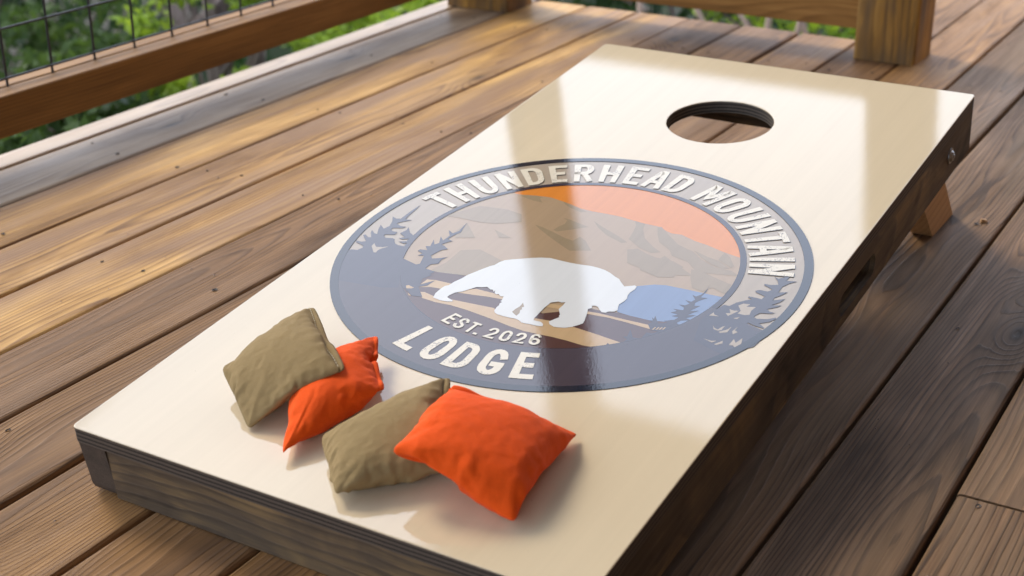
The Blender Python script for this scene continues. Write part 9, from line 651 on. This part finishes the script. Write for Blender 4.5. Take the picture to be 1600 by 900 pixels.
# ------------------------------------------------------------------ posts and railings
def post(x, y, label, h=2.29, wd=.139):
    me = lumber('porch_post', wd, h, .129, M['post'], r=.006)
    o = link('porch_post', me, None, (x, y + .0645, .001), (pi / 2, 0, 0))
    return tag(o, label, 'post', 'porch posts')
corner = post(-1.152, 2.2665, 'square wooden post at the far corner of the deck where both railings meet', wd=.112)  # slimmed and shifted so its dark reflection falls further right on the board
link('added_base_trim', lumber('added_base_trim', .139, .17, .133, M['post'], r=.004), corner, (-.0555, -.0005, -.0025))  # added block, gives the slimmed post its full width at the deck
post(-.127, 2.2665, 'brown stained square post behind the board, at the right end of the back railing')
post(-1.2075 + .02, -1.35, 'square wooden post at the near end of the side railing')
wire_cache = {}
def wire(par, a, b, r=.0024):
    a = Vector(a); b = Vector(b); Lh = round((b - a).length, 4)
    if Lh not in wire_cache:
        V = []; F = []; tube(V, F, (0, 0, 0), (0, 0, Lh), r, r, 8)
        me = mesh('wire', V, F, M['wire'], smooth=False); wire_cache[Lh] = me
    o = link('wire', wire_cache[Lh], par, tuple(a)); o.rotation_euler = (b - a).to_track_quat('Z', 'Y').to_euler(); return o
def railing(name, origin, rot, length, label, w0, wires, short=None, zs=(.152, .2385)):
    """local Y runs along the rail, local -X is outside"""
    g = empty('deck_railing', origin, (0, 0, rot)); tag(g, label, 'railing', 'deck railings')
    inner = lumber('bottom_rail', .045, length, .072, M['rail'], r=.002, seg=1); outer = lumber('bottom_rail', .040, length, .071, M['rail'], r=.002, seg=1)
    link('bottom_rail', inner, g, (.0245, 0, .065)); link('bottom_rail', outer, g, (-.0245, 0, .0655))
    link('rail_groove', lumber('rail_groove', .0054, length - .002, .05, M['rail'], r=.0005, seg=1), g, (-.0012, .001, .068))
    link('top_rail', lumber('top_rail', .089, length, .038, M['rail'], r=.003), g, (0, 0, .777))
    link('rail_cap', lumber('rail_cap', .139, length + .1, .036, M['rail'], r=.005), g, (0, -.05, .8155))
    for k in range(wires):
        y = w0 + .1046 * k
        if not 0 < y < length: continue
        wire(g, (0, y, .119), (0, y, .276 if k == short else .78))
    z = zs[0]; d = zs[1] - zs[0]
    while z < .775:
        wire(g, (.0046, .002, z), (.0046, length - .002, z)); z += d if z < .2 else .1
    return g
railing('side', (-1.2385 + SKEW * 0, -1.27, 0), SKEW * .8, 3.465, 'wooden railing with black wire grid along the left edge of the deck', (.754 + 1.27) % .1046, 33, short=22)
railing('back', (-1.136, 2.262, 0), -pi / 2, .9375, 'wooden railing across the far end of the deck between two posts', .06, 9)

# ------------------------------------------------------------------ porch roof and house
roof = empty('porch_roof', (0, 0, 2.52)); tag(roof, 'timber porch roof on beams over the deck', 'roof')
cb = lumber('ceiling_board', .178, 6.0, .02, M['ceiling'], r=.003, seg=1)
for i in range(22): link('ceiling_board', cb, roof, (-1.42 + .181 * i, -3.6, .002))
def hip(name, x0, x1, y0, y1, z0, z1, mat):
    V = [(x, y, z) for z in (z0, z1) for x, y in ((x0, y0), (x1, y0), (x1, y1), (x0, y1))]
    return mesh(name, V, [(3, 2, 1, 0), (4, 5, 6, 7), (0, 1, 5, 4), (1, 2, 6, 5), (2, 3, 7, 6), (3, 0, 4, 7)], mat)
link('roof_sheet', hip('roof_sheet', -1.46, 2.2, -3.7, 2.52, .03, .06, M['steel']), roof)
hb = lumber('header_beam', .14, 5.8, .22, M['rail'], r=.005)
link('header_beam', hb, roof, (-1.2075, -3.5, -.225)); link('header_beam', lumber('header_beam', .14, 3.7, .22, M['rail'], r=.005), roof, (-1.28, 2.38, -.225), (0, 0, -pi / 2))
house = empty('unseen_house_wall', (1.95, 0, 0)); tag(house, 'unseen dark timber house wall beside the porch, set close to cut side light', 'wall')  # out of view; placed near and dark to reduce fill from the right
sb = lumber('siding_board', .05, 10.6, .178, M['rail'], r=.012)
for i in range(15): link('siding_board', sb, house, (.03, -3.9, i * .18 - .02))

# ------------------------------------------------------------------ ground, forest below the deck
def gz(x, y):
    d = max(0., (-x - 1.2) * .8 + max(0., y - 2.2) * .55)
    return -1.7 - .30 * d + .25 * noise.noise(Vector((x * .35, y * .35, 3.)))
V = []; F = []; n = 70
for i in range(n + 1):
    for j in range(n + 1):
        x = 12 - 72 * i / n; y = -12 + 72 * j / n
        V.append((x, y, max(-9., gz(x, y))))
for i in range(n):
    for j in range(n): F.append((i * (n + 1) + j, (i + 1) * (n + 1) + j, (i + 1) * (n + 1) + j + 1, i * (n + 1) + j + 1)[::-1])
tag(link('ground', mesh('ground', V, F, M['litter'], smooth=True)), kind='structure')
V = [(-400, -400, -9.3), (400, -400, -9.3), (400, 400, -9.3), (-400, 400, -9.3)]
tag(link('valley_floor', mesh('valley_floor', V, [(0, 1, 2, 3)], M['litter'])), kind='structure')

def leaves_mesh(name, clumps, per, size, mat, seed, flat=.5):
    """clumps: (x, y, z, r); leaves: small bent quads spread in each clump's volume"""
    r = np.random.default_rng(seed); C = np.array(clumps); k = len(C) * per
    ci = np.repeat(np.arange(len(C)), per)
    d = r.normal(size=(k, 3)); d /= np.linalg.norm(d, axis=1)[:, None]
    p = C[ci, :3] + d * (C[ci, 3] * r.random(k) ** .45)[:, None] * np.array([1, 1, .75])
    nrm = r.normal(size=(k, 3)) + np.array([0, 0, flat * 2]); nrm /= np.linalg.norm(nrm, axis=1)[:, None]
    t = np.cross(nrm, r.normal(size=(k, 3))); t /= np.linalg.norm(t, axis=1)[:, None]; b = np.cross(nrm, t)
    s = size * (.6 + .8 * r.random(k))[:, None]
    q = np.stack([p - t * s, p - b * s * .45 + nrm * s * .1, p + t * s, p + b * s * .45 + nrm * s * .1], 1).reshape(-1, 3)
    me = bpy.data.meshes.new(name); me.vertices.add(k * 4); me.vertices.foreach_set('co', q.ravel().astype(np.float32))
    me.loops.add(k * 4); me.loops.foreach_set('vertex_index', np.arange(k * 4, dtype=np.int32))
    me.polygons.add(k); me.polygons.foreach_set('loop_start', np.arange(0, k * 4, 4, dtype=np.int32))
    try: me.polygons.foreach_set('loop_total', np.full(k, 4, dtype=np.int32))
    except Exception: pass
    me.materials.append(mat); me.update(calc_edges=True); me.validate(); return me

def at(u, v, dist):
    """a place in the world seen in that direction, that far from the viewpoint (used once, to plan the planting)"""
    d = (fwd * 2270.28 + right * (u - 800) - up * (v - 450)).normalized(); return Vector((.778, -.925, .825)) + d * dist

def tree(name, base, h, crown, mat, label, cat, seed, nclump=22, per=70, leaf=.05, trunk=.05, group=None, lean=0.):
    r = random.Random(seed); base = Vector(base)
    g = empty(name, tuple(base)); tag(g, label, cat, group)
    V = []; F = []; top_ = Vector((lean * h, 0, h * .9)); tube(V, F, (0, 0, -.3), top_ * .5, trunk, trunk * .75, 8); tube(V, F, top_ * .5, top_, trunk * .74, trunk * .25, 8)
    cl = []
    for i in range(nclump):
        a = r.random() * 2 * pi; rr = crown * math.sqrt(r.random()); z = h - crown * r.random() * 1.5 * (1 - .4 * rr / crown)
        p = Vector((lean * h + rr * cos(a), rr * sin(a), z)); cl.append((*p, crown * r.uniform(.2, .42)))
        if i % 3 == 0: tube(V, F, top_ * r.uniform(.45, .85), p, trunk * .35, trunk * .1, 5)
    link('trunk', mesh('trunk', V, F, M['bark'], smooth=True), g)
    link('crown', leaves_mesh('crown', cl, per, leaf, M[mat], seed), g)
    return g
# places are in metres; each plant stands on the slope
def plant(name, x, y, topz, crown, mat, label, cat, seed, group, **kw):
    b = gz(x, y); return tree(name, (x, y, b), topz - b, crown, mat, label, cat, seed, group=group, **kw)
G1, G2 = 'shrubs on the slope below the deck', 'trees below the deck'
plant('lime_bush', -3.95, 4.2, -.30, .42, 'leaf_lime', 'bright lime green bush beyond the wire grid of the side railing', 'bush', 1, G1, leaf=.035)
plant('lime_bush', -1.50, 5.6, -.42, .50, 'leaf_lime', 'bright lime green bush under the back railing beside the brown stained post', 'bush', 2, G1, leaf=.035, nclump=28)
plant('green_shrub', -5.9, 5.0, -.55, .75, 'leaf_mid', 'green leafy shrub behind the wire grid at the upper left', 'bush', 3, G1, leaf=.05)
plant('green_shrub', -4.3, 3.55, -.75, .42, 'leaf_mid', 'green leafy shrub low behind the wire grid close to the rail', 'bush', 4, G1, leaf=.04)
plant('green_shrub', -4.0, 3.9, -1.0, .40, 'leaf_lime', 'yellow green shrub seen in the gap under the side railing', 'bush', 5, G1, leaf=.04)
plant('green_shrub', -3.3, 4.55, -.62, .36, 'leaf_lime', 'sunlit green shrub in the gap under the side railing near the corner post', 'bush', 6, G1, leaf=.035)
plant('green_shrub', -2.9, 2.2, -.55, .28, 'leaf_mid', 'green shrub under the near part of the side railing', 'bush', 7, G1, leaf=.035)
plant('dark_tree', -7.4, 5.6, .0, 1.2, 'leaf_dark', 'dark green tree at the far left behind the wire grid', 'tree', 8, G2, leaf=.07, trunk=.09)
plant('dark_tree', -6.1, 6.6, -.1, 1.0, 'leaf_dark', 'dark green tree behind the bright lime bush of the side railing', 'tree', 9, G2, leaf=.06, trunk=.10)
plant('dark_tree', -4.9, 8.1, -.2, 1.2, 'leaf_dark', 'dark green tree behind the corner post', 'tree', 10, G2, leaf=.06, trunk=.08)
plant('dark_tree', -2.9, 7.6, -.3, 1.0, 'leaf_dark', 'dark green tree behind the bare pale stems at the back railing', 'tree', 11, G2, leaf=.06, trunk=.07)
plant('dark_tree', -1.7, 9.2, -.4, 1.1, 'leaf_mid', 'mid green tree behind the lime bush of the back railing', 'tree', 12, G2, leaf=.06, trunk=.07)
def trunk_only(x, y, r, label, h=2.6, lean=(.0, .0)):
    b = gz(x, y); V = []; F = []
    p = Vector((0, 0, -.3))
    for i in range(6):
        q = Vector((lean[0] * (i + 1) / 6 + rng.uniform(-.02, .02), lean[1] * (i + 1) / 6, h * (i + 1) / 6)); tube(V, F, p, q, r * (1 - i * .08), r * (1 - (i + 1) * .08), 9); p = q
    for i in range(5):
        z = h * rng.uniform(.4, .95); a = rng.random() * 6; tube(V, F, (lean[0] * z / h, lean[1] * z / h, z), (lean[0] * z / h + .5 * cos(a), lean[1] * z / h + .5 * sin(a), z + .25), r * .25, r * .08, 5)
    g = empty('bare_trunk', (x, y, b)); tag(g, label, 'tree', 'bare trunks below the deck')
    link('trunk', mesh('trunk', V, F, M['bark'], smooth=True), g)
trunk_only(-5.0, 5.1, .085, 'brown tree trunk just left of the lime bush behind the wire grid')
trunk_only(-6.6, 5.1, .06, 'thin brown trunk behind the wire grid at the upper left')
trunk_only(-4.35, 5.0, .07, 'brown trunk showing in the gap under the side railing')
sap = empty('dead_sapling', (-1.33, 4.5, gz(-1.33, 4.5))); tag(sap, 'bare pale dead sapling with several crossing stems under the back railing', 'sapling')
bz = gz(-1.33, 4.5)
def stems(pts):
    for (x0, y0, z0), (x1, y1, z1), r in pts:
        V = []; F = []; tube(V, F, (x0 + 1.33, y0 - 4.5, z0 - bz), (x1 + 1.33, y1 - 4.5, z1 - bz), r, r * .8, 7)
        link('stem', mesh('stem', V, F, M['twig'], smooth=True), sap)
stems([((-1.60, 4.3, -2.4), (-1.80, 4.38, -.1), .015), ((-1.15, 4.5, -1.2), (-1.72, 4.45, -.2), .013), ((-1.05, 4.55, -1.0), (-1.52, 4.5, -.3), .012),
       ((-1.42, 4.5, -2.4), (-1.24, 4.5, -.2), .015), ((-1.40, 4.5, -2.0), (-1.10, 4.55, -.2), .014), ((-.90, 4.6, -1.1), (-1.28, 4.6, -.25), .013)])
# undergrowth on the slope
r2 = random.Random(4)
def slope(n, x0, x1, y0, y1, rr):
    o = []
    for i in range(n):
        x = r2.uniform(x0, x1); y = r2.uniform(y0, y1)
        if x > -2.2 and y < 3.6: continue
        o.append((x, y, gz(x, y) + rr * .5, rr * r2.uniform(.6, 1.3)))
    return o
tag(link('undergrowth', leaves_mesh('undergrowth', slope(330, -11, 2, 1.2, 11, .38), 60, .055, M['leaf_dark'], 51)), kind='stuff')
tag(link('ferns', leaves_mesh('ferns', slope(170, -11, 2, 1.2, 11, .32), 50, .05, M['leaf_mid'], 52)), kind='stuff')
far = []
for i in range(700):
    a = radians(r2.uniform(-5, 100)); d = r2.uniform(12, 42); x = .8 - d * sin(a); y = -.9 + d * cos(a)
    far.append((x, y, max(-9, gz(x, y)) + r2.uniform(.2, 1.6 + 17 * max(0, (d - 24) / 18)), r2.uniform(.8, 1.7) * (1 + .5 * (d > 26))))  # distant crowns raised out of view to darken sky sheen on the deck
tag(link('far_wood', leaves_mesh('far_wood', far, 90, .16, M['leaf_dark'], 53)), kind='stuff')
# small pale chip of wood lying on the deck
V = [(-.006, -.003, 0), (.006, -.004, 0), (.007, .003, 0), (-.004, .004, 0), (-.004, -.002, .005), (.004, -.002, .003), (.005, .002, .004), (-.003, .003, .006)]
chip = link('wood_chip', mesh('wood_chip', V, [(3, 2, 1, 0), (4, 5, 6, 7), (0, 1, 5, 4), (1, 2, 6, 5), (2, 3, 7, 6), (3, 0, 4, 7)], M['pine']), None, (CHIP[0], CHIP[1], .0003), (0, 0, .6))
tag(chip, 'tiny pale wood chip lying on the deck right of the board leg', 'wood chip')
